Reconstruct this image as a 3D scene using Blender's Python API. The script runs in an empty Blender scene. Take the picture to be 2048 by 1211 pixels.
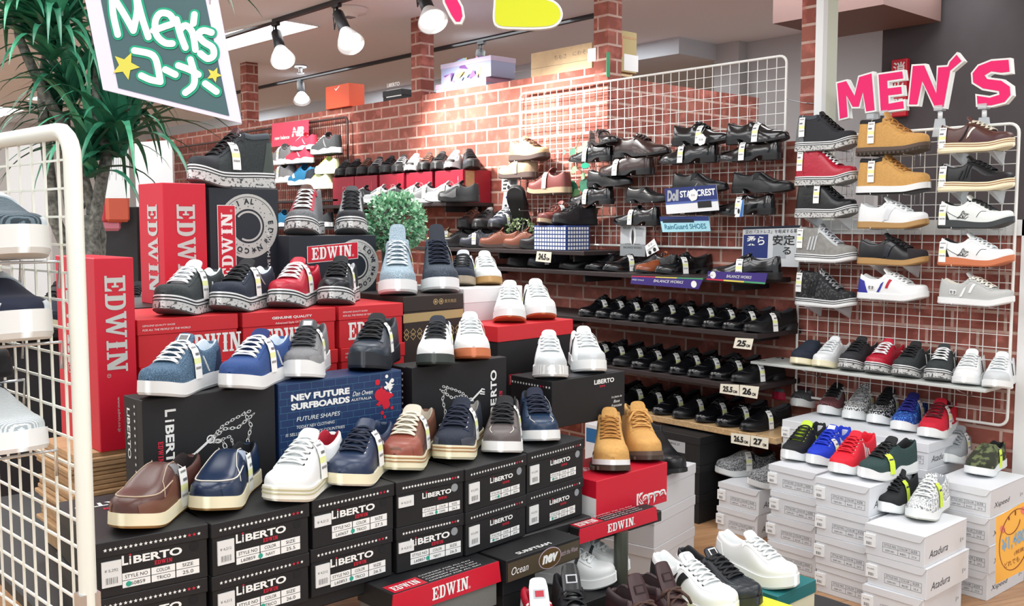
import bpy, math, random
import numpy as np
from mathutils import Vector, Matrix
random.seed(7)
D = bpy.data
SC = bpy.context.scene
COL = SC.collection
R = math.radians

# ------------------------------------------------------------------ camera
CAM_H, YAW, PITCH, FPX = 1.33, R(48.127), R(4.611), 1967.0
cam = D.objects.new('camera', D.cameras.new('camera'))
COL.objects.link(cam)
cam.location = (0, 0, CAM_H)
cam.rotation_euler = (math.pi / 2 - PITCH, 0, YAW - math.pi / 2)
cam.data.sensor_width = 36.0
cam.data.lens = 36.0 * FPX / 2048.0
cam.data.clip_start = 0.05
SC.camera = cam

# ------------------------------------------------------------------ world, light, exposure
SC.view_settings.view_transform = 'Standard'
SC.view_settings.look = 'None'
SC.view_settings.gamma = 1.0
SC.view_settings.exposure = -0.22
SC.view_settings.use_curve_mapping = False
wd = D.worlds.new('shop_air')
SC.world = wd
wd.use_nodes = True
wd.node_tree.nodes['Background'].inputs[0].default_value = (0.88, 0.95, 1.0, 1)
wd.node_tree.nodes['Background'].inputs[1].default_value = 1.0


def area_light(name, loc, size, power, target=None, color=(.95, .98, 1), shape='RECTANGLE'):
    l = D.lights.new(name, 'AREA')
    l.shape = shape
    l.size, l.size_y = size
    l.energy = power
    l.color = color
    o = D.objects.new(name, l)
    COL.objects.link(o)
    o.location = loc
    if target is not None:
        o.rotation_euler = (Vector(target) - Vector(loc)).to_track_quat('-Z', 'Y').to_euler()
    return o


CEIL = 2.72
# grid of unseen lamps added across the shop, so floor bounce lifts the ceiling
for _x in (-1.4, .5, 2.4, 4.9, 7.4):
    for _y in (-1.6, .6, 2.9, 5.3, 8.0, 11.0):
        area_light('added_ceiling_lamp', (_x, _y, CEIL - 0.05), (1.25, 1.25), 34)

# ------------------------------------------------------------------ camera rays as a ruler: a pixel of the photograph becomes a point of the shop
_fw = np.array([math.cos(PITCH) * math.cos(YAW), math.cos(PITCH) * math.sin(YAW), -math.sin(PITCH)])
_rt = np.array([math.sin(YAW), -math.cos(YAW), 0.0])
_up = np.cross(_rt, _fw)
_c = np.array([0, 0, CAM_H])


def ray(x, y):
    return _fw + _rt * (x - 1024) / FPX + _up * (605.5 - y) / FPX


def at(x, y, z=None, X=None, Y=None, d=None):
    r = ray(x, y)
    if z is not None:
        k = (z - CAM_H) / r[2]
    elif X is not None:
        k = X / r[0]
    elif Y is not None:
        k = Y / r[1]
    else:
        k = d
    return _c + r * k


def ray_deg(x):
    r = ray(x, 450)
    return math.degrees(math.atan2(r[1], r[0]))


# ------------------------------------------------------------------ materials
MATS = {}


def mat(name, col, rough=0.6, metal=0.0, noise=0.0, nscale=60.0, bump=0.0, bscale=200.0, emit=0.0, spec=0.5, coat=0.0, alpha=1.0, trans=0.0):
    if name in MATS:
        return MATS[name]
    m = D.materials.new(name)
    m.use_nodes = True
    nt = m.node_tree
    b = nt.nodes['Principled BSDF']
    c = (*col, 1)
    b.inputs['Base Color'].default_value = c
    b.inputs['Roughness'].default_value = rough
    b.inputs['Metallic'].default_value = metal
    b.inputs['Specular IOR Level'].default_value = spec
    b.inputs['Coat Weight'].default_value = coat
    b.inputs['Coat Roughness'].default_value = 0.08
    b.inputs['Transmission Weight'].default_value = trans
    b.inputs['Alpha'].default_value = alpha
    if emit:
        b.inputs['Emission Color'].default_value = c
        b.inputs['Emission Strength'].default_value = emit
    if noise or bump:
        tc = nt.nodes.new('ShaderNodeTexCoord')
    if noise:
        n = nt.nodes.new('ShaderNodeTexNoise')
        n.inputs['Scale'].default_value = nscale
        n.inputs['Detail'].default_value = 5
        nt.links.new(tc.outputs['Object'], n.inputs['Vector'])
        mx = nt.nodes.new('ShaderNodeMix')
        mx.data_type = 'RGBA'
        mx.inputs['A'].default_value = (*[max(0, v * (1 - noise)) for v in col], 1)
        mx.inputs['B'].default_value = (*[min(1, v * (1 + noise) + noise * 0.02) for v in col], 1)
        rp = nt.nodes.new('ShaderNodeValToRGB')
        rp.color_ramp.elements[0].position = 0.35
        rp.color_ramp.elements[1].position = 0.65
        nt.links.new(n.outputs['Fac'], rp.inputs[0])
        nt.links.new(rp.outputs[0], mx.inputs['Factor'])
        nt.links.new(mx.outputs['Result'], b.inputs['Base Color'])
    if bump:
        n2 = nt.nodes.new('ShaderNodeTexNoise')
        n2.inputs['Scale'].default_value = bscale
        n2.inputs['Detail'].default_value = 3
        nt.links.new(tc.outputs['Object'], n2.inputs['Vector'])
        bp = nt.nodes.new('ShaderNodeBump')
        bp.inputs['Strength'].default_value = bump
        bp.inputs['Distance'].default_value = 0.002
        nt.links.new(n2.outputs['Fac'], bp.inputs['Height'])
        nt.links.new(bp.outputs[0], b.inputs['Normal'])
    MATS[name] = m
    return m


def pattern_mat(name, c1, c2, kind='voronoi', scale=300.0, cut=0.5, rough=0.8, stretch=(1, 1, 1)):
    """two-tone knit, fleck, camouflage or tread pattern"""
    if name in MATS:
        return MATS[name]
    m = mat(name, c1, rough)
    nt = m.node_tree
    b = nt.nodes['Principled BSDF']
    tc = nt.nodes.new('ShaderNodeTexCoord')
    mp = nt.nodes.new('ShaderNodeMapping')
    mp.inputs['Scale'].default_value = stretch
    nt.links.new(tc.outputs['Object'], mp.inputs[0])
    if kind == 'voronoi':
        t = nt.nodes.new('ShaderNodeTexVoronoi')
        t.inputs['Scale'].default_value = scale
        out = t.outputs['Distance']
    elif kind == 'cells':
        t = nt.nodes.new('ShaderNodeTexVoronoi')
        t.inputs['Scale'].default_value = scale
        out = t.outputs['Color']
    elif kind == 'wave':
        t = nt.nodes.new('ShaderNodeTexWave')
        t.inputs['Scale'].default_value = scale
        t.inputs['Distortion'].default_value = 2.5
        t.inputs['Detail Scale'].default_value = 2.0
        out = t.outputs['Fac']
    else:
        t = nt.nodes.new('ShaderNodeTexNoise')
        t.inputs['Scale'].default_value = scale
        t.inputs['Detail'].default_value = 4
        out = t.outputs['Fac']
    nt.links.new(mp.outputs[0], t.inputs['Vector'])
    rp = nt.nodes.new('ShaderNodeValToRGB')
    rp.color_ramp.elements[0].position = cut - 0.04
    rp.color_ramp.elements[1].position = cut + 0.04
    rp.color_ramp.elements[0].color = (*c1, 1)
    rp.color_ramp.elements[1].color = (*c2, 1)
    nt.links.new(out, rp.inputs[0])
    nt.links.new(rp.outputs[0], b.inputs['Base Color'])
    return m


def h2(s):
    """sRGB hex -> linear"""
    s = s.lstrip('#')
    o = []
    for i in (0, 2, 4):
        v = int(s[i:i + 2], 16) / 255
        o.append(v / 12.92 if v <= 0.04045 else ((v + 0.055) / 1.055) ** 2.4)
    return tuple(o)


# ------------------------------------------------------------------ mesh builder
class MB:
    def __init__(s):
        s.v, s.f, s.mi, s.sm = [], [], [], []

    def add(s, vs, fs, mi=0, smooth=False):
        b = len(s.v)
        s.v.extend(tuple(map(float, p)) for p in vs)
        for f in fs:
            s.f.append(tuple(b + i for i in f))
            s.mi.append(mi)
            s.sm.append(smooth)
        return s

    def box(s, a, b, mi=0):
        (x0, y0, z0), (x1, y1, z1) = a, b
        s.add([(x0, y0, z0), (x1, y0, z0), (x1, y1, z0), (x0, y1, z0), (x0, y0, z1), (x1, y0, z1), (x1, y1, z1), (x0, y1, z1)],
              [(3, 2, 1, 0), (4, 5, 6, 7), (0, 1, 5, 4), (1, 2, 6, 5), (2, 3, 7, 6), (3, 0, 4, 7)], mi)
        return s

    def cbox(s, a, b, c=0.002, mi=0):
        """box with chamfered edges"""
        (x0, y0, z0), (x1, y1, z1) = a, b
        vs, ids = [], {}
        for ix in (0, 1):
            for iy in (0, 1):
                for iz in (0, 1):
                    X, Y, Z = (x0, x1)[ix], (y0, y1)[iy], (z0, z1)[iz]
                    sx, sy, sz = (1, -1)[ix] * c, (1, -1)[iy] * c, (1, -1)[iz] * c
                    for k, p in enumerate(((X, Y + sy, Z + sz), (X + sx, Y, Z + sz), (X + sx, Y + sy, Z))):
                        ids[ix, iy, iz, k] = len(vs)
                        vs.append(p)
        I = lambda x, y, z, k: ids[x, y, z, k]
        fs = [(I(0, 0, 0, 0), I(0, 0, 1, 0), I(0, 1, 1, 0), I(0, 1, 0, 0)), (I(1, 0, 0, 0), I(1, 1, 0, 0), I(1, 1, 1, 0), I(1, 0, 1, 0)),
              (I(0, 0, 0, 1), I(1, 0, 0, 1), I(1, 0, 1, 1), I(0, 0, 1, 1)), (I(0, 1, 0, 1), I(0, 1, 1, 1), I(1, 1, 1, 1), I(1, 1, 0, 1)),
              (I(0, 0, 0, 2), I(0, 1, 0, 2), I(1, 1, 0, 2), I(1, 0, 0, 2)), (I(0, 0, 1, 2), I(1, 0, 1, 2), I(1, 1, 1, 2), I(0, 1, 1, 2))]
        for x in (0, 1):
            for y in (0, 1):
                fs.append((I(x, y, 0, 0), I(x, y, 1, 0), I(x, y, 1, 1), I(x, y, 0, 1)))
            for z in (0, 1):
                fs.append((I(x, 0, z, 0), I(x, 1, z, 0), I(x, 1, z, 2), I(x, 0, z, 2)))
        for y in (0, 1):
            for z in (0, 1):
                fs.append((I(0, y, z, 1), I(1, y, z, 1), I(1, y, z, 2), I(0, y, z, 2)))
        for x in (0, 1):
            for y in (0, 1):
                for z in (0, 1):
                    fs.append((I(x, y, z, 0), I(x, y, z, 1), I(x, y, z, 2)))
        s.add(vs, fs, mi)
        return s

    def tube(s, pts, r, n=8, mi=0, cap=True, flat=1.0, smooth=True, closed=False):
        P = [np.array(p, float) for p in pts]
        rs = r if hasattr(r, '__len__') else [r] * len(P)
        vs, fs = [], []
        N = len(P)
        ref = None
        for i in range(N):
            a = P[(i - 1) % N] if (i or closed) else P[0]
            b = P[(i + 1) % N] if (i < N - 1 or closed) else P[-1]
            t = b - a
            t = t / (np.linalg.norm(t) + 1e-12)
            if ref is None:
                ref = np.array([0, 0, 1.0]) if abs(t[2]) < 0.9 else np.array([1.0, 0, 0])
            n1 = ref - t * (ref @ t)
            n1 /= np.linalg.norm(n1) + 1e-12
            ref = n1
            n2 = np.cross(t, n1)
            for k in range(n):
                an = 2 * math.pi * (k + 0.5) / n
                vs.append(P[i] + (n1 * math.cos(an) * flat + n2 * math.sin(an)) * rs[i])
        for i in range(N - (0 if closed else 1)):
            j = (i + 1) % N
            for k in range(n):
                fs.append((i * n + k, i * n + (k + 1) % n, j * n + (k + 1) % n, j * n + k))
        if cap and not closed:
            fs.append(tuple(range(n - 1, -1, -1)))
            fs.append(tuple((N - 1) * n + k for k in range(n)))
        s.add(vs, fs, mi, smooth and n > 4)
        return s

    def cyl(s, c, r, h, n=20, mi=0, axis=2, r2=None):
        r2 = r if r2 is None else r2
        vs = []
        for k, (q, rr) in enumerate(((0, r), (h, r2))):
            for i in range(n):
                a = 2 * math.pi * i / n
                p = [rr * math.cos(a), rr * math.sin(a), q]
                p = [p[0], p[1], p[2]] if axis == 2 else ([p[2], p[0], p[1]] if axis == 0 else [p[0], p[2], p[1]])
                vs.append((c[0] + p[0], c[1] + p[1], c[2] + p[2]))
        side = [(i, (i + 1) % n, n + (i + 1) % n, n + i) for i in range(n)]
        s.add(vs, side, mi, True)
        s.add(vs, [tuple(range(n - 1, -1, -1)), tuple(range(n, 2 * n))], mi)
        return s

    def lathe(s, c, prof, n=24, mi=0, ax=None):
        """prof: list of (r, z); ax: 3x3 rows = local x,y,z axes"""
        A = np.eye(3) if ax is None else np.array(ax)
        vs, fs = [], []
        for r, z in prof:
            for i in range(n):
                a = 2 * math.pi * i / n
                vs.append(np.array(c) + A[0] * r * math.cos(a) + A[1] * r * math.sin(a) + A[2] * z)
        for j in range(len(prof) - 1):
            for i in range(n):
                fs.append((j * n + i, j * n + (i + 1) % n, (j + 1) * n + (i + 1) % n, (j + 1) * n + i))
        s.add(vs, fs, mi, True)
        return s

    def poly(s, o, ux, uy, pts, mi=0, depth=0.0, side=None):
        """flat polygon in the plane o + ux*a + uy*b, optionally extruded backwards by depth"""
        o, ux, uy = np.array(o, float), np.array(ux, float), np.array(uy, float)
        n = np.cross(ux, uy)
        n /= np.linalg.norm(n)
        if sum(p[0] * q[1] - q[0] * p[1] for p, q in zip(pts, list(pts[1:]) + [pts[0]])) < 0:
            pts = list(pts)[::-1]
        vs = [o + ux * p[0] + uy * p[1] for p in pts]
        k = len(vs)
        s.add(vs, [tuple(range(k))], mi)
        if depth:
            vs2 = vs + [p - n * depth for p in vs]
            s.add(vs2, [(i, i + k, (i + 1) % k + k, (i + 1) % k) for i in range(k)] + [tuple(range(2 * k - 1, k - 1, -1))], mi if side is None else side)
        return s

    def ribbon(s, o, ux, uy, pts, w, mi=0, cap=True, lift=0.0):
        """flat pen stroke with round ends along a polyline"""
        o, ux, uy = np.array(o, float), np.array(ux, float), np.array(uy, float)
        n = np.cross(ux, uy)
        n /= np.linalg.norm(n)
        o = o + n * lift
        P = np.array(pts, float)
        L, Rr = [], []
        for i in range(len(P)):
            a, b = P[max(i - 1, 0)], P[min(i + 1, len(P) - 1)]
            t = (b - a) / (np.linalg.norm(b - a) + 1e-12)
            nn = np.array([-t[1], t[0]])
            k = 1.0
            if 0 < i < len(P) - 1:
                t1 = (P[i] - a) / (np.linalg.norm(P[i] - a) + 1e-12)
                k = min(1.6, 1 / max(0.5, abs(t1 @ t)))
            L.append(P[i] + nn * w / 2 * k)
            Rr.append(P[i] - nn * w / 2 * k)
        m = len(P)
        g = [n * (w * .02 * i / m) for i in range(m)] * 2  # a stroke that crosses itself lies on top
        s.add([o + ux * p[0] + uy * p[1] + g[i] for i, p in enumerate(L + Rr)], [(m + i, m + i + 1, i + 1, i) for i in range(m - 1)], mi)
        if cap:
            for e, q, hi in ((P[0], P[1], .0003), (P[-1], P[-2], w * .02 + .0003)):
                d = (e - q) / (np.linalg.norm(e - q) + 1e-12)
                a0 = math.atan2(d[1], d[0])
                ring = [e + 0.5 * w * np.array([math.cos(a0 + a), math.sin(a0 + a)]) for a in np.linspace(-math.pi / 2, math.pi / 2, 8)]
                s.add([o + ux * p[0] + uy * p[1] + n * hi * .4 for p in ring], [tuple(range(8))], mi)
        return s

    def text(s, t, o, ux, uy, h, mi=0, w=None, bold=0.0, shear=0.0, align='l'):
        """printed lettering: glyph outlines laid on the plane, cap height h (and total width w)"""
        vs, fs, bw, bh = glyphs(t, bold, shear)
        o, ux, uy = np.array(o, float), np.array(ux, float), np.array(uy, float)
        k = h / bh
        kx = k if w is None else w / bw
        off = {'l': 0, 'c': -bw / 2, 'r': -bw}[align] * kx
        s.add([o + ux * (p[0] * kx + off) + uy * p[1] * k for p in vs], fs, mi)
        return s

    def star(s, o, ux, uy, r, mi=0):
        return s.poly(o, ux, uy, [(math.sin(i * math.pi / 5) * (r if i % 2 == 0 else r * 0.42), math.cos(i * math.pi / 5) * (r if i % 2 == 0 else r * 0.42)) for i in range(10)], mi)

    def disc(s, o, ux, uy, r, mi=0, n=20, r2=None):
        r2 = r if r2 is None else r2
        return s.poly(o, ux, uy, [(r * math.cos(2 * math.pi * i / n), r2 * math.sin(2 * math.pi * i / n)) for i in range(n)], mi)

    def ring(s, o, ux, uy, r, w, mi=0, n=28, r2=None, a0=0, a1=360):
        r2 = r if r2 is None else r2
        o, ux, uy = np.array(o, float), np.array(ux, float), np.array(uy, float)
        vs = []
        for i in range(n + 1):
            a = R(a0 + (a1 - a0) * i / n)
            for q in (r - w / 2, r + w / 2):
                vs.append(o + ux * q * math.cos(a) + uy * (q * r2 / r) * math.sin(a))
        s.add(vs, [(2 * i, 2 * i + 1, 2 * i + 3, 2 * i + 2) for i in range(n)], mi)
        return s

    def mesh(s, name, mats):
        me = D.meshes.new(name)
        me.from_pydata(s.v, [], s.f)
        for m in (mats if isinstance(mats, (list, tuple)) else [mats]):
            me.materials.append(m)
        me.polygons.foreach_set('material_index', s.mi)
        me.polygons.foreach_set('use_smooth', s.sm)
        me.update()
        return me

    def build(s, name, mats, parent=None, **kw):
        return link(name, s.mesh(name, mats), parent, **kw)


_gl = {}


def glyphs(t, bold, shear):
    key = (t, bold, shear)
    if key not in _gl:
        c = D.curves.new('glyph', 'FONT')
        c.body = t
        c.offset = bold
        c.shear = shear
        c.resolution_u = 3
        o = D.objects.new('glyph', c)
        me = D.meshes.new_from_object(o)
        vs = [tuple(v.co) for v in me.vertices]
        fs = [tuple(p.vertices) for p in me.polygons]
        D.objects.remove(o)
        D.meshes.remove(me)
        D.curves.remove(c)
        x0 = min(p[0] for p in vs)
        x1 = max(p[0] for p in vs)
        y0 = min(p[1] for p in vs)
        y1 = max(p[1] for p in vs)
        vs = [(p[0] - x0, p[1] - y0) for p in vs]
        # keep faces wound counter-clockwise
        out = []
        for f in fs:
            a = sum(vs[f[i]][0] * vs[f[(i + 1) % len(f)]][1] - vs[f[(i + 1) % len(f)]][0] * vs[f[i]][1] for i in range(len(f)))
            out.append(f if a > 0 else f[::-1])
        _gl[key] = (vs, out, x1 - x0, y1 - y0)
    return _gl[key]


def link(name, me, parent=None, loc=None, rot=None, scale=None, label=None, cat=None, group=None, kind=None):
    o = D.objects.new(name, me)
    COL.objects.link(o)
    if parent is not None:
        o.parent = parent
    if loc is not None:
        o.location = loc
    if rot is not None:
        o.rotation_euler = rot
    if scale is not None:
        o.scale = scale
    return tag(o, label, cat, group, kind)


def tag(o, label=None, cat=None, group=None, kind=None):
    for k, v in (('label', label), ('category', cat), ('group', group), ('kind', kind)):
        if v:
            o[k] = v
    return o


def thing(name, label, cat, loc=(0, 0, 0), rz=0.0, group=None, scale=1.0, rot=None):
    o = D.objects.new(name, None)
    o.empty_display_size = 0.05
    COL.objects.link(o)
    o.location = loc
    o.rotation_euler = rot if rot is not None else (0, 0, R(rz))
    o.scale = (scale,) * 3
    return tag(o, label, cat, group)

# ------------------------------------------------------------------ kinds of shoes
def C(name, hexs, rough=.7, **k):
    return mat(name, h2(hexs), rough, **k)


white = C('white_leather', 'e9ecec', .45)
white2 = C('white_canvas', 'e0e4e6', .8, noise=.05, nscale=300)
offw = C('off_white_rubber', 'eeece0', .5)
cream = C('cream_rubber', 'efe8c8', .5)
rub_w = C('white_rubber', 'e8ebeb', .45)
black = C('black_cloth', '131519', .75)
blackrub = C('black_rubber', '17181a', .6)
greyrub = C('grey_rubber', '7d807f', .7)
dkgrey = C('dark_grey_cloth', '36393c', .85, noise=.25, nscale=250)
gum = C('gum_rubber', 'b08a55', .55)
gum_o = C('orange_gum_rubber', 'c9764e', .55)
brass = C('eyelet_metal', 'c9c4b2', .3, metal=.8)
steel = C('steel', 'b9bcc0', .28, metal=.9)
navy = C('navy_leather', '20304c', .38, bump=.1)
navyc = C('navy_cloth', '1b2434', .85, noise=.2, nscale=300)
brown = C('brown_leather', '55352e', .35, bump=.12)
brown2 = C('light_brown_leather', '6f4838', .42, bump=.12)
redl = C('red_leather', 'b01730', .4)
redc = C('red_knit', 'c4152f', .8, noise=.1, nscale=400)
tan = C('tan_nubuck', 'c99a58', .85, noise=.06, nscale=120)
tanlace = C('tan_lace', 'b8813f', .8)
denim = pattern_mat('denim_fleck', h2('2c4862'), h2('6c8ba3'), 'noise', 700, .55)
denim_b = C('blue_denim', '294880', .85, noise=.18, nscale=500)
denim_d = C('dark_denim', '202c4a', .85)
greys = C('grey_suede', '77787a', .9, noise=.12, nscale=300)
greyw = pattern_mat('grey_wool', h2('6d8594'), h2('a9bac4'), 'noise', 600, .5)
dkwool = pattern_mat('dark_wool', h2('262f3c'), h2('56636f'), 'noise', 600, .55)
tread = pattern_mat('tread_print', h2('c6c7c5'), h2('4a4b4d'), 'noise', 95, .57, stretch=(1, 1, 1.3))
knit_wb = pattern_mat('white_black_knit', h2('e9ebeb'), h2('1d1f22'), 'cells', 260, .62, stretch=(1, 1, .6))
knit_bw = pattern_mat('black_white_knit', h2('15171a'), h2('d5d8d8'), 'cells', 260, .66, stretch=(1, 1, .6))
knit_g = pattern_mat('grey_fleck_knit', h2('4b4e52'), h2('a5a7a8'), 'cells', 330, .55)
knit_b = pattern_mat('blue_fleck_knit', h2('173f94'), h2('4f8fd8'), 'cells', 240, .72, stretch=(1, 1, .5))
knit_s = pattern_mat('silver_fleck_knit', h2('dfe2e2'), h2('74797c'), 'cells', 330, .62, stretch=(1, 1, .5))
camo = pattern_mat('camouflage', h2('2b3022'), h2('66704a'), 'noise', 22, .52, stretch=(1, 1.6, 1.6))
tagred = C('tag_red', 'd8203a', .6)
dress = C('black_dress_leather', '0b0c0f', .16, spec=.6, coat=.4)
dressm = C('black_soft_leather', '0c0d10', .33)
dressb = C('dark_brown_dress_leather', '33211e', .25, coat=.3)
dresst = C('tan_dress_leather', '8d4a2c', .25, coat=.3)
dsole = C('black_dress_sole', '17181b', .5)
quilt = C('quilted_black', '101114', .4, bump=.8, bscale=45)
quiltr = C('quilted_red', 'b11a34', .4, bump=.8, bscale=45)
charc = C('charcoal_cloth', '2c3335', .85, noise=.2, nscale=220)
green_d = C('deep_green_cloth', '26403f', .85, noise=.2, nscale=300)
royal = C('royal_blue_mesh', '1738c4', .75)
lime = C('lime', 'bfe63a', .6)
felt = C('grey_felt', '9a9fa3', .9, noise=.06, nscale=300)


# ------------------------------------------------------------------ the shop
def brick_mat(name, c1, c2, mortar):
    m = mat(name, c1, .85)
    nt = m.node_tree
    b = nt.nodes['Principled BSDF']
    N, Lk = nt.nodes.new, nt.links.new
    tc, ge = N('ShaderNodeTexCoord'), N('ShaderNodeNewGeometry')
    sp, sn = N('ShaderNodeSeparateXYZ'), N('ShaderNodeSeparateXYZ')
    Lk(tc.outputs['Object'], sp.inputs[0])
    Lk(ge.outputs['Normal'], sn.inputs[0])
    ab = N('ShaderNodeMath')
    ab.operation = 'ABSOLUTE'
    Lk(sn.outputs['X'], ab.inputs[0])
    gt = N('ShaderNodeMath')
    gt.operation = 'GREATER_THAN'
    gt.inputs[1].default_value = .5
    Lk(ab.outputs[0], gt.inputs[0])
    mx = N('ShaderNodeMix')
    Lk(gt.outputs[0], mx.inputs['Factor'])
    Lk(sp.outputs['X'], mx.inputs['A'])
    Lk(sp.outputs['Y'], mx.inputs['B'])
    cb = N('ShaderNodeCombineXYZ')
    Lk(mx.outputs['Result'], cb.inputs['X'])
    Lk(sp.outputs['Z'], cb.inputs['Y'])
    br = N('ShaderNodeTexBrick')
    br.inputs['Scale'].default_value = 1.0
    br.inputs['Brick Width'].default_value = .205
    br.inputs['Row Height'].default_value = .076
    br.inputs['Mortar Size'].default_value = .007
    br.inputs['Mortar Smooth'].default_value = .25
    br.inputs['Color1'].default_value = (*c1, 1)
    br.inputs['Color2'].default_value = (*c2, 1)
    br.inputs['Mortar'].default_value = (*mortar, 1)
    Lk(cb.outputs[0], br.inputs['Vector'])
    n = N('ShaderNodeTexNoise')
    n.inputs['Scale'].default_value = 14
    n.inputs['Detail'].default_value = 6
    Lk(tc.outputs['Object'], n.inputs['Vector'])
    rp = N('ShaderNodeValToRGB')
    rp.color_ramp.elements[0].position = .50
    rp.color_ramp.elements[1].position = .72
    Lk(n.outputs['Fac'], rp.inputs[0])
    m2 = N('ShaderNodeMix')
    m2.data_type = 'RGBA'
    Lk(rp.outputs[0], m2.inputs['Factor'])
    Lk(br.outputs['Color'], m2.inputs['A'])
    m2.inputs['B'].default_value = (*[min(1, v * 1.9 + .04) for v in c1], 1)
    Lk(m2.outputs['Result'], b.inputs['Base Color'])
    bp = N('ShaderNodeBump')
    bp.invert = True
    bp.inputs['Strength'].default_value = .5
    bp.inputs['Distance'].default_value = .004
    Lk(br.outputs['Fac'], bp.inputs['Height'])
    Lk(bp.outputs[0], b.inputs['Normal'])
    return m


def wood_mat(name, c1, c2, plank=.11, ang=0.0):
    m = mat(name, c1, .35)
    nt = m.node_tree
    b = nt.nodes['Principled BSDF']
    N, Lk = nt.nodes.new, nt.links.new
    tc, mp = N('ShaderNodeTexCoord'), N('ShaderNodeMapping')
    mp.inputs['Rotation'].default_value = (0, 0, ang)
    Lk(tc.outputs['Object'], mp.inputs[0])
    br = N('ShaderNodeTexBrick')
    br.inputs['Scale'].default_value = 1
    br.inputs['Brick Width'].default_value = 1.3
    br.inputs['Row Height'].default_value = plank
    br.inputs['Mortar Size'].default_value = .0012
    br.inputs['Color1'].default_value = (*c1, 1)
    br.inputs['Color2'].default_value = (*c2, 1)
    br.inputs['Mortar'].default_value = (*[v * .35 for v in c1], 1)
    Lk(mp.outputs[0], br.inputs['Vector'])
    m3 = N('ShaderNodeMapping')
    m3.inputs['Scale'].default_value = (2, 30, 30)
    Lk(mp.outputs[0], m3.inputs[0])
    n = N('ShaderNodeTexNoise')
    n.inputs['Scale'].default_value = 3
    n.inputs['Detail'].default_value = 8
    Lk(m3.outputs[0], n.inputs['Vector'])
    mx = N('ShaderNodeMix')
    mx.data_type = 'RGBA'
    mx.blend_type = 'MULTIPLY'
    mx.inputs['Factor'].default_value = .75
    rp = N('ShaderNodeValToRGB')
    rp.color_ramp.elements[0].position = .3
    rp.color_ramp.elements[0].color = (.55, .5, .48, 1)
    rp.color_ramp.elements[1].position = .7
    Lk(n.outputs['Fac'], rp.inputs[0])
    Lk(br.outputs['Color'], mx.inputs['A'])
    Lk(rp.outputs[0], mx.inputs['B'])
    Lk(mx.outputs['Result'], b.inputs['Base Color'])
    return m


brick = brick_mat('brick_paper', h2('834338'), h2('975a4c'), h2('bea296'))
wallw = mat('white_wall', h2('d9dbdb'), .8)
ceilm = mat('ceiling_paint', h2('eef3fb'), .85)
floorm = wood_mat('floor_planks', h2('c79c74'), h2('b58a63'), .10, R(20))
shelfw = wood_mat('shelf_wood', h2('d3b489'), h2('c9a87c'), .6)
darkwall = mat('charcoal_wall', h2('4a4547'), .8, noise=.06, nscale=5)
trimw = mat('white_trim', h2('e6e8e8'), .5)


def struct(name, mb, m):
    return mb.build(name, m, kind='structure')


struct('floor', MB().box((-3, -3, -.1), (9.6, 15, 0)), floorm)
struct('ceiling', MB().box((-3, -3, 2.68), (9.6, 15, 2.78)), ceilm)
WX = 3.93
# brick partition with an opening, and the posts that rise from it to the ceiling
w = MB()
w.box((WX, 3.62, 0), (WX + .10, 9.9, 2.17)).box((WX, 1.486, 0), (WX + .10, 2.36, 1.33)).box((WX, 2.36, 0), (WX + .10, 3.62, 1.70))
w.box((WX + .10, 3.62, 1.2), (5.32, 3.72, 2.115))
struct('wall_back', w, brick)
p = MB()
for y0 in (3.62, 5.28, 7.72):
    p.box((WX - .004, y0 - .004, 2.0), (WX + .104, y0 + .101, 2.68))
p.box((WX - .002, 2.37, 1.6), (WX + .102, 2.455, 2.68))
struct('wall_posts', p, brick)
t = MB().box((3.90, 2.332, 1.33), (3.935, 2.368, 2.68)).box((3.92, 1.42, 1.285), (4.05, 2.37, 1.345)).box((3.92, 1.30, 0), (4.05, 1.488, 1.345)).box((3.935, 2.332, 1.33), (4.02, 2.366, 2.68), 1)
struct('trim_1', t, [trimw, mat('pale_green_trim', h2('ccd0c0'), .6)])
struct('wall_right', MB().box((5.6, -2.0, 0), (5.7, 2.955, 2.68)), darkwall)
struct('wall_side', MB().box((6.3, 2.55, 0), (6.4, 4.4, 2.68)).box((6.2, 4.4, 0), (6.42, 4.62, 2.68)), mat('grey_wall', h2('c3c6c8'), .8))
struct('wall_far', MB().box((9.4, -3, 0), (9.5, 15, 2.68)), mat('far_wall', h2('ccd2d8'), .8))
struct('wall_left', MB().box((-3, 14.4, 0), (9.6, 14.5, 2.68)), wallw)
struct('trim_2', MB().box((5.75, 4.6, 2.56), (9.4, 14.4, 2.68)), mat('soffit_paint', h2('ccd3da'), .85))
struct('trim_3', MB().box((4.9, 2.586, 2.46), (5.55, 3.25, 2.68)), mat('terracotta_soffit', h2('80655f'), .7))
struct('trim_4', MB().box((6.2, 2.75, 1.0), (6.29, 3.30, 1.79)), trimw)
struct('window_1', MB().box((6.14, 4.9, 1.55), (6.16, 5.6, 2.05)), mat('pale_blue_glass', h2('b9cfdd'), .15))
struct('door_1', MB().box((8.6, 11.0, 0), (8.7, 11.9, 2.42)).box((8.58, 11.35, 1.75), (8.61, 11.62, 2.3), 1), [mat('door_grey', h2('c9ced2'), .6), mat('dark_pane', h2('3c4146'), .2)])

# ceiling panels (lit) and the other lamps
lit = mat('lit_panel', (1, 1, 1), .5, emit=5.0)


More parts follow.
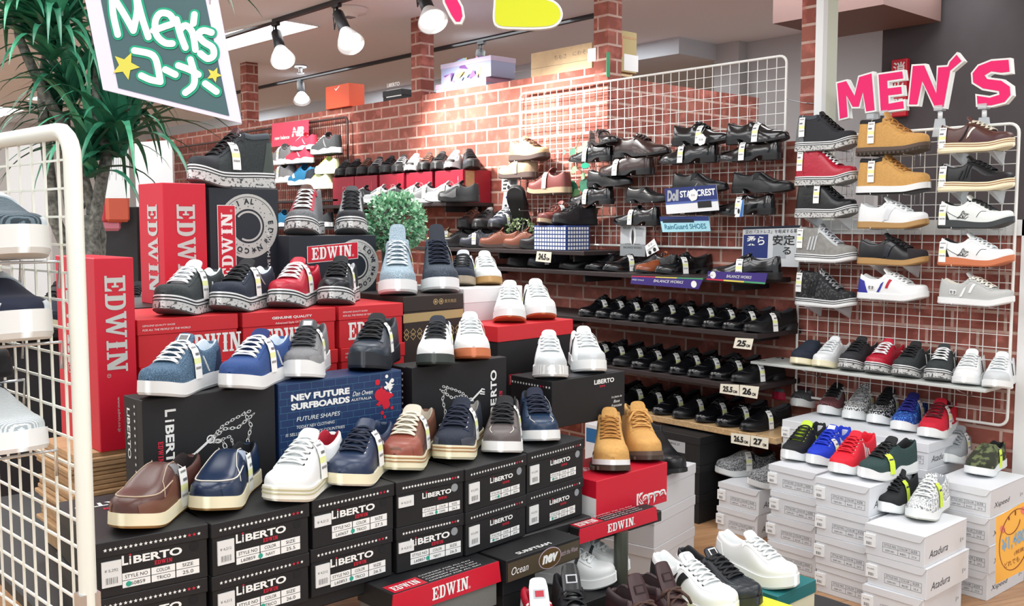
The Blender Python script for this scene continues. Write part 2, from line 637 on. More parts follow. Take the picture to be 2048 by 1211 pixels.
def panel(label, cs):
    pts = [at(x, y, z=2.678) for x, y in cs]
    c = sum(pts) / 4
    o = thing('ceiling_light', label, 'light', c, group='lit ceiling panels')
    mb = MB()
    q = [(p - c) for p in pts]
    mb.add([(v[0], v[1], -.004) for v in q], [(0, 1, 2, 3)])
    mb.build('diffuser', lit, o)
    mb = MB()
    for i in range(4):
        mb.tube([(q[i][0], q[i][1], -.004), (q[(i + 1) % 4][0], q[(i + 1) % 4][1], -.004)], .012, 4)
    mb.build('frame', trimw, o)


panel('long lit ceiling panel behind the first two spotlights', [(418, 70), (560, 36), (640, 50), (452, 100)])
panel('lit ceiling panel cut by the left edge of the photo', [(-60, 218), (0, 211), (50, 218), (-40, 245)])
panel('lit ceiling panel behind the stems of the tall plant', [(50, 196), (130, 178), (165, 186), (90, 201)])


def downlight(x, y, lab):
    c = at(x, y, z=2.676)
    o = thing('downlight', lab, 'light', c, group='round downlights')
    MB().cyl((0, 0, -.012), .13, .012, 28).build('lens', lit, o)
    MB().lathe((0, 0, 0), [(.135, -.016), (.155, -.012), (.155, 0)], 28).build('rim', trimw, o)


downlight(1402, 131, 'round downlight just above the long wire grid')
downlight(1472, 97, 'round downlight higher up beside the white post')

# lighting tracks and spotlights
railm = mat('track_black', h2('2b2b2e'), .5)
capm = mat('lamp_black', h2('1d1e22'), .5)
conem = mat('lamp_shade_white', h2('eceef0'), .4)
bulbm = mat('lamp_glow', (1, .97, .92), .5, emit=2.4)
for lab, X, y0, y1 in (('black lighting track above the black boxes', 3.27, 3.6, 8.0), ('black lighting track further back, past the brick posts', 4.72, 4.4, 10.5)):
    MB().box((X - .016, y0, 2.655), (X + .016, y1, 2.68)).build('lighting_track', railm, label=lab, cat='track', group='lighting tracks')


def spot(lab, X, mx, my, bx, by, hx, hy, hd=0.10, power=55, spread=62, tgt=None):
    top = at(mx, my, X=X)
    top[2] = 2.655
    j = at(bx, by, X=X)
    e = at(hx, hy, X=X - .04)
    o = thing('spotlight', lab, 'spotlight', top, group='track spotlights')
    j, e = j - top, e - top
    ax = (e - j) / np.linalg.norm(e - j)
    MB().box((-.014, -.035, -.02), (.014, .035, 0)).tube([(0, 0, -.02), j * .98], .009, 8).build('stem', capm, o)
    s1 = np.cross(ax, [0, 0, 1.])
    s1 /= np.linalg.norm(s1)
    A = [s1, np.cross(ax, s1), ax]
    L = np.linalg.norm(e - j)
    MB().lathe(j, [(.0, -.01), (.034, -.01), (.036, L * .56), (.030, L * .58), (0, L * .58)], 20, 0, A).build('lamp_body', capm, o)
    MB().lathe(j, [(.030, L * .55), (.036, L * .57), (.080, L * .97), (.083, L), (.078, L * .985), (.034, L * .6)], 28, 0, A).build('lamp_shade', conem, o)
    MB().lathe(j, [(.066, L * .90), (.03, L * .90), (0, L * .90)], 24, 0, A).build('bulb', bulbm, o)
    MB().tube([(.0, .03, -.02), (.02, .07, -.07), (.02, .06, -.14), tuple(j * .9 + np.array([.0, .02, 0]))], .004, 6).build('cable', capm, o)
    l = D.lights.new('spot_beam', 'SPOT')
    l.energy, l.spot_size, l.spot_blend, l.shadow_soft_size = power, R(spread), .9, .05
    l.color = (1, .96, .9)
    lo = D.objects.new('spot_beam', l)
    COL.objects.link(lo)
    lo.parent = o
    lo.location = j + ax * (L + .02)
    aim = ax if tgt is None else np.array(tgt) - top - j
    lo.rotation_euler = Vector(aim).to_track_quat('-Z', 'Y').to_euler()


spot('white cone spotlight nearest the hanging sign, aimed straight down', 3.27, 551, 33, 553, 68, 566, 120, power=150, spread=80, tgt=(3.93, 7.0, 1.75))
spot('white cone spotlight tilted to the right, second from the hanging sign', 3.27, 673, 3, 677, 30, 702, 88, power=230, spread=88, tgt=(3.95, 5.0, 1.95))
spot('white cone spotlight cut off by the top edge, left of the pink letter', 3.27, 842, -45, 846, -8, 866, 44, power=190, spread=80, tgt=(3.95, 4.1, 1.9))
spot('small far spotlight above the orange shoebox', 4.72, 600, 148, 601, 168, 604, 202, power=15)
spot('spotlight hanging over the patterned box, seen from behind', 4.72, 963, 76, 961, 105, 956, 136, power=10)
o = thing('sprinkler', 'small ceiling sprinkler above the far spotlight', 'sprinkler', at(601, 131, z=2.678))
MB().cyl((0, 0, -.02), .05, .02, 16).cyl((0, 0, -.06), .015, .04, 10).cyl((0, 0, -.07), .03, .008, 12).build('head', steel, o)
o = thing('smoke_detector', 'flat white smoke detector beside the tilted spotlight', 'detector', at(698, 18, z=2.678))
MB().lathe((0, 0, 0), [(0, -.05), (.05, -.05), (.06, -.03), (.11, -.025), (.12, 0)], 24).build('housing', trimw, o)
MB().box((-.03, -.03, -.054), (.03, .03, -.049)).build('sensor', greys, o)

# ------------------------------------------------------------------ shoes
def smooth01(x, a, b):
    t = np.clip((x - a) / (b - a), 0, 1)
    return t * t * (3 - 2 * t)


UW = [0, .006, .02, .05, .1, .18, .3, .4, .5, .6, .68, .75, .82, .88, .93, .965, .988, 1.0]
WS = {'sneaker': [0, .27, .45, .60, .68, .71, .70, .72, .80, .90, .97, 1.0, .985, .90, .74, .54, .32, 0],
      'runner': [0, .27, .46, .61, .69, .72, .69, .70, .79, .90, .98, 1.0, .965, .85, .68, .48, .28, 0],
      'dress': [0, .26, .42, .56, .65, .68, .65, .65, .74, .88, .96, .975, .90, .775, .62, .46, .29, 0],
      'boot': [0, .27, .46, .62, .71, .74, .73, .75, .82, .91, .98, 1.0, .985, .91, .77, .57, .34, 0]}
for _k in WS:
    WS[_k] = np.array(WS[_k])
UH = [0, .03, .1, .2, .3, .38, .44, .5, .56, .62, .7, .78, .86, .92, .96, .985, 1.0]
HS = {  # height of the upper above the sole, metres, for a 0.29 m shoe
    'low': [.074, .079, .070, .058, .056, .067, .085, .087, .080, .071, .057, .045, .039, .034, .028, .020, .004],
    'run': [.079, .084, .072, .059, .057, .068, .086, .088, .080, .071, .056, .044, .037, .031, .025, .017, .004],
    'slip': [.066, .070, .060, .050, .050, .062, .083, .085, .080, .073, .062, .052, .044, .037, .029, .020, .004],
    'dress': [.064, .066, .058, .049, .048, .058, .076, .077, .070, .061, .050, .042, .036, .030, .024, .017, .004],
    'high': [.118, .124, .124, .120, .116, .120, .124, .113, .097, .082, .062, .048, .040, .034, .028, .020, .004],
    'boot': [.118, .124, .124, .121, .120, .126, .130, .118, .101, .086, .070, .060, .053, .046, .038, .026, .005]}

V_SIDE = np.linspace(0, .38, 9)
V_RIM = np.array([.39, .40, .41, .42])
V_IN = np.array([.44, .46, .48, .5])
_half = np.concatenate([V_SIDE, V_RIM, V_IN])
VS = np.concatenate([_half, (1 - _half[:-1])[::-1]])
US = np.array([0, .004, .010, .018, .028, .04, .06, .09, .13, .18, .23, .28, .33, .37, .39, .41, .43, .45, .47, .5, .53, .56, .59, .62, .65, .68, .71, .74, .77, .80, .83, .86, .885, .91, .93, .948, .963, .976, .986, .994, 1.0])


class Last:
    """the surface S(u, v) of an upper: u heel to toe, v from one welt over the instep to the other"""

    def __init__(s, form='sneaker', prof='low', L=.29, W=.104, u0=.415, sole=(.030, .024), spring=.014, heel_open=True, hk=1.0, lean=.24, mirror=1):
        s.L, s.W, s.form, s.u0, s.sole, s.spring, s.hk, s.lean, s.mirror = L, W, form, u0, sole, spring, hk, lean, mirror
        uu = np.linspace(0, 1, 201)
        h = np.interp(uu, UH, HS[prof])
        k = np.array([1, 2, 3, 2, 1.]) / 9
        for _ in range(4):
            hp = np.concatenate([h[:1]] * 2 + [h] + [h[-1:]] * 2)
            h2_ = np.convolve(hp, k, 'valid')
            h2_[-6:] = h[-6:]
            h = h2_
        s.uu, s.h = uu, h * hk

    def w(s, u):
        # sqrt interpolation at the ends keeps them round
        t = np.interp(np.clip(u, 0, 1), UW, WS[s.form])
        return t * s.W / 2

    def c(s, u):
        return s.mirror * s.W * (.05 * smooth01(u, .55, 1.0) + .02 * smooth01(u, .3, 0.0))

    def H(s, u):
        return np.interp(u, s.uu, s.h)

    def zs(s, u):
        """sole top"""
        return s.sole[0] + (s.sole[1] - s.sole[0]) * smooth01(u, .2, .65) + s.zb(u)

    def zb(s, u):
        return s.spring * smooth01(u, .70, 1.05) ** 1.2 * 1.2

    def S(s, u, v):
        u = np.asarray(u, float)
        v = np.asarray(v, float)
        u, v = np.broadcast_arrays(u, v)
        w, H = s.w(u), s.H(u)
        q = np.where(v <= .5, v, 1 - v)
        sg = np.where(v <= .5, 1.0, -1.0)
        # closed section
        a = math.pi * q
        yc = w * np.cos(a) ** (.72 if s.form == 'dress' else .60)
        zc = H * np.sin(a) ** (.78 if s.form == 'dress' else .66)
        # open section
        lean = s.lean
        t = np.clip(q / .38, 0, 1)
        top = 1 - lean
        ys = w * (1 + .05 * np.sin(math.pi * t * .9) - lean * t ** 1.5)
        zo = H * t
        rim = np.clip((q - .38) / .04, 0, 1)
        th = np.minimum(.009, w * .7)
        yr = w * top - th * rim
        zr = H + .0035 * np.sin(math.pi * rim)
        ins = np.clip((q - .42) / .08, 0, 1)
        yi = np.maximum(w * top - th, 0) * (1 - ins ** 3)
        zi = H + (.010 - H) * np.clip(ins * 1.35, 0, 1)
        yo = np.where(q <= .38, ys, np.where(q <= .42, yr, yi))
        zo = np.where(q <= .38, zo, np.where(q <= .42, zr, zi))
        b = (1 - smooth01(u, s.u0, s.u0 + .045)) * smooth01(u, .014, .032)
        y = yc * (1 - b) + yo * b
        z = zc * (1 - b) + zo * b
        x = (u - .5) * s.L
        # the back of the heel leans in towards the collar
        x = x + .006 * (1 - smooth01(u, 0, .15)) * (z / .08) ** 1.5
        return np.stack([x, sg * y + s.c(u), z + s.zs(u)], -1)

    def N(s, u, v):
        e = .004
        u = np.asarray(u, float)
        v = np.asarray(v, float)
        du = s.S(np.clip(u + e, 0, 1), v) - s.S(np.clip(u - e, 0, 1), v)
        dv = s.S(u, np.clip(v + e, 0, 1)) - s.S(u, np.clip(v - e, 0, 1))
        n = np.cross(dv, du)
        return n / (np.linalg.norm(n, axis=-1, keepdims=True) + 1e-9)

    def patch(s, mb, U, V, off=.0016, mi=0, smooth=True):
        """raised overlay: U, V are 2-D grids of surface parameters"""
        U, V = np.array(U, float), np.array(V, float)
        P, Nn = s.S(U, V), s.N(U, V)
        top = P + Nn * off
        a, b = U.shape
        I = np.arange(a * b).reshape(a, b)
        fs = [(I[i, j], I[i, j + 1], I[i + 1, j + 1], I[i + 1, j]) for i in range(a - 1) for j in range(b - 1)]
        mb.add(top.reshape(-1, 3), fs, mi, smooth)
        edge = [(0, j) for j in range(b)] + [(i, b - 1) for i in range(1, a)] + [(a - 1, j) for j in range(b - 2, -1, -1)] + [(i, 0) for i in range(a - 2, 0, -1)]
        n = len(edge)
        vs = [top[e] for e in edge] + [P[e] - Nn[e] * .0008 for e in edge]
        mb.add(vs, [(i, i + n, (i + 1) % n + n, (i + 1) % n) for i in range(n)], mi)

    def strip(s, mb, uv, w, off=.002, mi=0, n=10):
        """stripe of width w (in u) along a polyline of (u, v)"""
        uv = np.array(uv, float)
        t = np.linspace(0, len(uv) - 1, n)
        u = np.interp(t, range(len(uv)), uv[:, 0])
        v = np.interp(t, range(len(uv)), uv[:, 1])
        s.patch(mb, np.stack([u - w / 2, u, u + w / 2], 0), np.stack([v, v, v], 0), off, mi)

    def base_faces(s):
        U, V = np.meshgrid(US, VS, indexing='ij')
        return s.S(U, V)

    def outline(s, off, us):
        l, r = [], []
        for u in us:
            w = s.w(u)
            e = 1e-3
            l.append((u, w))
        P = np.array([((u - .5) * s.L, w) for u, w in l])
        T = np.gradient(P, axis=0)
        T /= np.linalg.norm(T, axis=1, keepdims=True) + 1e-9
        Nn = np.stack([-T[:, 1], T[:, 0]], 1)
        Q = P + Nn * off
        Q[:, 1] = np.maximum(Q[:, 1], 0)
        Q[0] = (P[0][0] - off, 0)
        Q[-1] = (P[-1][0] + off, 0)
        return Q

    def slab(s, mb, zlo, zhi, off_lo, off_hi, us=None, mi=0, cap=True, smooth=True, wave=None):
        """a sole layer between height functions zlo(u) and zhi(u)"""
        us = US if us is None else us
        A, B = s.outline(off_lo, us), s.outline(off_hi, us)
        zl = np.array([zlo(u) for u in us])
        zh = np.array([zhi(u) for u in us])
        c = np.array([s.c(u) for u in us])
        n = len(us)
        lo1 = np.stack([A[:, 0], A[:, 1] + c, zl], 1)
        lo2 = np.stack([A[:, 0], -A[:, 1] + c, zl], 1)[::-1]
        hi1 = np.stack([B[:, 0], B[:, 1] + c, zh], 1)
        hi2 = np.stack([B[:, 0], -B[:, 1] + c, zh], 1)[::-1]
        lo, hi = np.concatenate([lo1, lo2]), np.concatenate([hi1, hi2])
        m = 2 * n
        mid = (lo + hi) / 2
        mid[:, :2] += (lo[:, :2] - hi[:, :2]) * 0
        mb.add(np.concatenate([lo, hi]), [((i + 1) % m, i, i + m, (i + 1) % m + m) for i in range(m)], mi, smooth)
        if cap:
            mb.add(hi, [(m - 1 - i, m - 2 - i, i + 1, i) for i in range(n - 1)], mi)
            mb.add(lo, [(i, i + 1, m - 2 - i, m - 1 - i) for i in range(n - 1)], mi)


def ss_nodes(s, u_a, u_b, v_a, v_b, nu=8, nv=8):
    return np.meshgrid(np.linspace(u_a, u_b, nu), np.linspace(v_a, v_b, nv), indexing='ij')


SHOES = {}


def price_tag(s, u, side, yellow=False, drop=.088, w=.029):
    """card tied at the eyelets, hanging down over the side of the shoe"""
    mb = MB()
    v0 = .36 if side > 0 else .64
    vs = np.linspace(v0, .06 if side > 0 else .94, 8)
    pts = []
    acc = 0
    last = None
    for i, v in enumerate(vs):
        p = s.S(u, v) + s.N(u, v) * .006
        if last is not None:
            acc += np.linalg.norm(p - last)
        last = p
        pts.append((acc, p))
    d = np.array([p for _, p in pts])
    L = np.array([a for a, _ in pts])
    us = np.array([.0, .18, .42, .58, .8, 1.0]) * min(drop, L[-1] * 1.5)
    P = np.stack([np.interp(us, L, d[:, k]) for k in range(3)], 1)
    for k in range(len(us)):
        if us[k] > L[-1]:
            P[k] = d[-1] + (d[-1] - d[-2]) / np.linalg.norm(d[-1] - d[-2]) * (us[k] - L[-1])
    X = np.array([1.0, 0, 0])
    nrm = np.array([0, side, .35])
    for k in range(len(us) - 1):
        mi = 1 if k == 2 else 0
        q = [P[k] - X * w / 2, P[k] + X * w / 2, P[k + 1] + X * w / 2, P[k + 1] - X * w / 2]
        mb.add(q + [p - nrm * .0008 for p in q], [(0, 1, 2, 3), (7, 6, 5, 4), (0, 4, 5, 1), (2, 6, 7, 3), (1, 5, 6, 2), (3, 7, 4, 0)], mi)
    # printed digits as small dark bars, and the ties
    for k, (a, b) in enumerate(((.2, .8), (.15, .6), (.2, .85))):
        seg = (0, 1, 3)[k] if not yellow else 1
        for t in np.linspace(a, b, 5):
            c = P[seg] * .45 + P[seg + 1] * .55 + X * (t - .5) * w + nrm * .0012
            dn = (P[seg + 1] - P[seg]) * .16
            mb.add([c - X * .0011 - dn, c + X * .0011 - dn, c + X * .0011 + dn, c - X * .0011 + dn], [(0, 1, 2, 3)], 2)
    mb.tube([s.S(u - .01, .40 if side > 0 else .60) + np.array([0, 0, .004]), P[0] + nrm * .001], .0007, 4, 3)
    y = mat('tag_yellow', h2('d8f24a'), .6) if yellow else mat('tag_white', h2('f4f5f2'), .6)
    return mb.mesh('price_tag', [y, mat('tag_band', h2('e9efaa'), .6) if not yellow else y, mat('tag_ink', h2('55555c'), .7), mat('tag_tie', h2('e9e9e6'), .5)])


def make_shoe(key, form='sneaker', prof='low', upper=None, toe=None, heel=None, eyestay=None, tongue=None, lace=None, lining=None, sole=None, outsole=None, foxing=None,
              stripes=None, sole_h=(.030, .024), L=.29, W=.104, laces=6, bow=False, tagside=0, tagyellow=False, tagu=.50, saddle=None, seam=None, hk=1.0, ut=.80, wave=0, heelblock=None, gore=None, mudguard=None,
              logo=None, eyelet=None, collar=None, mirror=1, u0=.415, tongue_h=.020, ul=.755, shellcap=False, lug=False, lean=.17, lacer=.0052, tread=None, spring=.014, toeseam=None, tonguepatch=None):
    """build the parts of one kind of shoe once; returns [(part name, mesh), ...]"""
    s = Last(form, prof, L, W, u0, sole_h, spring, hk=hk, lean=lean, mirror=mirror)
    out = []
    lining = lining or upper
    tongue = tongue or upper
    G = s.base_faces()
    nu, nv = G.shape[:2]
    P = G.reshape(-1, 3)
    I = np.arange(nu * nv).reshape(nu, nv)
    groups = {'upper': [], 'lining': [], 'tongue': []}
    laced = laces > 0
    for i in range(nu - 1):
        um = (US[i] + US[i + 1]) / 2
        for j in range(nv - 1):
            vm = (VS[j] + VS[j + 1]) / 2
            q = min(vm, 1 - vm)
            if q > .40 and .02 < um < u0 + .035:
                g = 'lining'
            elif laced and q > .415 and u0 + .035 <= um < ul:
                g = 'tongue'
            else:
                g = 'upper'
            groups[g].append((I[i, j], I[i, j + 1], I[i + 1, j + 1], I[i + 1, j]))
    mats_ = {'upper': upper, 'lining': lining, 'tongue': tongue}
    mbs = {}
    for g, fs in groups.items():
        if not fs:
            continue
        used = sorted({k for f in fs for k in f})
        mp = {k: n for n, k in enumerate(used)}
        mb = MB()
        mb.add(P[used], [tuple(mp[k] for k in f) for f in fs], 0, True)
        mbs[g] = mb
    # tongue tab standing up out of the throat
    tlab = None
    if laced and tongue_h:
        mb = mbs.get('tongue') or MB()
        nq, nn = 6, 9
        v = np.linspace(.37, .63, nn)
        base = s.S(np.full(nn, u0 + .075), v) + s.N(np.full(nn, u0 + .075), v) * .002
        t = s.S(u0 + .05, .5) - s.S(u0 + .16, .5)
        t = t / np.linalg.norm(t)
        t = np.array([t[0] * .75, 0, abs(t[2]) * .6 + .55])
        t /= np.linalg.norm(t)
        rows = []
        for k in range(nq):
            f = k / (nq - 1)
            ln = tongue_h * 1.6 * f
            nar = 1 - .12 * f ** 3
            row = base.copy()
            row[:, 1] = (row[:, 1] - s.c(u0)) * nar * (1 if f < .99 else .9) + s.c(u0)
            drop = (np.abs(v - .5) / .13) ** 2
            row[:, 2] = base[:, 2] * (1 - .35 * f) + base[nn // 2, 2] * .35 * f - drop * .002
            row = row + t * ln
            rows.append(row)
        top = np.array(rows)
        th = np.array([-.55, 0, -.15]) * .010
        Iq = np.arange(nq * nn).reshape(nq, nn)
        fs = [(Iq[i, j], Iq[i, j + 1], Iq[i + 1, j + 1], Iq[i + 1, j]) for i in range(nq - 1) for j in range(nn - 1)]
        mb.add(top.reshape(-1, 3), fs, 0, True)
        mb.add((top + th).reshape(-1, 3), [f[::-1] for f in fs], 0, True)
        rim = [(i, 0) for i in range(nq)] + [(nq - 1, j) for j in range(1, nn)] + [(i, nn - 1) for i in range(nq - 2, -1, -1)]
        n = len(rim)
        a = [top[e] for e in rim]
        mb.add(a + [p + th for p in a], [(i + 1, i, i + n, i + 1 + n) for i in range(n - 1)], 0, True)
        if tonguepatch:
            c = (top[2, nn // 2] + top[3, nn // 2]) / 2
            tl = MB()
            for ww, hh, mi, lf in ((.015, .011, 1, .0012), (.011, .0075, 2, .0018)):
                e1 = np.array([0, 1.0, 0])
                nn_ = -np.cross(t, e1)
                nn_ = nn_ if nn_[0] > 0 else -nn_
                o = c + nn_ * lf
                tl.add([o - e1 * ww - t * hh, o + e1 * ww - t * hh, o + e1 * ww + t * hh, o - e1 * ww + t * hh], [(0, 1, 2, 3)], mi - 1)
            tlab = ('tongue_label', tl.mesh('tongue_label', list(tonguepatch)))
        mbs['tongue'] = mb
    for g in mbs:
        mm = [mats_[g]]
        if g == 'tongue' and tonguepatch:
            mm += list(tonguepatch)
        out.append((g, mbs[g].mesh(g, mm)))
    if tlab:
        out.append(tlab)

    if collar:
        mb = MB()
        for a, b in ((.34, .415), (.66, .585)):
            U, V = ss_nodes(s, .012, u0 - .01, a, b, 14, 5)
            s.patch(mb, U, V, .0018)
        out.append(('collar', mb.mesh('collar', collar)))
    if toe:
        mb = MB()
        U, V = ss_nodes(s, ut, .997, .0, 1.0, 9, 25)
        # curved front edge
        U = U + (.035 * (np.cos((V - .5) * math.pi * 2) * -1)) * (1 - (U - ut) / (1 - ut)) * (0 if shellcap else 1)
        s.patch(mb, U, V, .0022)
        if shellcap:
            for vv in np.linspace(.30, .70, 7):
                s.strip(mb, [(ut + .01, vv), (ut + .10, .5 + (vv - .5) * .75)], .006, .004, 0, 5) if False else None
                pts = [s.S(u, .5 + (vv - .5) * (1 - 1.4 * (u - ut))) + s.N(u, vv) * .0022 for u in np.linspace(ut + .005, ut + .105, 7)]
                mb.tube(pts, .0016, 5, 0)
        out.append(('toe_cap', mb.mesh('toe_cap', toe)))
    if mudguard:
        mb = MB()
        for a, b in ((.0, .15), (1.0, .85)):
            U, V = ss_nodes(s, .50, .96, a, b, 14, 5)
            V = a + (V - a) * (1 + .5 * np.cos((U - .5) / .46 * math.pi * 2.2) * .5)
            s.patch(mb, U, V, .0018)
        out.append(('mudguard', mb.mesh('mudguard', mudguard)))
    if heel:
        mb = MB()
        for a, b in ((.0, .30), (1.0, .70)):
            U, V = ss_nodes(s, .0, .20, a, b, 9, 7)
            U = U * (1 - .35 * np.abs(V - a) / .3)
            s.patch(mb, U, V, .0020)
        out.append(('heel_counter', mb.mesh('heel_counter', heel)))
    if gore:
        mb = MB()
        for a, b in ((.20, .37), (.80, .63)):
            U, V = ss_nodes(s, u0 - .02, u0 + .07, a, b, 5, 7)
            U = U + (1 - np.abs(V - b) / .17) * .02
            s.patch(mb, U, V, .0014)
        out.append(('gore', mb.mesh('gore', gore)))
    if eyestay:
        mb = MB()
        for a, b in ((.29, .405), (.71, .595)):
            U, V = ss_nodes(s, u0 + .01, ul + .02, a, b, 14, 4)
            s.patch(mb, U, V, .0020)
        if eyelet and laced:
            for k in range(laces):
                u = u0 + .03 + (ul - u0 - .05) * k / max(1, laces - 1)
                for v in (.37, .63):
                    p, n = s.S(u, v), s.N(u, v)
                    e1 = np.cross(n, [1, 0, 0])
                    e1 /= np.linalg.norm(e1)
                    e2 = np.cross(n, e1)
                    mb.ring(p + n * .0028, e1, e2, .0030, .0016, 1, 10)
                    mb.disc(p + n * .0026, e1, e2, .0024, 2, 8)
        out.append(('eyestay', mb.mesh('eyestay', [eyestay, eyelet or eyestay, mat('eyelet_hole', (.01, .01, .01), .8)])))
    if stripes:
        for item in stripes:
            (uv, w, m), sides = item[:3], (item[3] if len(item) > 3 else (0, 1))
            mb = MB()
            for sd in sides:
                mb = MB()
                s.strip(mb, [(u, v if sd == 0 else 1 - v) for u, v in uv], w, .0030)
                out.append(('side_stripe', mb.mesh('side_stripe', m)))
    if seam:
        mb = MB()
        for (uv, m_) in seam:
            for sd in (0, 1):
                uv2 = np.array([(u, v if sd == 0 else 1 - v) for u, v in uv])
                t = np.linspace(0, len(uv2) - 1, 16)
                u, v = np.interp(t, range(len(uv2)), uv2[:, 0]), np.interp(t, range(len(uv2)), uv2[:, 1])
                mb.tube(list(s.S(u, v) + s.N(u, v) * .0007), .0011, 5, 0)
        out.append(('stitching', mb.mesh('stitching', seam[0][1])))
    if toeseam:
        mb = MB()
        th = np.linspace(-1, 1, 25)
        v = .5 + .33 * th
        u = ut + .13 * (1 - th ** 2) ** .5 - .25 * np.abs(th) ** 4
        mb.tube(list(s.S(u, v) + s.N(u, v) * .0008), .0016, 6, 0)
        out.append(('apron_seam', mb.mesh('apron_seam', toeseam)))
    if saddle:
        mb = MB()
        V = np.linspace(.12, .88, 21)
        U = np.array([[a] * 21 for a in (u0 + .10, u0 + .13, u0 + .165)])
        U = U + (np.abs(V - .5) / .38) ** 2 * .03
        s.patch(mb, U, np.array([V] * 3), .0030)
        out.append(('strap', mb.mesh('strap', saddle)))
        if eyelet:
            mb = MB()
            c = s.S(u0 + .13, .45) + s.N(u0 + .13, .45) * .005
            mb.tube([c + np.array([.012 * math.cos(a), .010 * math.sin(a), 0]) for a in np.linspace(0, 6.283, 13)[:-1]], .0013, 5, 0, closed=True)
            out.append(('buckle', mb.mesh('buckle', eyelet)))
    if laced and lace:
        mb = MB()
        n = laces
        for k in range(n):
            u = u0 + .03 + (ul - u0 - .05) * k / max(1, n - 1)
            du = (ul - u0) / max(1, n - 1) * .8
            for d in ((1, -1) if k < n - 1 else (0,)):
                pts = []
                for t in np.linspace(0, 1, 9):
                    v = .37 + .26 * t
                    uu = u + (du * (t if d > 0 else 1 - t) if d else 0)
                    pts.append(s.S(uu, v) + s.N(uu, v) * (.0035 + .0035 * math.sin(math.pi * t) * (1.3 if d < 0 else 1)))
                mb.tube(pts, lacer, 6, 0, flat=.40)
        if bow:
            c = s.S(u0 + .035, .5) + np.array([.0, 0, .010])
            for sd in (-1, 1):
                lp = [c + np.array([.010 * math.sin(a) + .006 * a / 3, sd * (.030 * math.sin(a / 2)), .010 * math.sin(a) - .012 * (a / 6.28)]) for a in np.linspace(0, 6.1, 14)]
                mb.tube(lp, lacer * .8, 5, 0)
                mb.tube([c, c + np.array([.02, sd * .02, .002]), c + np.array([.035, sd * .034, -.014]), c + np.array([.04, sd * .040, -.030])], lacer * .8, 5, 0)
        out.append(('laces', mb.mesh('laces', lace)))
    if logo:
        for fn in logo:
            out.append(fn(s))

    # ---- sole
    ztop, zbot = s.zs, s.zb
    if form == 'dress':
        hb = .020
        arch = lambda u: hb * (1 - smooth01(u, .27, .44))
        zb = lambda u: arch(u) + s.zb(u)
        s_top = lambda u: zb(u) + .0075
        # (upper is built on sole heights that match: heel hb+.0075)
        mb = MB()
        s.slab(mb, zb, lambda u: s.zs(u) + .001, .0030, .0030)
        out.append(('sole', mb.mesh('sole', sole)))
        mb = MB()
        us = np.array([0, .004, .010, .018, .028, .04, .06, .09, .13, .18, .22, .255])
        s.slab(mb, lambda u: 0, lambda u: hb + .0005, .0015, .0028, us)
        # front of the heel block
        e = s.outline(.002, us)[-1]
        c0 = s.c(us[-1])
        out.append(('heel', mb.mesh('heel', outsole or sole)))
    else:
        wv = (lambda u: .006 * smooth01(u, .90, .99) + .004 * np.sin(u * 19) * (1 - smooth01(u, .8, .95)) if wave else 0) if wave else (lambda u: 0)
        rise = .004 if form != 'boot' else .001
        zt = lambda u: s.zs(u) + rise + wv(u)
        fo = .22 if not lug else .55
        zo = lambda u: s.zb(u) + (s.zs(u) - s.zb(u)) * fo
        bev = .0022 if not wave else .001
        mb = MB()
        s.slab(mb, zo, zt, .0052, .0040)
        if foxing:
            s.slab(mb, lambda u: s.zs(u) - .004, lambda u: s.zs(u) - .0005, .0058, .0055, mi=1, cap=False)
            s.slab(mb, lambda u: s.zs(u) - .012, lambda u: s.zs(u) - .009, .0062, .0060, mi=1, cap=False)
        out.append(('midsole', mb.mesh('midsole', [sole, foxing or sole])))
        mb = MB()
        s.slab(mb, zbot, zo, .0052 - bev * 1.6, .0058)
        if lug:
            for u in np.linspace(.06, .95, 15):
                w = s.w(u) + .0052
                for sd in (1, -1):
                    x, y, z = (u - .5) * L, sd * w + s.c(u), s.zb(u)
                    mb.cbox((x - .0045, y - .008, z + .0005), (x + .0045, y + .0002, z + (s.zs(u) - s.zb(u)) * .36), .001)
        out.append(('outsole', mb.mesh('outsole', outsole or sole)))
        if tread:
            mb = MB()
            s.slab(mb, lambda u: s.zb(u) + .0035, lambda u: s.zs(u) - .013, .0066, .0062, cap=False)
            out.append(('tread_band', mb.mesh('tread_band', tread)))
    if tagside:
        out.append(('price_tag', price_tag(s, tagu, tagside, tagyellow)))
    SHOES[key] = out
    return out


def put_shoe(key, label, loc, rz, group=None, name='shoe', tilt=0.0, roll=0.0, scale=1.0, cat='shoe'):
    t = thing(name, label, cat, loc, group=group, rot=(R(roll), R(tilt), R(rz)), scale=scale)
    made = {}
    for pn, me in SHOES[key]:
        # a tread band belongs to the midsole, a label to the tongue, a buckle to the strap
        made[pn] = link(pn, me, made.get({'tread_band': 'midsole', 'tongue_label': 'tongue', 'buckle': 'strap'}.get(pn), t))
    return t


def surf_lines(s, lines, r, name, m, side=0, off=.003):
    """thin raised line work on the side of an upper; lines are lists of (u, v)"""
    mb = MB()
    for ln in lines:
        ln = np.array(ln, float)
        v = ln[:, 1] if side == 0 else 1 - ln[:, 1]
        mb.tube(list(s.S(ln[:, 0], v) + s.N(ln[:, 0], v) * off), r, 4, 0)
    return name, mb.mesh(name, m)


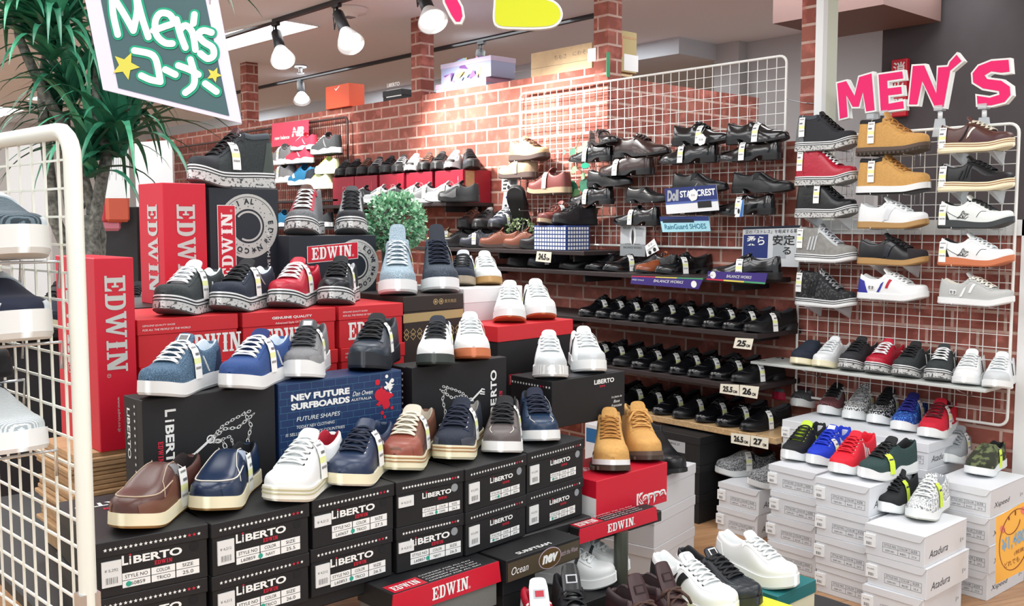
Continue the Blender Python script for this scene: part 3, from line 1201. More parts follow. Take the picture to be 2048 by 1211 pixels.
def surf_plate(s, u0, u1, v0, v1, side, name, mats_, bars=True, off=.003):
    """small rectangular label with dark bars on the side of an upper"""
    mb = MB()
    f = (lambda v: v) if side == 0 else (lambda v: 1 - v)
    U, V = ss_nodes(s, u0, u1, f(v0), f(v1), 4, 4)
    s.patch(mb, U, V, off)
    if bars:
        for k in (.25, .5, .75):
            for q0, q1 in ((.15, .42), (.58, .85)):
                t = np.linspace(q0, q1, 3)
                u = u0 + (u1 - u0) * t
                v = f(v0 + (v1 - v0) * k) + 0 * t
                mb.tube(list(s.S(u, v) + s.N(u, v) * (off + .0006)), .0013, 4, 1)
        for q in (.15, .85):
            v = f(v0 + (v1 - v0) * np.linspace(.2, .8, 3))
            u = u0 + (u1 - u0) * q + 0 * v
            mb.tube(list(s.S(u, v) + s.N(u, v) * (off + .0006)), .001, 4, 1)
    return name, mb.mesh(name, mats_)


# two figures sitting back to back, as line work in a unit box
SITTERS = [[(.02, .08), (.20, .30), (.34, .52), (.40, .74), (.47, .90), (.50, .62), (.53, .90), (.60, .74), (.66, .52), (.80, .30), (.98, .08)],
           [(.02, .08), (.14, .08), (.27, .30), (.36, .10), (.45, .10), (.47, .40), (.50, .14), (.53, .40), (.55, .10), (.64, .10), (.73, .30), (.86, .08), (.98, .08)],
           [(.30, .40), (.40, .48), (.44, .62)], [(.70, .40), (.60, .48), (.56, .62)]]


def sitters_on(s, side, u0=.22, u1=.40, v0=.08, v1=.27, m=None):
    f = [[(u0 + (u1 - u0) * x, v0 + (v1 - v0) * y) for x, y in ln] for ln in SITTERS]
    return surf_lines(s, f, .0011, 'emblem', m, side)
S3 = lambda u0, du, m, w=.016, n=3, lean=.05, va=.07, vb=.27: [([(u0 + du * i, va), (u0 + du * i + lean, vb)], w, m) for i in range(n)]
VULC = dict(sole=rub_w, foxing=black, tread=tread, outsole=greyrub, sole_h=(.040, .036), spring=.020)

# --- first tier of the display
make_shoe('slip_brown', prof='slip', upper=brown, toe=None, laces=0, gore=C('gore_grey', '7b7c80', .8), sole=cream, outsole=gum, toeseam=C('thread', 'b9a48c', .7), mudguard=brown2,
          seam=[([(.43, .40), (.55, .36), (.66, .30), (.72, .12)], C('thread', 'b9a48c'))], sole_h=(.030, .026), tagside=1, tagu=.40, lining=C('dark_lining', '2a2223', .9))
make_shoe('slip_navy', prof='slip', upper=C('navy_gloss', '152743', .28), laces=0, gore=C('gore_blue', '9aa7b8', .8), sole=cream, outsole=gum, toeseam=C('thread_w', 'd6d2c6', .7), mudguard=C('navy_gloss2', '1a2c49', .35),
          seam=[([(.43, .40), (.55, .36), (.66, .30), (.72, .12)], C('thread_w', 'd6d2c6'))], sole_h=(.030, .026), tagside=1, tagu=.40, lining=black)
make_shoe('white_navyband', upper=white, lace=rub_w, lining=C('crimson_lining', 'a3122c', .8), tongue=white, eyestay=white, eyelet=black, sole=offw, outsole=offw, sole_h=(.034, .028), foxing=C('tan_line', 'b9b48c'),
          stripes=[([(.36, .16), (.50, .17)], .030, C('navy_band', '1d2b3c')), ([(.37, .10), (.51, .11)], .012, C('navy_band', '1d2b3c'))], tagside=1, heel=C('navy_band', '1d2b3c'), ut=.84)
make_shoe('navy_bars', upper=navy, lace=C('navy_lace', '141d33', .8), eyestay=navy, eyelet=steel, sole=cream, outsole=offw, toe=navy, tagside=1, ut=.70, tongue=navy, heel=navy,
          stripes=[([(.30, .06), (.37, .30)], .012, white), ([(.345, .06), (.415, .30)], .018, greys), ([(.39, .06), (.46, .30)], .012, greys)])
make_shoe('brown_cream', upper=brown2, mudguard=C('maroon_leather', '4a2327', .4), toe=C('russet_leather', '8b4a3b', .4), lace=C('cream_lace', 'd9d2bf', .8), lining=C('cream_lining', 'c9c2b2', .9), eyestay=brown2, sole=cream, outsole=cream,
          foxing=C('welt_tan', 'a57a4e'), sole_h=(.036, .032), tagside=1, ut=.74, stripes=[([(.36, .06), (.46, .26)], .04, offw)], tongue=C('cream_lining', 'c9c2b2'))
make_shoe('navy_welt', upper=navyc, mudguard=C('slate_leather', '3b3f4a', .45), lace=C('navy_lace', '141d33'), lining=C('grey_lining', 'b4b3ad', .9), eyestay=C('navy_lace', '141d33'), eyelet=steel, sole=cream, outsole=cream, foxing=C('welt_tan', 'a57a4e'),
          sole_h=(.036, .032), tagside=1, ut=.76, stripes=[([(.36, .06), (.46, .28)], .03, greys)])
make_shoe('grey_bowling', upper=C('taupe_leather', '5d5655', .5, bump=.1), lace=black, lining=C('charcoal_lining', '2b2c30', .9), tongue=black, eyestay=C('taupe_leather', '5d5655'), sole=rub_w, outsole=rub_w, seam=[([(.70, .42), (.80, .36), (.95, .30)], C('thread_w', 'd6d2c6')), ([(.42, .30), (.56, .29), (.72, .33)], C('thread_w', 'd6d2c6'))],
          tagside=1, stripes=S3(.28, .05, offw, .014), sole_h=(.030, .026))
make_shoe('navy_bowling', upper=C('ink_leather', '1f3550', .35, bump=.1), lace=C('navy_lace', '141d33'), eyestay=C('ink_leather', '1f3550'), tongue=C('navy_lace', '141d33'), lining=C('charcoal_lining', '2b2c30'), sole=rub_w, outsole=rub_w, seam=[([(.70, .42), (.80, .36), (.95, .30)], C('thread_w', 'd6d2c6')), ([(.42, .30), (.56, .29), (.72, .33)], C('thread_w', 'd6d2c6'))],
          tagside=1, stripes=S3(.28, .05, navyc, .014), sole_h=(.030, .026))
boot = dict(form='boot', prof='boot', upper=tan, lace=tanlace, tongue=tan, eyestay=tan, eyelet=brass, collar=tan, lug=True, laces=7, L=.30, W=.110, lining=C('boot_lining', '8a6c45', .9), tongue_h=.028, ul=.72, hk=.90)
make_shoe('boot_white', sole=rub_w, outsole=C('lug_dark', '4a4139', .7), sole_h=(.040, .034), toe=tan, ut=.74, tagside=0, **boot)
make_shoe('boot_dark', sole=C('lug_brown', '5a4a40', .7), outsole=C('lug_dark', '4a4139'), sole_h=(.034, .028), bow=True, **{**boot, 'laces': 5, 'ul': .66, 'lace': C('honey_lace', 'd2a05c', .8)})
# --- second tier
make_shoe('denim_fleck', upper=denim, toe=denim, ut=.76, heel=denim_d, eyestay=denim, eyelet=rub_w, lace=rub_w, lining=C('sky_lining', 'cfdbe4', .9), tongue=denim, sole=rub_w, foxing=None, outsole=rub_w, tagside=1, stripes=[([(.28, .06), (.36, .30)], .014, white)], sole_h=(.034, .030), tonguepatch=(white, greys))
make_shoe('denim_blue', upper=denim_b, toe=denim_b, ut=.76, heel=C('deep_blue_denim', '1d2f66', .85), eyestay=denim_b, eyelet=rub_w, lace=rub_w, lining=C('sky_lining', 'cfdbe4'), tongue=C('deep_blue_denim', '1d2f66'), sole=rub_w, outsole=rub_w, tagside=1, stripes=[([(.28, .06), (.36, .30)], .014, white)], sole_h=(.034, .030))
make_shoe('grey_runner', form='runner', prof='run', upper=greys, mudguard=C('grey_patch', '8b8c8e', .9, noise=.15), eyestay=greys, lace=C('graphite_lace', '34363a', .8), tongue=C('graphite', '4a4b4f', .8), lining=C('graphite', '4a4b4f'), sole=rub_w, outsole=rub_w, wave=1, sole_h=(.042, .034), tagside=1, tonguepatch=(greys, white), W=.108)
make_shoe('black_runner', form='runner', prof='run', upper=C('blue_black_leather', '232c38', .45), mudguard=C('blue_black_gloss', '29333f', .35), toe=C('blue_black_gloss', '29333f'), ut=.84, eyestay=C('blue_black_leather', '232c38'), lace=black, tongue=black, lining=C('charcoal_lining', '2b2c30'), sole=C('ink_rubber', '1c222b', .5), outsole=C('ink_rubber', '1c222b'), wave=1, sole_h=(.042, .034), tagside=1, W=.110)
make_shoe('court_blacksole', upper=white2, toe=white, lace=black, tongue=C('ink_tongue', '1f2531', .8), lining=C('ink_tongue', '1f2531'), eyestay=white, sole=C('slate_rubber', '3a423f', .5), outsole=C('slate_rubber', '3a423f'), tagside=1, ut=.72, sole_h=(.030, .026))
make_shoe('court_gumsole', upper=white2, toe=white, lace=rub_w, tongue=white2, lining=C('ink_tongue', '1f2531'), eyestay=white, eyelet=black, sole=gum_o, outsole=gum_o, tagside=1, ut=.72, sole_h=(.030, .026))
make_shoe('court_ribbed', upper=white2, toe=C('pale_grey_suede', 'c3c8ca', .9), lace=rub_w, tongue=white2, lining=C('ink_tongue', '1f2531'), eyestay=white2, eyelet=None, sole=pattern_mat('ribbed_rubber', h2('f0f2f2'), h2('cfd3d3'), 'wave', 40, .5, rough=.5), outsole=rub_w, ut=.84, sole_h=(.036, .032), stripes=[([(.40, .30), (.30, .06)], .010, black)], tagside=0)
make_shoe('court_greytoe', upper=white, toe=C('pale_grey_suede', 'c3c8ca'), lace=rub_w, tongue=white, lining=white2, eyestay=white, eyelet=black, sole=rub_w, outsole=rub_w, ut=.86, sole_h=(.036, .032), stripes=[([(.42, .30), (.30, .05)], .010, black), ([(.45, .30), (.33, .05)], .006, black)], tagside=1)
# --- third tier
make_shoe('vulc_grey', upper=charc, toe=charc, ut=.80, lace=white2, tongue=white2, eyestay=charc, eyelet=steel, lining=white2, heel=charc, tagside=1, stripes=[([(.30, .30), (.33, .06)], .008, white)], **VULC)
make_shoe('vulc_navy', upper=navyc, toe=navyc, ut=.80, lace=black, tongue=black, eyestay=navyc, eyelet=steel, lining=white2, heel=navyc, tagside=1, stripes=[([(.40, .33), (.30, .20)], .008, white)], **VULC)
make_shoe('vulc_red', upper=redl, toe=redl, ut=.78, lace=rub_w, tongue=redl, eyestay=redl, eyelet=white, lining=redl, tagside=1, stripes=[([(.36, .05), (.38, .28)], .03, white), ([(.30, .05), (.32, .28)], .014, C('red_leather', 'b01730'))], **VULC)
make_shoe('vulc_black', upper=C('black_gloss_leather', '15181f', .3), toe=C('black_gloss_leather', '15181f'), ut=.80, lace=black, tongue=black, eyestay=black, eyelet=steel, lining=C('silver_lining', 'b9bcc2', .7), tagside=1, stripes=[([(.36, .30), (.33, .05)], .008, white)], **VULC)
hib = dict(prof='high', laces=7, sole=rub_w, outsole=rub_w, sole_h=(.034, .032), tongue_h=.045, tagside=1, W=.108)
make_shoe('high_wool_grey', upper=greyw, lace=C('ice_lace', 'd5dfe4', .8), tongue=greyw, eyestay=greyw, lining=greyw, toe=greyw, ut=.80, **hib)
make_shoe('high_wool_dark', upper=dkwool, lace=C('navy_lace', '141d33'), tongue=C('ink_tongue', '1f2531'), eyestay=dkwool, eyelet=None, lining=C('ink_tongue', '1f2531'), toe=dkwool, ut=.80, **hib)
make_shoe('court_plain', upper=white, toe=pattern_mat('pebbled_white', h2('e6ebec'), h2('f4f6f6'), 'voronoi', 260, .4), ut=.78, lace=rub_w, tongue=white, eyestay=white, lining=white2, sole=rub_w, outsole=gum_o, sole_h=(.030, .026), tagside=1, spring=.022)
make_shoe('court_blackbars', upper=white, toe=pattern_mat('pebbled_white', h2('e6ebec'), h2('f4f6f6')), ut=.78, lace=rub_w, tongue=white, eyestay=white, lining=white2, sole=rub_w, outsole=gum_o, sole_h=(.030, .026), tagside=1, spring=.022, stripes=S3(.30, .055, black, .02, 3))
make_shoe('derby_blacklace', upper=navyc, lace=black, tongue=C('silver_lining', 'b9bcc2'), lining=C('silver_lining', 'b9bcc2'), sole=C('tan_rubber', '9b8f7c', .6), outsole=C('tan_rubber', '9b8f7c'), eyestay=navyc, tagside=1)
make_shoe('trainer_gum', upper=white, toe=C('pale_suede', 'dfe3e0', .9), lace=rub_w, tongue=white, lining=C('blush_lining', 'b59a90', .9), eyestay=white, sole=gum, outsole=gum, tagside=1, sole_h=(.024, .02), ut=.80)
# --- fourth tier and the top
make_shoe('vulc_greyfleck', prof='high', upper=C('ash_cloth', '6d7073', .9, noise=.3, nscale=300), lace=rub_w, tongue=brown, lining=redl, eyestay=C('crimson_trim', 'a3182f', .6), laces=6, **{**VULC, 'sole_h': (.042, .038)}, hk=.92)
make_shoe('vulc_charhigh', prof='high', upper=C('graphite_cloth', '26282d', .8), lace=black, tongue=C('graphite', '4a4b4f'), lining=C('graphite', '4a4b4f'), eyestay=C('grey_patch', '8b8c8e'), eyelet=steel, laces=6, hk=.92, **{**VULC, 'sole_h': (.042, .038)})
make_shoe('vulc_tophigh', prof='high', upper=charc, toe=C('graphite_cloth', '26282d'), ut=.76, lace=black, tongue=C('maroon_leather', '4a2327'), lining=black, collar=C('padded_green_grey', '39424a', .7), eyestay=C('graphite_cloth', '26282d'), eyelet=steel, laces=7, heel=C('moss_cloth', '46504b', .85), tagside=1, tagu=.56, **{**VULC, 'sole_h': (.046, .042)})

# --- the white wire grid
make_shoe('grid_charcoal_high', prof='high', upper=C('graphite_cloth', '26282d'), heel=C('ash_cloth', '6d7073'), lace=black, tongue=black, lining=black, collar=C('padded_green_grey', '39424a'), eyestay=C('graphite_cloth', '26282d'), eyelet=steel, laces=6, tagside=-1, tagu=.16, **VULC)
make_shoe('grid_red_high', prof='high', upper=quiltr, heel=redl, lace=rub_w, tongue=C('maroon_leather', '4a2327'), lining=C('maroon_leather', '4a2327'), eyestay=redl, laces=6, tagside=-1, tagu=.12, stripes=[([(.02, .07), (.22, .07)], .03, redl)], **VULC)
make_shoe('grid_black_high', prof='high', upper=quilt, lace=black, tongue=black, lining=black, eyestay=black, laces=6, tagside=-1, tagu=.42, **VULC)
make_shoe('grid_grey_high', prof='high', upper=C('pebble_suede', '8b8a86', .9, noise=.1), toe=C('pebble_suede', '8b8a86'), ut=.78, lace=C('silver_lining', 'b9bcc2'), tongue=C('grey_patch', '8b8c8e'), lining=greys, eyestay=C('pale_grey_suede', 'c3c8ca'), sole=rub_w, foxing=black, outsole=rub_w, laces=6, tagside=-1, tagu=.12, stripes=S3(.26, .055, C('pale_grey_suede', 'c3c8ca'), .026), sole_h=(.034, .03))
make_shoe('grid_black_grey_high', prof='high', upper=pattern_mat('mottled_black', h2('1c1d20'), h2('4b4c4e'), 'noise', 90, .56), lace=C('mottled_lace', '8b8c8e'), tongue=knit_bw, lining=black, eyestay=black, sole=rub_w, foxing=black, outsole=rub_w, laces=6, tagside=-1, tagu=.10, stripes=S3(.26, .055, black, .026), sole_h=(.034, .03))
make_shoe('grid_boot_dark', sole=C('lug_brown', '5a4a40'), outsole=C('lug_dark', '4a4139'), sole_h=(.032, .028), tagside=-1, tagu=.26, **{**boot, 'collar': black, 'laces': 4, 'lace': tanlace, 'lining': black})
make_shoe('grid_boot_white', sole=rub_w, outsole=blackrub, sole_h=(.034, .030), tagside=-1, tagu=.26, toe=tan, ut=.74, **{**boot, 'collar': black, 'laces': 5, 'lining': black, 'lug': False})
gat = dict(sole=gum, outsole=gum, sole_h=(.026, .020), laces=5, spring=.016, form='runner', W=.098)
make_shoe('grid_gat_white', upper=white, toe=C('white_suede', 'e6e8e8', .9), ut=.78, heel=white, lace=rub_w, tongue=white, lining=white, eyestay=white, stripes=[([(.46, .02), (.56, .30)], .09, C('pearl_panel', 'd6dade', .35))], **gat)
make_shoe('grid_gat_black', upper=C('black_gat', '121318', .35), toe=C('soot_suede', '241f22', .9), ut=.78, lace=black, tongue=black, lining=greys, eyestay=C('black_gat', '121318'), stripes=[([(.46, .02), (.56, .30)], .09, C('black_panel', '1b1e26', .3))], **gat)
make_shoe('grid_tricolour', upper=white, lace=rub_w, tongue=white, lining=white, heel=C('cobalt', '2a2e94', .6), eyestay=white, sole=rub_w, outsole=rub_w, sole_h=(.024, .022), stripes=[([(.35, .06), (.41, .24)], .036, C('cobalt', '2a2e94')), ([(.48, .06), (.54, .24)], .036, C('scarlet', 'b8122f', .6))],
          logo=[lambda s: surf_plate(s, .20, .29, .12, .24, 1, 'logo_patch', (white, black))], spring=.018)
make_shoe('grid_grey_canvas', upper=C('stone_canvas', 'b7bab8', .9, noise=.05, nscale=400), lace=offw, tongue=C('stone_canvas', 'b7bab8'), lining=offw, eyestay=C('stone_canvas', 'b7bab8'), eyelet=steel, sole=rub_w, outsole=rub_w, sole_h=(.024, .022), stripes=[([(.35, .06), (.41, .24)], .036, white), ([(.48, .06), (.54, .24)], .036, white)],
          logo=[lambda s: surf_plate(s, .20, .29, .12, .24, 1, 'logo_patch', (white, black))], spring=.018)
make_shoe('grid_brown_cream', upper=brown, mudguard=C('maroon_leather', '4a2327'), lace=C('cream_lace', 'd9d2bf'), tongue=brown, lining=C('cream_lining', 'c9c2b2'), eyestay=brown, sole=cream, outsole=cream, foxing=C('welt_tan', 'a57a4e'), sole_h=(.036, .030), tagside=-1, tagu=.10, stripes=[([(.34, .06), (.44, .26)], .03, C('soot_suede', '241f22')), ([(.45, .06), (.54, .24)], .03, offw)])
make_shoe('grid_black_cream', upper=C('black_grained', '16171a', .45, bump=.15), mudguard=C('soot_suede', '241f22'), lace=black, tongue=C('black_grained', '16171a'), lining=C('silver_lining', 'b9bcc2'), eyestay=C('black_grained', '16171a'), sole=cream, outsole=cream, foxing=C('welt_tan', 'a57a4e'), sole_h=(.036, .030), tagside=-1, tagu=.10, stripes=S3(.32, .06, black, .02))
kap = dict(upper=C('white_synthetic', 'e4e9e6', .4), tongue=C('white_synthetic', 'e4e9e6'), heel=black, eyestay=C('white_synthetic', 'e4e9e6'), lining=black, form='runner', sole_h=(.032, .022), tagside=-1, tagu=.10, spring=.022)
make_shoe('grid_kit_black', lace=black, sole=C('graphite_rubber', '33383a', .5), outsole=C('graphite_rubber', '33383a'), logo=[lambda s: sitters_on(s, 1, .30, .47, .06, .26, black)], seam=[([(.16, .22), (.30, .10), (.46, .04)], black), ([(.58, .05), (.64, .20), (.70, .26)], greys)], **kap)
make_shoe('grid_kit_red', lace=rub_w, sole=gum_o, outsole=gum_o, logo=[lambda s: sitters_on(s, 1, .30, .47, .06, .26, black)], seam=[([(.16, .22), (.30, .10), (.46, .04)], black), ([(.58, .05), (.64, .20), (.70, .26)], greys)], **{**kap, 'upper': white, 'tongue': white, 'eyestay': white})
# little shelf under the grid
make_shoe('low_navy_loafer', prof='slip', upper=navyc, laces=0, sole=cream, outsole=cream, toeseam=navy, lining=black)
make_shoe('low_white_cream', upper=white2, lace=rub_w, tongue=white2, eyestay=white2, sole=cream, outsole=cream)
make_shoe('low_black', upper=C('graphite_cloth', '26282d'), lace=black, tongue=black, eyestay=black, eyelet=steel, lining=white2, **VULC)
make_shoe('low_red', upper=redl, lace=rub_w, tongue=redl, eyestay=redl, lining=redl, **VULC)
make_shoe('low_charcoal', upper=charc, lace=black, tongue=black, eyestay=charc, eyelet=steel, lining=C('silver_lining', 'b9bcc2'), stripes=[([(.36, .30), (.33, .05)], .008, white)], **VULC)
make_shoe('low_greywhite', upper=charc, lace=rub_w, tongue=charc, eyestay=charc, lining=white2, stripes=[([(.36, .30), (.33, .05)], .008, white)], **VULC)
make_shoe('low_white_black', upper=white, lace=rub_w, tongue=white, lining=black, eyestay=white, eyelet=black, sole=rub_w, outsole=rub_w, stripes=[([(.42, .30), (.30, .05)], .008, black)])
make_shoe('low_white_pale', upper=white2, toe=C('pale_grey_suede', 'c3c8ca'), ut=.84, lace=rub_w, tongue=white2, lining=white2, eyestay=white2, sole=rub_w, outsole=rub_w, stripes=[([(.42, .30), (.30, .05)], .008, black)])
# --- runners on the white boxes
run = dict(form='runner', prof='run', wave=1, sole_h=(.034, .026), sole=rub_w, outsole=rub_w, W=.100)
make_shoe('run_greypink', upper=greys, lace=greys, tongue=dkgrey, lining=black, **{**run, 'sole': C('hot_pink_rubber', 'e0244f', .5), 'outsole': C('hot_pink_rubber', 'e0244f')})
make_shoe('run_blackmaroon', upper=pattern_mat('black_grey_weave', h2('26272b'), h2('6a6b6f'), 'wave', 60, .6), lace=C('maroon_knit', '5a1620', .8), tongue=black, lining=C('maroon_knit', '5a1620'), eyestay=greys, tagside=1, **run)
make_shoe('run_blackrose', upper=pattern_mat('rose_weave', h2('3a2629'), h2('96585c'), 'wave', 60, .55), lace=black, tongue=black, lining=C('crimson_lining', 'a3122c'), eyestay=greys, tagside=1, **run)
make_shoe('run_white', upper=knit_wb, lace=C('fleck_lace', '9a9c9e'), tongue=knit_wb, lining=black, tagside=1, stripes=S3(.30, .05, black, .014, 4), **run)
make_shoe('run_black', upper=knit_bw, lace=black, tongue=black, lining=black, tagside=1, stripes=S3(.30, .05, black, .014, 4), **run)
make_shoe('run_blue', upper=knit_b, lace=C('cobalt', '2a2e94'), tongue=C('deep_cobalt', '1c1f6e', .7), lining=C('deep_cobalt', '1c1f6e'), heel=C('deep_cobalt', '1c1f6e'), tagside=1, stripes=S3(.30, .05, greyw, .014, 4), **run)
make_shoe('run_red', upper=redc, lace=C('maroon_knit', '5a1620'), tongue=redc, lining=C('maroon_knit', '5a1620'), tagside=1, stripes=S3(.28, .05, white, .016, 4, .07), **run)
make_shoe('mid_black', upper=black, lace=black, tongue=lime, lining=black, tagside=0, eyestay=black, eyelet=lime, stripes=S3(.28, .07, lime, .022, 2), **run)
make_shoe('mid_blue', upper=royal, lace=royal, tongue=royal, lining=royal, eyestay=royal, eyelet=white, stripes=S3(.28, .05, white, .016, 3), tonguepatch=(white, white), tagside=1, tagu=.62, **run)
make_shoe('mid_red', upper=C('bright_red_mesh', 'd8172f', .75), lace=C('bright_red_mesh', 'd8172f'), tongue=C('bright_red_mesh', 'd8172f'), lining=C('bright_red_mesh', 'd8172f'), eyestay=C('bright_red_mesh', 'd8172f'), eyelet=white, stripes=S3(.28, .06, white, .018, 3), **run)
make_shoe('mid_green', upper=green_d, lace=black, tongue=black, lining=black, tagside=1, tagyellow=True, tagu=.66, **run)
make_shoe('pair_black', upper=C('black_mesh', '15181c', .8), lace=black, tongue=black, lining=black, tagside=1, tagyellow=True, tagu=.55, **run)
make_shoe('pair_silver', upper=knit_s, lace=rub_w, tongue=knit_s, lining=C('silver_lining', 'b9bcc2'), tagside=1, tagyellow=True, tagu=.50, stripes=[([(.36, .10), (.50, .24)], .04, white)], **{**run, 'outsole': C('stone_rubber', 'b9bbb0', .6)})
make_shoe('felt_grey', upper=felt, lace=felt, tongue=felt, lining=felt, eyestay=felt, tagside=1, **{**run, 'sole': rub_w})
make_shoe('camo_slip', prof='slip', upper=camo, laces=0, lining=black, sole=rub_w, outsole=rub_w, sole_h=(.030, .026), tagside=1, tagyellow=True, tagu=.36)
make_shoe('knit_slip', form='runner', prof='slip', upper=knit_g, laces=0, lining=black, sole=C('pale_grey_rubber', 'd3d6d6', .6), outsole=C('pale_grey_rubber', 'd3d6d6'), sole_h=(.028, .024), gore=black, tagside=1, tagu=.52)

# --- dress shoes
dr = dict(form='dress', prof='dress', sole=dsole, sole_h=(.0285, .0085), L=.31, W=.098, lean=.24, spring=.010, tongue_h=.012)
for sd, nm in ((1, 'L'), (-1, 'R'), (0, 'N')):
    make_shoe('dress_lace_' + nm, upper=dress, lace=black, eyestay=dress, laces=4, lining=C('shoe_lining', '3a3a3e', .8), ul=.62, tagside=sd, tagu=.55, mirror=1 if sd >= 0 else -1, **dr)
    make_shoe('dress_loafer_' + nm, upper=dress, laces=0, saddle=dress, eyelet=steel, toeseam=dressm, ut=.68, lining=C('shoe_lining', '3a3a3e'), tagside=sd, tagu=.55, mirror=1 if sd >= 0 else -1, **dr)
    make_shoe('dress_plain_' + nm, upper=dressm, laces=0, toeseam=dressm, ut=.70, gore=black, lining=C('shoe_lining', '3a3a3e'), tagside=sd, tagu=.55, **dr)
make_shoe('dress_brown_R', upper=dressb, lace=dressb, eyestay=dressb, laces=4, ul=.62, **dr)
make_shoe('dress_brown_L', upper=dressb, lace=dressb, eyestay=dressb, laces=4, ul=.62, tagside=1, tagu=.6, **dr)
make_shoe('dress_tan', upper=dresst, lace=dressb, eyestay=dresst, laces=4, ul=.62, **dr)
walk = dict(form='boot', sole_h=(.036, .026), L=.28, W=.104, laces=4)
make_shoe('walk_tan', upper=C('sand_leather', 'b59a76', .6), lace=brown, eyestay=C('sand_leather', 'b59a76'), sole=C('walnut_rubber', '4a3a35', .6), outsole=C('walnut_rubber', '4a3a35'), lining=brown2, heel=C('taupe_suede', '8b7762', .9), tagside=1, tagu=.45, **walk)
make_shoe('walk_brown', upper=C('oxblood_leather', '6f3733', .45), lace=brown, eyestay=C('oxblood_leather', '6f3733'), sole=C('sand_rubber', 'a08c72', .6), outsole=C('walnut_rubber', '4a3a35'), lining=brown, tagside=1, tagu=.5, **walk)
make_shoe('walk_black', upper=C('black_walker', '1b1b1f', .5), lace=black, eyestay=C('black_walker', '1b1b1f'), sole=blackrub, outsole=blackrub, lining=black, mudguard=C('soot_suede', '241f22'), **walk)
make_shoe('walk_grey', upper=C('slate_leather', '3b3f4a'), lace=C('silver_lining', 'b9bcc2'), eyestay=C('slate_leather', '3b3f4a'), sole=blackrub, outsole=blackrub, lining=black, stripes=S3(.38, .08, greys, .014, 3), tagside=1, tagu=.6, **walk)
make_shoe('walk_rust', upper=C('rust_leather', '7d4530', .45), lace=brown, eyestay=C('rust_leather', '7d4530'), sole=C('walnut_rubber', '4a3a35'), outsole=C('walnut_rubber', '4a3a35'), lining=brown, **walk)
# --- trainers on the far wall
tr = dict(form='runner', prof='run', wave=1, sole_h=(.036, .028), laces=5)
make_shoe('far_black', upper=C('black_walker', '1b1b1f'), lace=black, eyestay=black, sole=blackrub, outsole=blackrub, mudguard=C('slate_leather', '3b3f4a'), lining=black, toe=blackrub, ut=.88, **tr)
make_shoe('far_blackgrey', upper=C('soot_mesh', '232529', .8), lace=C('grey_patch', '8b8c8e'), eyestay=C('grey_patch', '8b8c8e'), sole=blackrub, outsole=blackrub, mudguard=greys, lining=C('maroon_knit', '5a1620'), toe=blackrub, ut=.88, **tr)
make_shoe('far_white', upper=white, lace=rub_w, eyestay=white, sole=rub_w, outsole=blackrub, lining=greys, toe=blackrub, ut=.93, **tr)
make_shoe('far_brownblack', upper=C('umber_mesh', '3b2a2a', .8), lace=brown2, eyestay=brown, sole=blackrub, outsole=blackrub, lining=brown, toe=blackrub, ut=.86, **tr)
make_shoe('far_grey', upper=greys, lace=C('pale_grey_suede', 'c3c8ca'), eyestay=greys, sole=C('pale_grey_rubber', 'd3d6d6'), outsole=C('pale_grey_rubber', 'd3d6d6'), lining=dkgrey, tagside=1, **tr)
make_shoe('far_silver', upper=C('pale_grey_suede', 'c3c8ca'), lace=rub_w, eyestay=greys, sole=rub_w, outsole=blackrub, lining=dkgrey, tagside=1, **tr)
make_shoe('far_red', upper=C('coral_red_mesh', 'd6354f', .75), lace=rub_w, eyestay=C('coral_red_mesh', 'd6354f'), sole=rub_w, outsole=black, lining=redc, stripes=[([(.3, .08), (.42, .26)], .05, C('pale_rose', 'e6a6ae'))], **tr)
make_shoe('far_charcoal', upper=dkgrey, lace=rub_w, eyestay=dkgrey, sole=rub_w, outsole=blackrub, lining=C('maroon_knit', '5a1620'), stripes=[([(.34, .08), (.44, .26)], .04, greys)], **tr)
make_shoe('far_teal', upper=C('teal_mesh', '146a94', .75), lace=C('teal_mesh', '146a94'), eyestay=C('teal_mesh', '146a94'), sole=rub_w, outsole=black, lining=navyc, heel=navyc, stripes=[([(.62, .06), (.70, .3)], .06, white)], **tr)
make_shoe('far_lime', upper=C('pale_lime_mesh', 'd3dcae', .75), lace=C('neon_lime', 'd0e63c', .6), eyestay=C('pale_lime_mesh', 'd3dcae'), sole=C('ivory_rubber', 'e4e6d2', .6), outsole=C('ivory_rubber', 'e4e6d2'), lining=C('neon_lime', 'd0e63c'), **tr)

# --- shoes at the bottom and on the left grid
shell = dict(shellcap=True, ut=.76, form='boot', sole_h=(.032, .028), W=.106, L=.295)
make_shoe('shell_white', upper=white, toe=rub_w, lace=rub_w, tongue=white, lining=white, eyestay=white, eyelet=black, sole=rub_w, outsole=offw, heel=black, tonguepatch=(C('silver_print', 'b9bcc2'), white), stripes=[([(.30 + .15 * i, .04), (.40 + .15 * i, .25)], .075, black) for i in range(2)], **shell)
make_shoe('shell_black', upper=C('ink_shell', '171c22', .5), toe=C('ink_shell_rubber', '1d242a', .35), lace=black, tongue=C('ink_shell', '171c22'), lining=black, eyestay=C('ink_shell', '171c22'), sole=C('ink_shell_rubber', '1d242a'), outsole=C('ink_shell_rubber', '1d242a'), heel=white, tonguepatch=(white, black), **shell)
make_shoe('plain_white', upper=white, lace=rub_w, tongue=white, lining=white, eyestay=white, sole=rub_w, outsole=rub_w, heel=white, sole_h=(.036, .032), L=.295)
make_shoe('white_strap', upper=C('dove_white', 'd9dddd', .5), lace=rub_w, tongue=white, lining=C('pale_grey_suede', 'c3c8ca'), eyestay=C('dove_white', 'd9dddd'), heel=C('grey_patch', '8b8c8e'), sole=white, outsole=rub_w, stripes=[([(.60, .10), (.62, .36)], .03, dkgrey)], sole_h=(.030, .026))
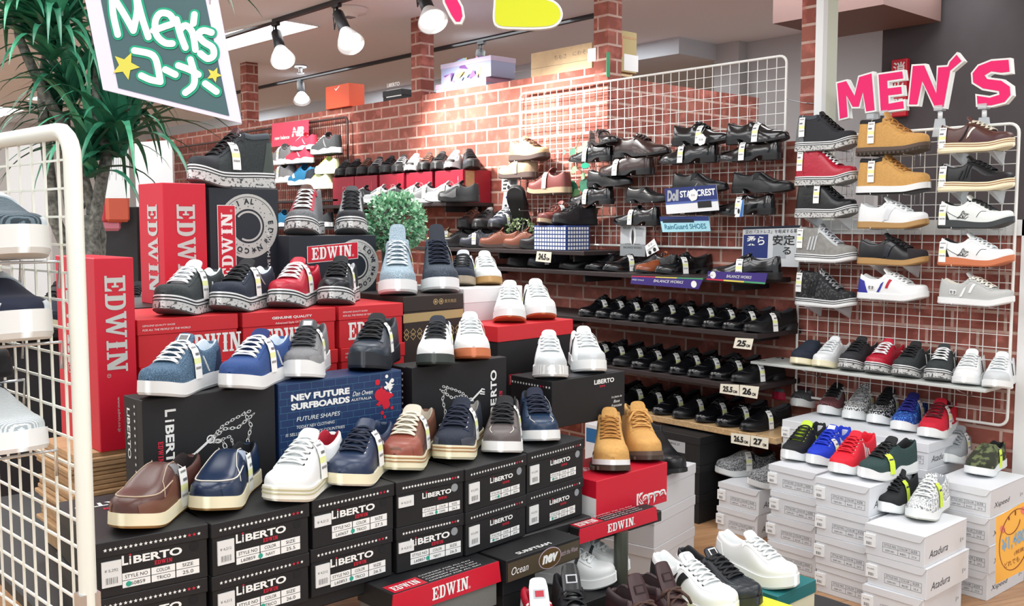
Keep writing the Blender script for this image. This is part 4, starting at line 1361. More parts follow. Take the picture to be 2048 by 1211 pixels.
make_shoe('hightop_black', prof='high', upper=C('ink_shell', '171c22'), lace=black, tongue=C('patent_black', '101214', .25), lining=black, eyestay=black, sole=black, outsole=black, tonguepatch=(C('silver_print', 'b9bcc2'), black), tongue_h=.05)
make_shoe('hightop_redwhite', prof='high', upper=white, lace=rub_w, tongue=white, lining=redl, collar=redl, eyestay=redl, sole=rub_w, outsole=redl, tonguepatch=(C('silver_print', 'b9bcc2'), redl), tongue_h=.05)
make_shoe('brown_boot', form='boot', prof='boot', upper=C('plum_leather', '3a2326', .4), lace=C('bark_lace', '4a342c', .8), tongue=C('plum_leather', '3a2326'), lining=C('plum_lining', '2a1a1c', .9), eyestay=C('plum_leather', '3a2326'), collar=C('plum_padding', '2c1d20', .6), sole=blackrub, outsole=blackrub, bow=True, tongue_h=.05, tonguepatch=(C('plum_lining', '2a1a1c'), C('plum_leather', '3a2326')))
big = dict(form='boot', prof='run', W=.116, L=.30, sole_h=(.052, .046), laces=0, spring=.012, hk=.78)
make_shoe('rocker_grey', upper=pattern_mat('slate_stripe_mesh', h2('27343c'), h2('5d6e78'), 'wave', 70, .5), sole=C('chalk_rubber', 'd9dbd8', .5), outsole=C('chalk_rubber', 'd9dbd8'), mudguard=C('chalk_leather', 'c9d3d8', .5), lining=black, tongue=black, saddle=C('chalk_leather', 'c9d3d8'), **big)
make_shoe('rocker_navy', upper=C('midnight_mesh', '121a30', .8), sole=C('chalk_rubber', 'd9dbd8'), outsole=C('chalk_rubber', 'd9dbd8'), mudguard=C('chalk_leather', 'c9d3d8'), lining=black, saddle=C('chalk_leather', 'c9d3d8'), **big)
make_shoe('rocker_knit', upper=pattern_mat('pale_knit', h2('9fabb0'), h2('d5dadb'), 'wave', 110, .5), sole=rub_w, outsole=rub_w, lining=black, gore=navyc, **{**big, 'sole_h': (.044, .036)})
make_shoe('rocker_black', upper=C('black_walker', '1b1b1f'), sole=black, outsole=black, lining=black, **{**big, 'sole_h': (.044, .036)})

# ------------------------------------------------------------------ cartons and shoeboxes
def edwin(mb, o, ux, uy, h, mi=0, w=None, r=False):
    """slab-serif capitals"""
    o, ux, uy = np.array(o, float), np.array(ux, float), np.array(uy, float)
    G = []

    def rc(x0, y0, x1, y1, dx):
        G.append([(x0 + dx, y0), (x1 + dx, y0), (x1 + dx, y1), (x0 + dx, y1)])

    def pl(pts, dx):
        G.append([(x + dx, y) for x, y in pts])
    # E
    rc(.09, 0, .30, 1, 0); rc(0, .88, .66, 1, 0); rc(0, 0, .66, .12, 0); rc(.28, .44, .48, .56, 0); rc(.42, .33, .50, .67, 0)
    pl([(.66, .88), (.66, .64), (.58, .70), (.52, .88)], 0); pl([(.66, .12), (.52, .12), (.58, .30), (.66, .36)], 0)
    # D
    d = .76
    rc(.09, 0, .30, 1, d); rc(0, .88, .42, 1, d); rc(0, 0, .42, .12, d)
    a = np.linspace(-math.pi / 2, math.pi / 2, 13)
    out = [(.40 + .30 * math.cos(t) ** .8 if math.cos(t) > 0 else .40, .5 + .5 * math.sin(t)) for t in a]
    inn = [(.38 + .13 * max(0, math.cos(t)) ** .8, .5 + .38 * math.sin(t)) for t in a]
    for i in range(12):
        pl([(inn[i][0], inn[i][1]), (out[i][0], out[i][1]), (out[i + 1][0], out[i + 1][1]), (inn[i + 1][0], inn[i + 1][1])], d)
    # W
    d = 1.54
    for x in (0, .40, .80):
        rc(x - .02, .90, x + .30, 1, d)
    pl([(.03, .95), (.25, .95), (.42, .0), (.30, .0)], d); pl([(.30, .0), (.42, .0), (.58, .80), (.50, .95)], d)
    pl([(.43, .95), (.65, .95), (.82, .0), (.70, .0)], d); pl([(.70, .0), (.82, .0), (1.02, .95), (.90, .95)], d)
    # I
    d = 2.74
    rc(.09, 0, .31, 1, d); rc(0, .90, .40, 1, d); rc(0, 0, .40, .10, d)
    pl([(.04, .48), (.36, .48), (.36, .52), (.04, .52)], d)
    # N
    d = 3.22
    rc(.09, 0, .23, 1, d); rc(.62, 0, .76, 1, d); rc(0, .90, .28, 1, d); rc(0, 0, .32, .10, d); rc(.52, .90, .86, 1, d)
    pl([(.10, 1), (.36, 1), (.76, 0), (.52, 0)], d)
    tw = 4.08
    k = h
    kx = h if w is None else w / tw
    nn_ = np.cross(ux, uy)
    for i, g in enumerate(G):
        mb.poly(o + nn_ * (.00012 + .00005 * (i % 7)), ux * kx, uy * k, g, mi)
    if r:
        c = o + ux * kx * (tw + .14) + uy * k * .08
        mb.ring(c, ux, uy, h * .09, h * .02, mi, 14)
        mb.text('R', c - ux * h * .03 - uy * h * .04, ux, uy, h * .085, mi)
    return tw * kx


FX, FZ = np.array([1., 0, 0]), np.array([0, 0, 1.])
ink = mat('print_white', h2('eceeec'), .6)
inkr = mat('print_red', h2('c7213a'), .6)
inkk = mat('print_black', h2('1b1b1e'), .6)
blk = mat('box_black', h2('101114'), .62, noise=.10, nscale=8)
blk2 = mat('box_black_lid', h2('131418'), .58, noise=.10, nscale=8)
redb = mat('box_red', h2('c8152f'), .45)
redo = mat('box_red_orange', h2('c9252d'), .55, bump=.15, bscale=60)
whb = mat('box_white', h2('dadde1'), .55)
teal = mat('sticker_teal', h2('27a08b'), .5)
kraft = mat('kraft_board', h2('b8946c'), .85, noise=.08, nscale=40)
creamb = mat('box_cream', h2('e0d7b8'), .7)
hole = mat('finger_hole', (.008, .008, .009), .9)
holeg = mat('finger_hole_grey', h2('8d9296'), .7)


def box_root(label, loc, rz, group=None, name='shoebox', cat='box', rot=None):
    return thing(name, label, cat, loc, rz, group, rot=rot)


def shell_(o, w, d, h, lid, mb_body, m_body, mb_lid, m_lid, lap=.0025, name=('carton', 'lid')):
    """body and lid; the printing already sits in the two builders"""
    mb_body.cbox((-w / 2, 0, 0), (w / 2, d, h - (.004 if lid else 0)), .0015)
    mb_body.build(name[0], m_body, o)
    if lid:
        mb_lid.cbox((-w / 2 - lap, -lap, h - lid), (w / 2 + lap, d + lap, h), .0015)
        mb_lid.build(name[1], m_lid, o)


def barcode(mb, o, ux, uy, w, h, mi):
    rnd = random.Random(3)
    x = 0
    while x < w:
        b = rnd.choice((.0009, .0016, .0007))
        mb.poly(np.array(o) + np.array(ux) * x, ux, uy, [(0, 0), (b, 0), (b, h), (0, h)], mi)
        x += b + rnd.choice((.0012, .0020))


def liberto_end(label, loc, rz, style, colour, size, price='4,212', w=.232, d=.36, h=.115, sticker=1, hole_m=None, group='black shoeboxes of the front display', dot=0.0, small=False, side=True):
    """black box lying with its labelled short end to the front"""
    o = box_root(label, loc, rz, group)
    f, l = MB(), MB()
    y = -.0006
    k = .74 if small else 1.0
    cx = .0 if not small else .02
    P = lambda x, z: (x, y, z)
    tw = .135 * k
    x0 = cx - tw * .46
    f.text('L', P(x0, .060), FX, FZ, .020 * k, 1, bold=.03)
    f.text('i', P(x0 + .0145 * k, .060), FX, FZ, .017 * k, 1, bold=.025)
    f.star(P(x0 + .0165 * k, .0795 - (.005 if small else 0)), FX, FZ, .0035, 2)
    f.text('BERTO', P(x0 + .0225 * k, .060), FX, FZ, .0165 * k, 1, w=.098 * k, bold=.035)
    edwin(f, P(cx + .002, .049), FX, FZ, .0085 * k, 2, w=.036 * k)
    tx, tz, cw, rh = cx - .062 * k, .0135, (.055 * k, .048 * k, .048 * k), .0145 * k
    xx = tx
    for i, (hd, vv) in enumerate((('STYLE NO', style), ('COLOR', colour), ('SIZE', size))):
        for row, tt in ((1, hd), (0, vv)):
            z0 = tz + row * (rh + .0012)
            f.poly(P(xx, z0), FX, FZ, [(0, 0), (cw[i], 0), (cw[i], rh), (0, rh)], 1)
            ww = min(cw[i] * .84, .0056 * len(tt) * k)
            f.text(tt, (xx + cw[i] / 2, y - .0005, z0 + rh * .25), FX, FZ, rh * .5, 3, w=ww, align='c')
        xx += cw[i] + .0022
    f.disc((tx + .012 + dot, y - .0007, tz + rh * .5), FX, FZ, .0055 * k, 4)
    f.disc(P(w / 2 - .028, .072), FX, FZ, .0105, 5)
    zs_ = h - .011
    n = 20
    for i in range(n):
        l.star((-w / 2 + .018 + (w - .036) * i / (n - 1), -.0032, zs_ - .006), FX, FZ, .0042, 1 if i not in (n - 2, n - 3) else 2)
    if side:
        sd = np.array([0, -1., 0])
        l.text('LiBERTO', (-w / 2 - .0032, .13, h - .024), sd, FZ, .012, 1, w=.075, bold=.03)
        f.text('LiBERTO', (-w / 2 - .0006, .13, h * .30), sd, FZ, .012, 1, w=.075, bold=.03)
        l.text('LiBERTO', (w * .40, d - .06, h + .0006), np.array([-1., 0, 0]), sd, .030, 1, w=w * .8, bold=.03)
        edwin(l, (w * .12, d - .11, h + .0006), np.array([-1., 0, 0]), sd, .014, 2, w=w * .3)
    shell_(o, w, d, h, .032, f, [blk, ink, inkr, inkk, teal, hole_m or hole], l, [blk2, ink, inkr])
    if sticker:
        s = MB()
        if sticker == 1:
            sx, sw, sz, sh = -w / 2 + .010, .038, .022, .052
        else:
            sx, sw, sz, sh = -w / 2 + .004, .044, .050, .026
        s.box((sx, -.0035, sz), (sx + sw, -.0002, sz + sh))
        s.text('\u00a5 ' + price, (sx + sw * .14, -.0041, sz + sh * (.58 if sticker == 1 else .30)), FX, FZ, .0065, 1, w=sw * .68)
        if sticker == 1:
            barcode(s, (sx + sw * .2, -.0041, sz + sh * .12), FX, FZ, sw * .6, sh * .25, 1)
        s.build('price_sticker', [mat('sticker_paper', h2('dfe1e0'), .6), greys], o)
    return o


def chain(mb, o, pts, r, mi):
    """line drawing of a chain on a box face"""
    P = np.array(pts, float)
    seg = np.cumsum([0] + list(np.linalg.norm(np.diff(P, axis=0), axis=1)))
    n = max(2, int(seg[-1] / (r * 1.5)))
    for i in range(n):
        t = seg[-1] * i / (n - 1)
        p = np.array([np.interp(t, seg, P[:, 0]), np.interp(t, seg, P[:, 1])])
        q = np.array([np.interp(min(t + .001, seg[-1]), seg, P[:, 0]), np.interp(min(t + .001, seg[-1]), seg, P[:, 1])]) - np.array([np.interp(max(t - .001, 0), seg, P[:, 0]), np.interp(max(t - .001, 0), seg, P[:, 1])])
        a = math.atan2(q[1], q[0])
        u1 = FX * math.cos(a) + FZ * math.sin(a)
        u2 = -FX * math.sin(a) + FZ * math.cos(a)
        mb.ring(np.array(o) + FX * p[0] + FZ * p[1], u1, u2, r, r * .42, mi, 10, r2=r * (.62 if i % 2 else .30))


def liberto_lid(label, loc, rz, w, h, d, flip=False, group='black shoeboxes standing on edge'):
    """black box standing on its long edge, lid forward, with a drawn key on a chain"""
    o = box_root(label, loc, rz, group)
    f = MB()
    y = -.0006
    sx = 1 if not flip else -1
    # vertical brand name
    if not flip:
        bx, ux, uz = -w / 2 + .052, np.array([0, 0, -1.]), np.array([1., 0, 0])
        f.text('L', (bx, y, h - .028), ux, uz, .026, 1, bold=.03); f.text('i', (bx, y, h - .052), ux, uz, .022, 1, bold=.03); f.text('BERTO', (bx, y, h - .064), ux, uz, .021, 1, w=.122, bold=.03)
        edwin(f, (bx - .018, y, h - .100), ux, uz, .012, 2, w=.05)
    else:
        bx, ux, uz = w / 2 - .040, np.array([0, 0, 1.]), np.array([-1., 0, 0])
        f.text('LiBE', (bx, y, h - .197), ux, uz, .024, 1, w=.076, bold=.03)
        f.text('RTO', (bx, y, h - .115), ux, uz, .024, 1, w=.080, bold=.03)
        edwin(f, (bx + .022, y, h - .150), ux, uz, .012, 2, w=.05)
    c = lambda pts: [((x if not flip else -x), z) for x, z in pts]
    key = c([(-.050, .085), (-.005, .118)]) if not flip else [(.035, .112), (.075, .140)]
    f.ribbon((0, y, 0), FX, FZ, key, .006, 1)
    kx, kz = (key[0] if not flip else key[1])
    for q in (-.004, .004, .010):
        f.ribbon((0, y - .0002, 0), FX, FZ, [(kx - q * .4, kz - q), (kx - .012 * sx, kz - q - .003)], .0035, 1)
    e = key[1] if not flip else key[0]
    f.ring((e[0], y, e[1]), FX, FZ, .009, .003, 1, 14)
    S_ = 1 if not flip else -1
    for pts, rr in (([(0, 0), (.03, .03), (.06, .045), (.10, .06)], .0048), ([(0, -.004), (.035, .022), (.07, .02), (.11, .05)], .0055), ([(.005, -.006), (.03, -.01), (.045, -.05), (.075, -.055), (.11, -.06)], .0075), ([(.01, -.01), (.05, .0), (.06, -.035), (.09, -.04)], .0045), ([(.09, .055), (.105, .02), (.095, -.02), (.10, -.055)], .006)):
        chain(f, (e[0], y - .0003, e[1]), [(x * S_, z * .9) for x, z in pts], rr, 1)
    f.cbox((-w / 2, 0, 0), (w / 2, .034, h), .0015)
    f.build('lid', [blk2, ink, inkr], o)
    b = MB()
    b.cbox((-w / 2 + .003, .034, .003), (w / 2 - .003, d, h - .003), .0015)
    xs = -w / 2 + .0024
    for i in range(12):
        b.star((xs - .003 + .0, .046 - .0, h - .02 - i * .017), np.array([0, -1., 0]), FZ, .005, 1)
    b.text('LiBERTO', (xs, .10, h - .03), np.array([0, 0, -1.]), np.array([0, 1., 0]) * -1, .018, 1, w=.12, bold=.02)
    b.build('carton', [blk, ink], o)
    return o


def white_box(label, loc, rz=-90.0, style='YDM-3910', colour='BLACK', size='25.5', brand='Atadura', group='white shoeboxes', w=.205, d=.31, h=.106, flap=True, sticker=True):
    """white box with an attached lid; short end forward, brand name on the long side"""
    o = box_root(label, loc, rz, group)
    f = MB()
    y = -.0006
    P = lambda x, z, dy=0.0: (x, y - dy, z)
    g = 1
    x0, z0, tw, th = -w * .20, h * .20, w * .62, h * .30
    for a, b in (((0, 0), (tw, 0)), ((0, th), (tw, th)), ((0, th * .55), (tw, th * .55)), ((0, 0), (0, th)), ((tw, 0), (tw, th)), ((tw * .42, 0), (tw * .42, th)), ((tw * .72, 0), (tw * .72, th))):
        f.ribbon(P(x0, z0), FX, FZ, [a, b], .0009, g, cap=False)
    for tx, hd, vv, ww in ((.04, 'STYLE NO.', style, .34), (.45, 'COLOR', colour, .23), (.76, 'SIZE', size, .18)):
        f.text(hd, P(x0 + tw * tx, z0 + th * .66), FX, FZ, .0075, g, w=tw * ww)
        f.text(vv, P(x0 + tw * (tx + .03), z0 + th * .14), FX, FZ, .006, g, w=tw * ww * .7)
    if brand:
        sx = w / 2 + .0006
        uxs = np.array([0, 1., 0])
        f.text(brand, (sx, d * .10, h * .24), uxs, FZ, h * .24, g, w=d * .44, shear=.25)
        f.text('S =', (sx, d * .84, h * .30), uxs, FZ, h * .13, g, shear=.2)
    f.cbox((-w / 2, 0, 0), (w / 2, d, h - .003), .0015)
    f.build('carton', [whb, mat('print_grey', h2('3c3d42'), .7)], o)
    l = MB()
    if flap:
        l.cbox((-w / 2 - .001, -.002, h - .0035), (w / 2 + .001, d, h), .001)
        l.poly((-w / 2, -.0035, h), FX, FZ, [(-.002, 0), (-.002, -.022), (w * .86, -.026), (w * .93, -.024), (w * .99, -.004), (w * .99, 0)], 0, .003)
    else:
        l.cbox((-w / 2 - .003, -.003, h - .036), (w / 2 + .003, d + .003, h), .0015)
    l.build('lid', whb, o)
    if sticker:
        s = MB()
        sx, sw, sz, sh = -w / 2 - .004, .040, h * .28, h * .40
        s.box((sx, -.006, sz), (sx + sw, -.0002, sz + sh))
        s.text('\u00a5 4,990', (sx + sw * .15, -.0068, sz + sh * .62), FX, FZ, .0055, 1, w=sw * .6)
        barcode(s, (sx + sw * .25, -.0068, sz + sh * .14), FX, FZ, sw * .45, sh * .25, 1)
        s.build('price_sticker', [mat('sticker_paper_w', h2('eef0f0'), .6), mat('print_grey', (0, 0, 0))], o)
    return o

# ------------------------------------------------------------------ wire grids, shelves and what hangs there
gridw = mat('grid_white', h2('eceeea'), .4)
gridd = mat('grid_dark', h2('3d2a28'), .5)
wire = mat('chrome_wire', h2('c8cccf'), .25, metal=.85)
clear = mat('clear_plastic', h2('dfe6ea'), .08, alpha=.55)


def wire_grid(label, loc, rz, w, h, cx, cz, m, fr=.006, wr=.0019, rc=.035, group='wire display grids'):
    o = thing('wire_grid', label, 'wire grid', loc, rz, group)
    pts = []
    for x, z, a0 in ((rc, rc, 180), (w - rc, rc, 270), (w - rc, h - rc, 0), (rc, h - rc, 90)):
        for a in np.linspace(a0, a0 + 90, 6):
            pts.append((x + rc * math.cos(R(a)), 0, z + rc * math.sin(R(a))))
    MB().tube(pts, fr, 8, closed=True).build('frame', m, o)
    mb = MB()
    nx, nz = round(w / cx), round(h / cz)
    for i in range(1, nx):
        mb.tube([(w * i / nx, 0, .003), (w * i / nx, 0, h - .003)], wr, 4)
    for i in range(1, nz):
        mb.tube([(.003, -.003, h * i / nz), (w - .003, -.003, h * i / nz)], wr, 4)
    mb.build('mesh', m, o)
    return o


wire_grid('white wire grid on the right, hung with trainers and boots', (3.90, 2.425, .555), -90, .92, 1.15, .05, .05, gridw)
wire_grid('long white wire grid behind the black dress shoes', (3.90, 4.28, 1.215), -90, 1.77, .865, .05, .05, gridw)
wire_grid('dark wire grid behind the pink sign', (3.87, 7.80, .9), -90, 1.72, 1.19, .03, .06, gridd, .009)
wire_grid('dark wire grid further left, behind the tall plant', (3.87, 9.55, .9), -90, 1.72, 1.14, .03, .06, gridd, .009)

DRESS_T = {'N': 0, 'L': 1, 'R': -1}


def wall_shoe(key, desc, where, hx, tx, by, X=3.815, group=None, tilt=0.0, L=.29, bracket='wire', rz=None, sc=None):
    a, b = at(hx, by, X=X), at(tx, by, X=X)
    c = (a + b) / 2
    s = abs(a[1] - b[1]) / (L + .012)
    s = min(1.14, max(.86, s)) if sc is None else sc
    c[2] = at((hx + tx) / 2, by, X=X)[2]
    right = tx > hx
    o = put_shoe(key, desc + ' ' + where, c, (-90 if right else 90) if rz is None else rz, group, tilt=tilt, scale=s)
    if bracket:
        br = thing('shoe_bracket', ('clear bracket' if bracket == 'clear' else 'wire bracket') + ' under the ' + desc, 'bracket', c, -90, 'brackets on the wire grids')
        for k in (-.07, .07):
            mb = MB()
            dx = 3.896 - X
            if bracket == 'clear':
                mb.box((k - .012, -.03, -.004), (k + .012, dx, -.0005))
                mb.add([(k - .010, -.03, -.004), (k + .010, -.03, -.004), (k + .004, dx, -.05), (k - .004, dx, -.05), (k - .010, dx, -.004), (k + .010, dx, -.004)], [(0, 1, 2, 3), (0, 3, 4), (1, 5, 2), (3, 2, 5, 4)])
                mb.build('fin', clear, br)
            else:
                mb.tube([(k, -.045, .006), (k, -.045, -.003), (k, dx - .004, -.003)], .0019, 6)
                mb.tube([(k - .012, dx - .006, -.045), (k - .012, dx - .006, .010), (k + .012, dx - .006, .010), (k + .012, dx - .006, -.045)], .0015, 6, closed=True)
                mb.build('prong', wire, br)
    return o


GR = 'trainers hung on the right wire grid'
c1, c2, c3 = (1592, 1712), (1716, 1856), (1876, 2028)
W1 = 'at the %s of the left column'
W2 = '%s in the middle column'
W3 = '%s in the right column'
for key, d, w_, cc, by, br in (
        ('grid_charcoal_high', 'charcoal canvas high top with grey tread sole', W1 % 'top', c1, 302, 'wire'),
        ('grid_red_high', 'red quilted high top with white laces', 'below the charcoal high top', c1, 371, 'wire'),
        ('grid_black_high', 'black quilted high top with white banded sole', 'below the red quilted one', c1, 436, 'clear'),
        ('grid_grey_high', 'pale grey suede high top with white sole', 'fourth down the left column', c1, 524, 'wire'),
        ('grid_black_grey_high', 'mottled black high top with thin white sole', W1 % 'bottom', c1, 613, 'clear'),
        ('grid_boot_dark', 'tan boot with dark lugged sole', W2 % 'at the top', c2, 309, 'wire'),
        ('grid_boot_white', 'tan boot with white sole', W2 % 'second down', c2, 388, 'wire'),
        ('grid_gat_white', 'white leather trainer with gum sole', W2 % 'third down', c2, 457, 'wire'),
        ('grid_gat_black', 'black leather trainer with gum sole', W2 % 'fourth down', c2, 530, 'clear'),
        ('grid_tricolour', 'white trainer with blue and red side bars', W2 % 'at the bottom', c2, 600, 'wire'),
        ('grid_brown_cream', 'brown leather trainer with thick cream sole', W3 % 'at the top', c3, 304, 'clear'),
        ('grid_black_cream', 'black grained trainer with thick cream sole', W3 % 'second down', c3, 382, 'clear'),
        ('grid_kit_black', 'white trainer with dark grey sole and black emblem', W3 % 'third down', c3, 457, 'wire'),
        ('grid_kit_red', 'white trainer with orange sole and black emblem', W3 % 'fourth down', c3, 532, 'wire'),
        ('grid_grey_canvas', 'stone grey canvas trainer with white side bars', W3 % 'at the bottom', c3, 610, 'wire')):
    wall_shoe(key, d, w_, cc[0], cc[1], by, group=GR, bracket=br)

# narrow shelf hooked on the grid
zs = .722
o = thing('wire_shelf', 'narrow white shelf hooked low on the right wire grid', 'shelf', (3.78, 1.97, zs))
mb = MB().cbox((-.10, -.47, -.012), (.115, .55, 0), .002)
mb.build('board', mat('shelf_grey', h2('c2c6c2'), .5), o)
for y in (-.33, .33):
    MB().tube([(.112, y, -.002), (.112, y, -.07)], .003, 6).tube([(.112, y, -.07), (-.06, y, -.013)], .002, 6).build('bracket', wire, o)
LG = 'trainers on the narrow shelf'
for key, d, px in (('low_navy_loafer', 'navy moccasin with a square cream sole, leftmost on the narrow shelf', 1592), ('low_white_cream', 'off white canvas trainer next to the navy moccasin on the narrow shelf', 1636),
                   ('low_black', 'black trainer with black laces third from the left on the narrow shelf', 1690), ('low_red', 'red trainer with white laces on the narrow shelf', 1743), ('low_charcoal', 'charcoal trainer with black laces just right of the red one on the narrow shelf', 1799),
                   ('low_greywhite', 'charcoal trainer with white laces on the narrow shelf', 1858), ('low_white_black', 'white trainer with black lining second from the right on the narrow shelf', 1915), ('low_white_pale', 'white trainer with pale grey toe rightmost on the narrow shelf', 1976)):
    p_ = at(px, 735, X=3.705)
    put_shoe(key, d, (3.705 + .145 * .93 - .02, p_[1], zs), 180 + (12 if px > 1800 else 4), LG, scale=.93)

# ---- dress shoes on the long grid
DG = 'dress shoes on the long wire grid'
for key, d, w_, hx, tx, by, kw in (
        ('dress_loafer_N', 'black tassel loafer', 'top left of the long wire grid, toe to the right', 1166, 1246, 291, {'rz': -112, 'sc': .95}),
        ('dress_loafer_L', 'black buckled loafer with a white tag', 'above the green oval tag', 1226, 1142, 324, {}),
        ('dress_brown_R', 'dark brown laced dress shoe', 'toe to the right on the long wire grid', 1231, 1338, 313, {}),
        ('dress_brown_L', 'dark brown laced dress shoe with two white tags', 'toe to the left', 1306, 1202, 351, {}),
        ('dress_plain_N', 'matt black slip on', 'below the dark brown shoe with two tags', 1177, 1263, 373, {}),
        ('dress_lace_L', 'black laced dress shoe with a long tag', 'low beside the ivy', 1226, 1142, 409, {}),
        ('dress_plain_N', 'plain matt black shoe', 'left of the blue star sign on the long wire grid', 1254, 1336, 405, {}),
        ('dress_lace_L', 'black laced shoe with two folded tags', 'over the grey poster on the long wire grid', 1320, 1230, 450, {}),
        ('dress_lace_R', 'glossy black derby', 'toe right in the upper row of the long wire grid', 1348, 1460, 289, {}),
        ('dress_lace_L', 'glossy black derby with a pale blue sticker', 'toe left in the upper row', 1436, 1322, 327, {}),
        ('dress_loafer_R', 'glossy black strap loafer', 'highest at the right end of the long wire grid', 1455, 1578, 286, {}),
        ('dress_loafer_L', 'glossy black loafer with a white tag', 'below the highest loafer', 1561, 1441, 322, {}),
        ('dress_plain_N', 'soft black shoe', 'half hidden behind the blue star sign', 1347, 1454, 384, {}),
        ('dress_plain_N', 'soft black plain shoe', 'toe right, level with the red quilted high top', 1466, 1586, 385, {}),
        ('dress_loafer_L', 'black loafer with a round white tag', 'in front of the blue star sign', 1428, 1334, 429, {}),
        ('dress_loafer_L', 'black loafer with a blue and white booklet tag', 'lowest at the right', 1549, 1436, 429, {})):
    wall_shoe(key, d, w_, hx, tx, by, group=DG, L=.30, **kw)
WG = 'walking shoes left of the long wire grid'
wall_shoe('walk_tan', 'sand coloured walking shoe', 'toe right, left end of the long wire grid', 1022, 1094, 322, group=WG, L=.28)
wall_shoe('walk_tan', 'sand coloured walking shoe with a big white tag', 'below the other one', 1073, 1004, 358, group=WG, L=.28)
wall_shoe('walk_brown', 'oxblood walking shoe with a white tag', 'toe left beside the ivy', 1140, 1062, 389, group=WG, L=.28)
wall_shoe('walk_black', 'dark walking shoe hung nose up', 'in front of the small picture card', 1012, 1056, 420, group=WG, L=.28, X=3.78, rz=205, tilt=-62, sc=.95)

# tags and cards on the long grid
def card(name, label, cs, X, paint, th=.003, group=None, cat='sign', rot=None):
    """flat card whose corners are given as photo pixels (tl, tr, br, bl) on the plane X"""
    P = [at(x, y, X=X) for x, y in cs]
    c = sum(P) / 4
    o = thing(name, label, cat, c, -90, group)
    loc = lambda p: (-(p[1] - c[1]), p[2] - c[2])
    q = [loc(p) for p in P]
    return o, q


def card_uv(q):
    tl, tr, br, bl = [np.array(p) for p in q]
    return lambda u, v: tuple((bl * (1 - u) + br * u) * (1 - v) + (tl * (1 - u) + tr * u) * v)


def card_build(o, q, body, layers, th=.003, name='card'):
    """body colour plus printed layers: each layer draws with f(mb, U) where U maps (u, v) to card coordinates"""
    mb = MB()
    mb.poly((0, 0, 0), FX, FZ, list(reversed(q)), 0, th)
    U = card_uv(q)
    mats_ = [body]
    for m, fn in layers:
        mats_.append(m)
        fn(mb, U, len(mats_) - 1)
    mb.build(name, mats_, o)
    return o


def quad(u0, v0, u1, v1, lift=.0005):
    return lambda mb, U, mi: mb.poly((0, -lift, 0), FX, FZ, [U(u0, v0), U(u1, v0), U(u1, v1), U(u0, v1)], mi)


def words_(t, u0, v0, u1, v1, lift=.001, bold=0.0, shear=0.0):
    def fn(mb, U, mi):
        a, b, c = (np.array(U(*p)) for p in ((u0, v0), (u1, v0), (u0, v1)))
        ux = b - a
        L = np.linalg.norm(ux)
        ux3 = FX * ux[0] / L + FZ * ux[1] / L
        uy = c - a
        H = np.linalg.norm(uy)
        uy3 = FX * uy[0] / H + FZ * uy[1] / H
        mb.text(t, FX * a[0] + FZ * a[1] + np.array([0, -lift, 0]), ux3, uy3, H, mi, w=L, bold=bold, shear=shear)
    return fn


def lines_(pts, w, lift=.001):
    return lambda mb, U, mi: mb.ribbon((0, -lift, 0), FX, FZ, [U(*p) for p in pts], w, mi)


def blob(u, v, r, lift=.001, n=18, r2=None):
    def fn(mb, U, mi):
        c = U(u, v)
        mb.disc((c[0], -lift, c[1]), FX, FZ, r, mi, n, r2)
    return fn


sky = mat('sign_sky_blue', h2('9fd3e0'), .5)
deepb = mat('sign_deep_blue', h2('1b2c6e'), .5)
violet = mat('sign_violet', h2('3a2a78'), .5)
silver = mat('sign_silver', h2('a9adb0'), .4)
SG = 'shelf and wall signs'
o, q = card('wall_sign', 'blue and white star sign behind the loafer with a round tag', [(1329, 377), (1432, 369), (1438, 420), (1333, 428)], 3.74, None, group=SG)
card_build(o, q, mat('sign_white', h2('e4e6e8'), .5), [(deepb, quad(0, .42, 1, 1)), (mat('sign_mid_blue', h2('4d63a8'), .5), quad(0, .36, 1, .44, .0007)), (ink, words_('STAR CREST', .30, .60, .97, .86, bold=.03)), (silver, words_('Doll', .04, .48, .28, .92, bold=.05, shear=.2)), (inkk, quad(.62, .14, .88, .40, .0008))])
o, q = card('wall_sign', 'pale blue RainGuard sign hanging low on the long wire grid', [(1319, 433), (1417, 432), (1421, 462), (1325, 464)], 3.76, None, group=SG)
card_build(o, q, sky, [(deepb, quad(0, .70, 1, 1.0)), (navyc, quad(.05, .60, .70, .82, .0008)), (mat('sign_teal_ink', h2('1d6a86'), .5), words_('RainGuard SHOES', .07, .18, .93, .50, bold=.01))])
o, q = card('poster', 'grey poster of one upright shoe under the shoe with two folded tags', [(1241, 450), (1292, 452), (1290, 513), (1240, 511)], 3.80, None, group=SG, cat='poster')
card_build(o, q, silver, [(mat('poster_grey', h2('7d8285'), .5), quad(0, .0, 1, .40)), (mat('poster_glow', h2('d4d8da'), .5), blob(.5, .68, .022, .0008, 20, .05)), (mat('poster_shoe', h2('2b2422'), .5), blob(.5, .62, .0085, .0012, 16, .040)), (inkk, words_('BALANCE WORKS', .12, .88, .92, .95)), (inkk, words_('BALANCE WORKS', .14, .25, .86, .32)), (inkk, words_('ULTIMATE COMFORT', .2, .38, .8, .42))])
o, q = card('hang_tag', 'large white hang tag leaning beside the grey poster', [(1290, 492), (1308, 477), (1318, 500), (1294, 513)], 3.70, None, cat='tag')
card_build(o, q, white, [(greys, words_('\u8db3 \u76ca', .3, .72, .7, .9)), (greys, quad(.12, .50, .9, .54)), (greys, quad(.12, .42, .7, .45)), (inkk, blob(.3, .2, .010)), (inkk, blob(.72, .22, .010))])
o, q = card('poster', 'navy and silver poster in Japanese behind the rightmost dress shoe', [(1486, 454), (1601, 450), (1597, 534), (1483, 530)], 3.84, None, group=SG, cat='poster')
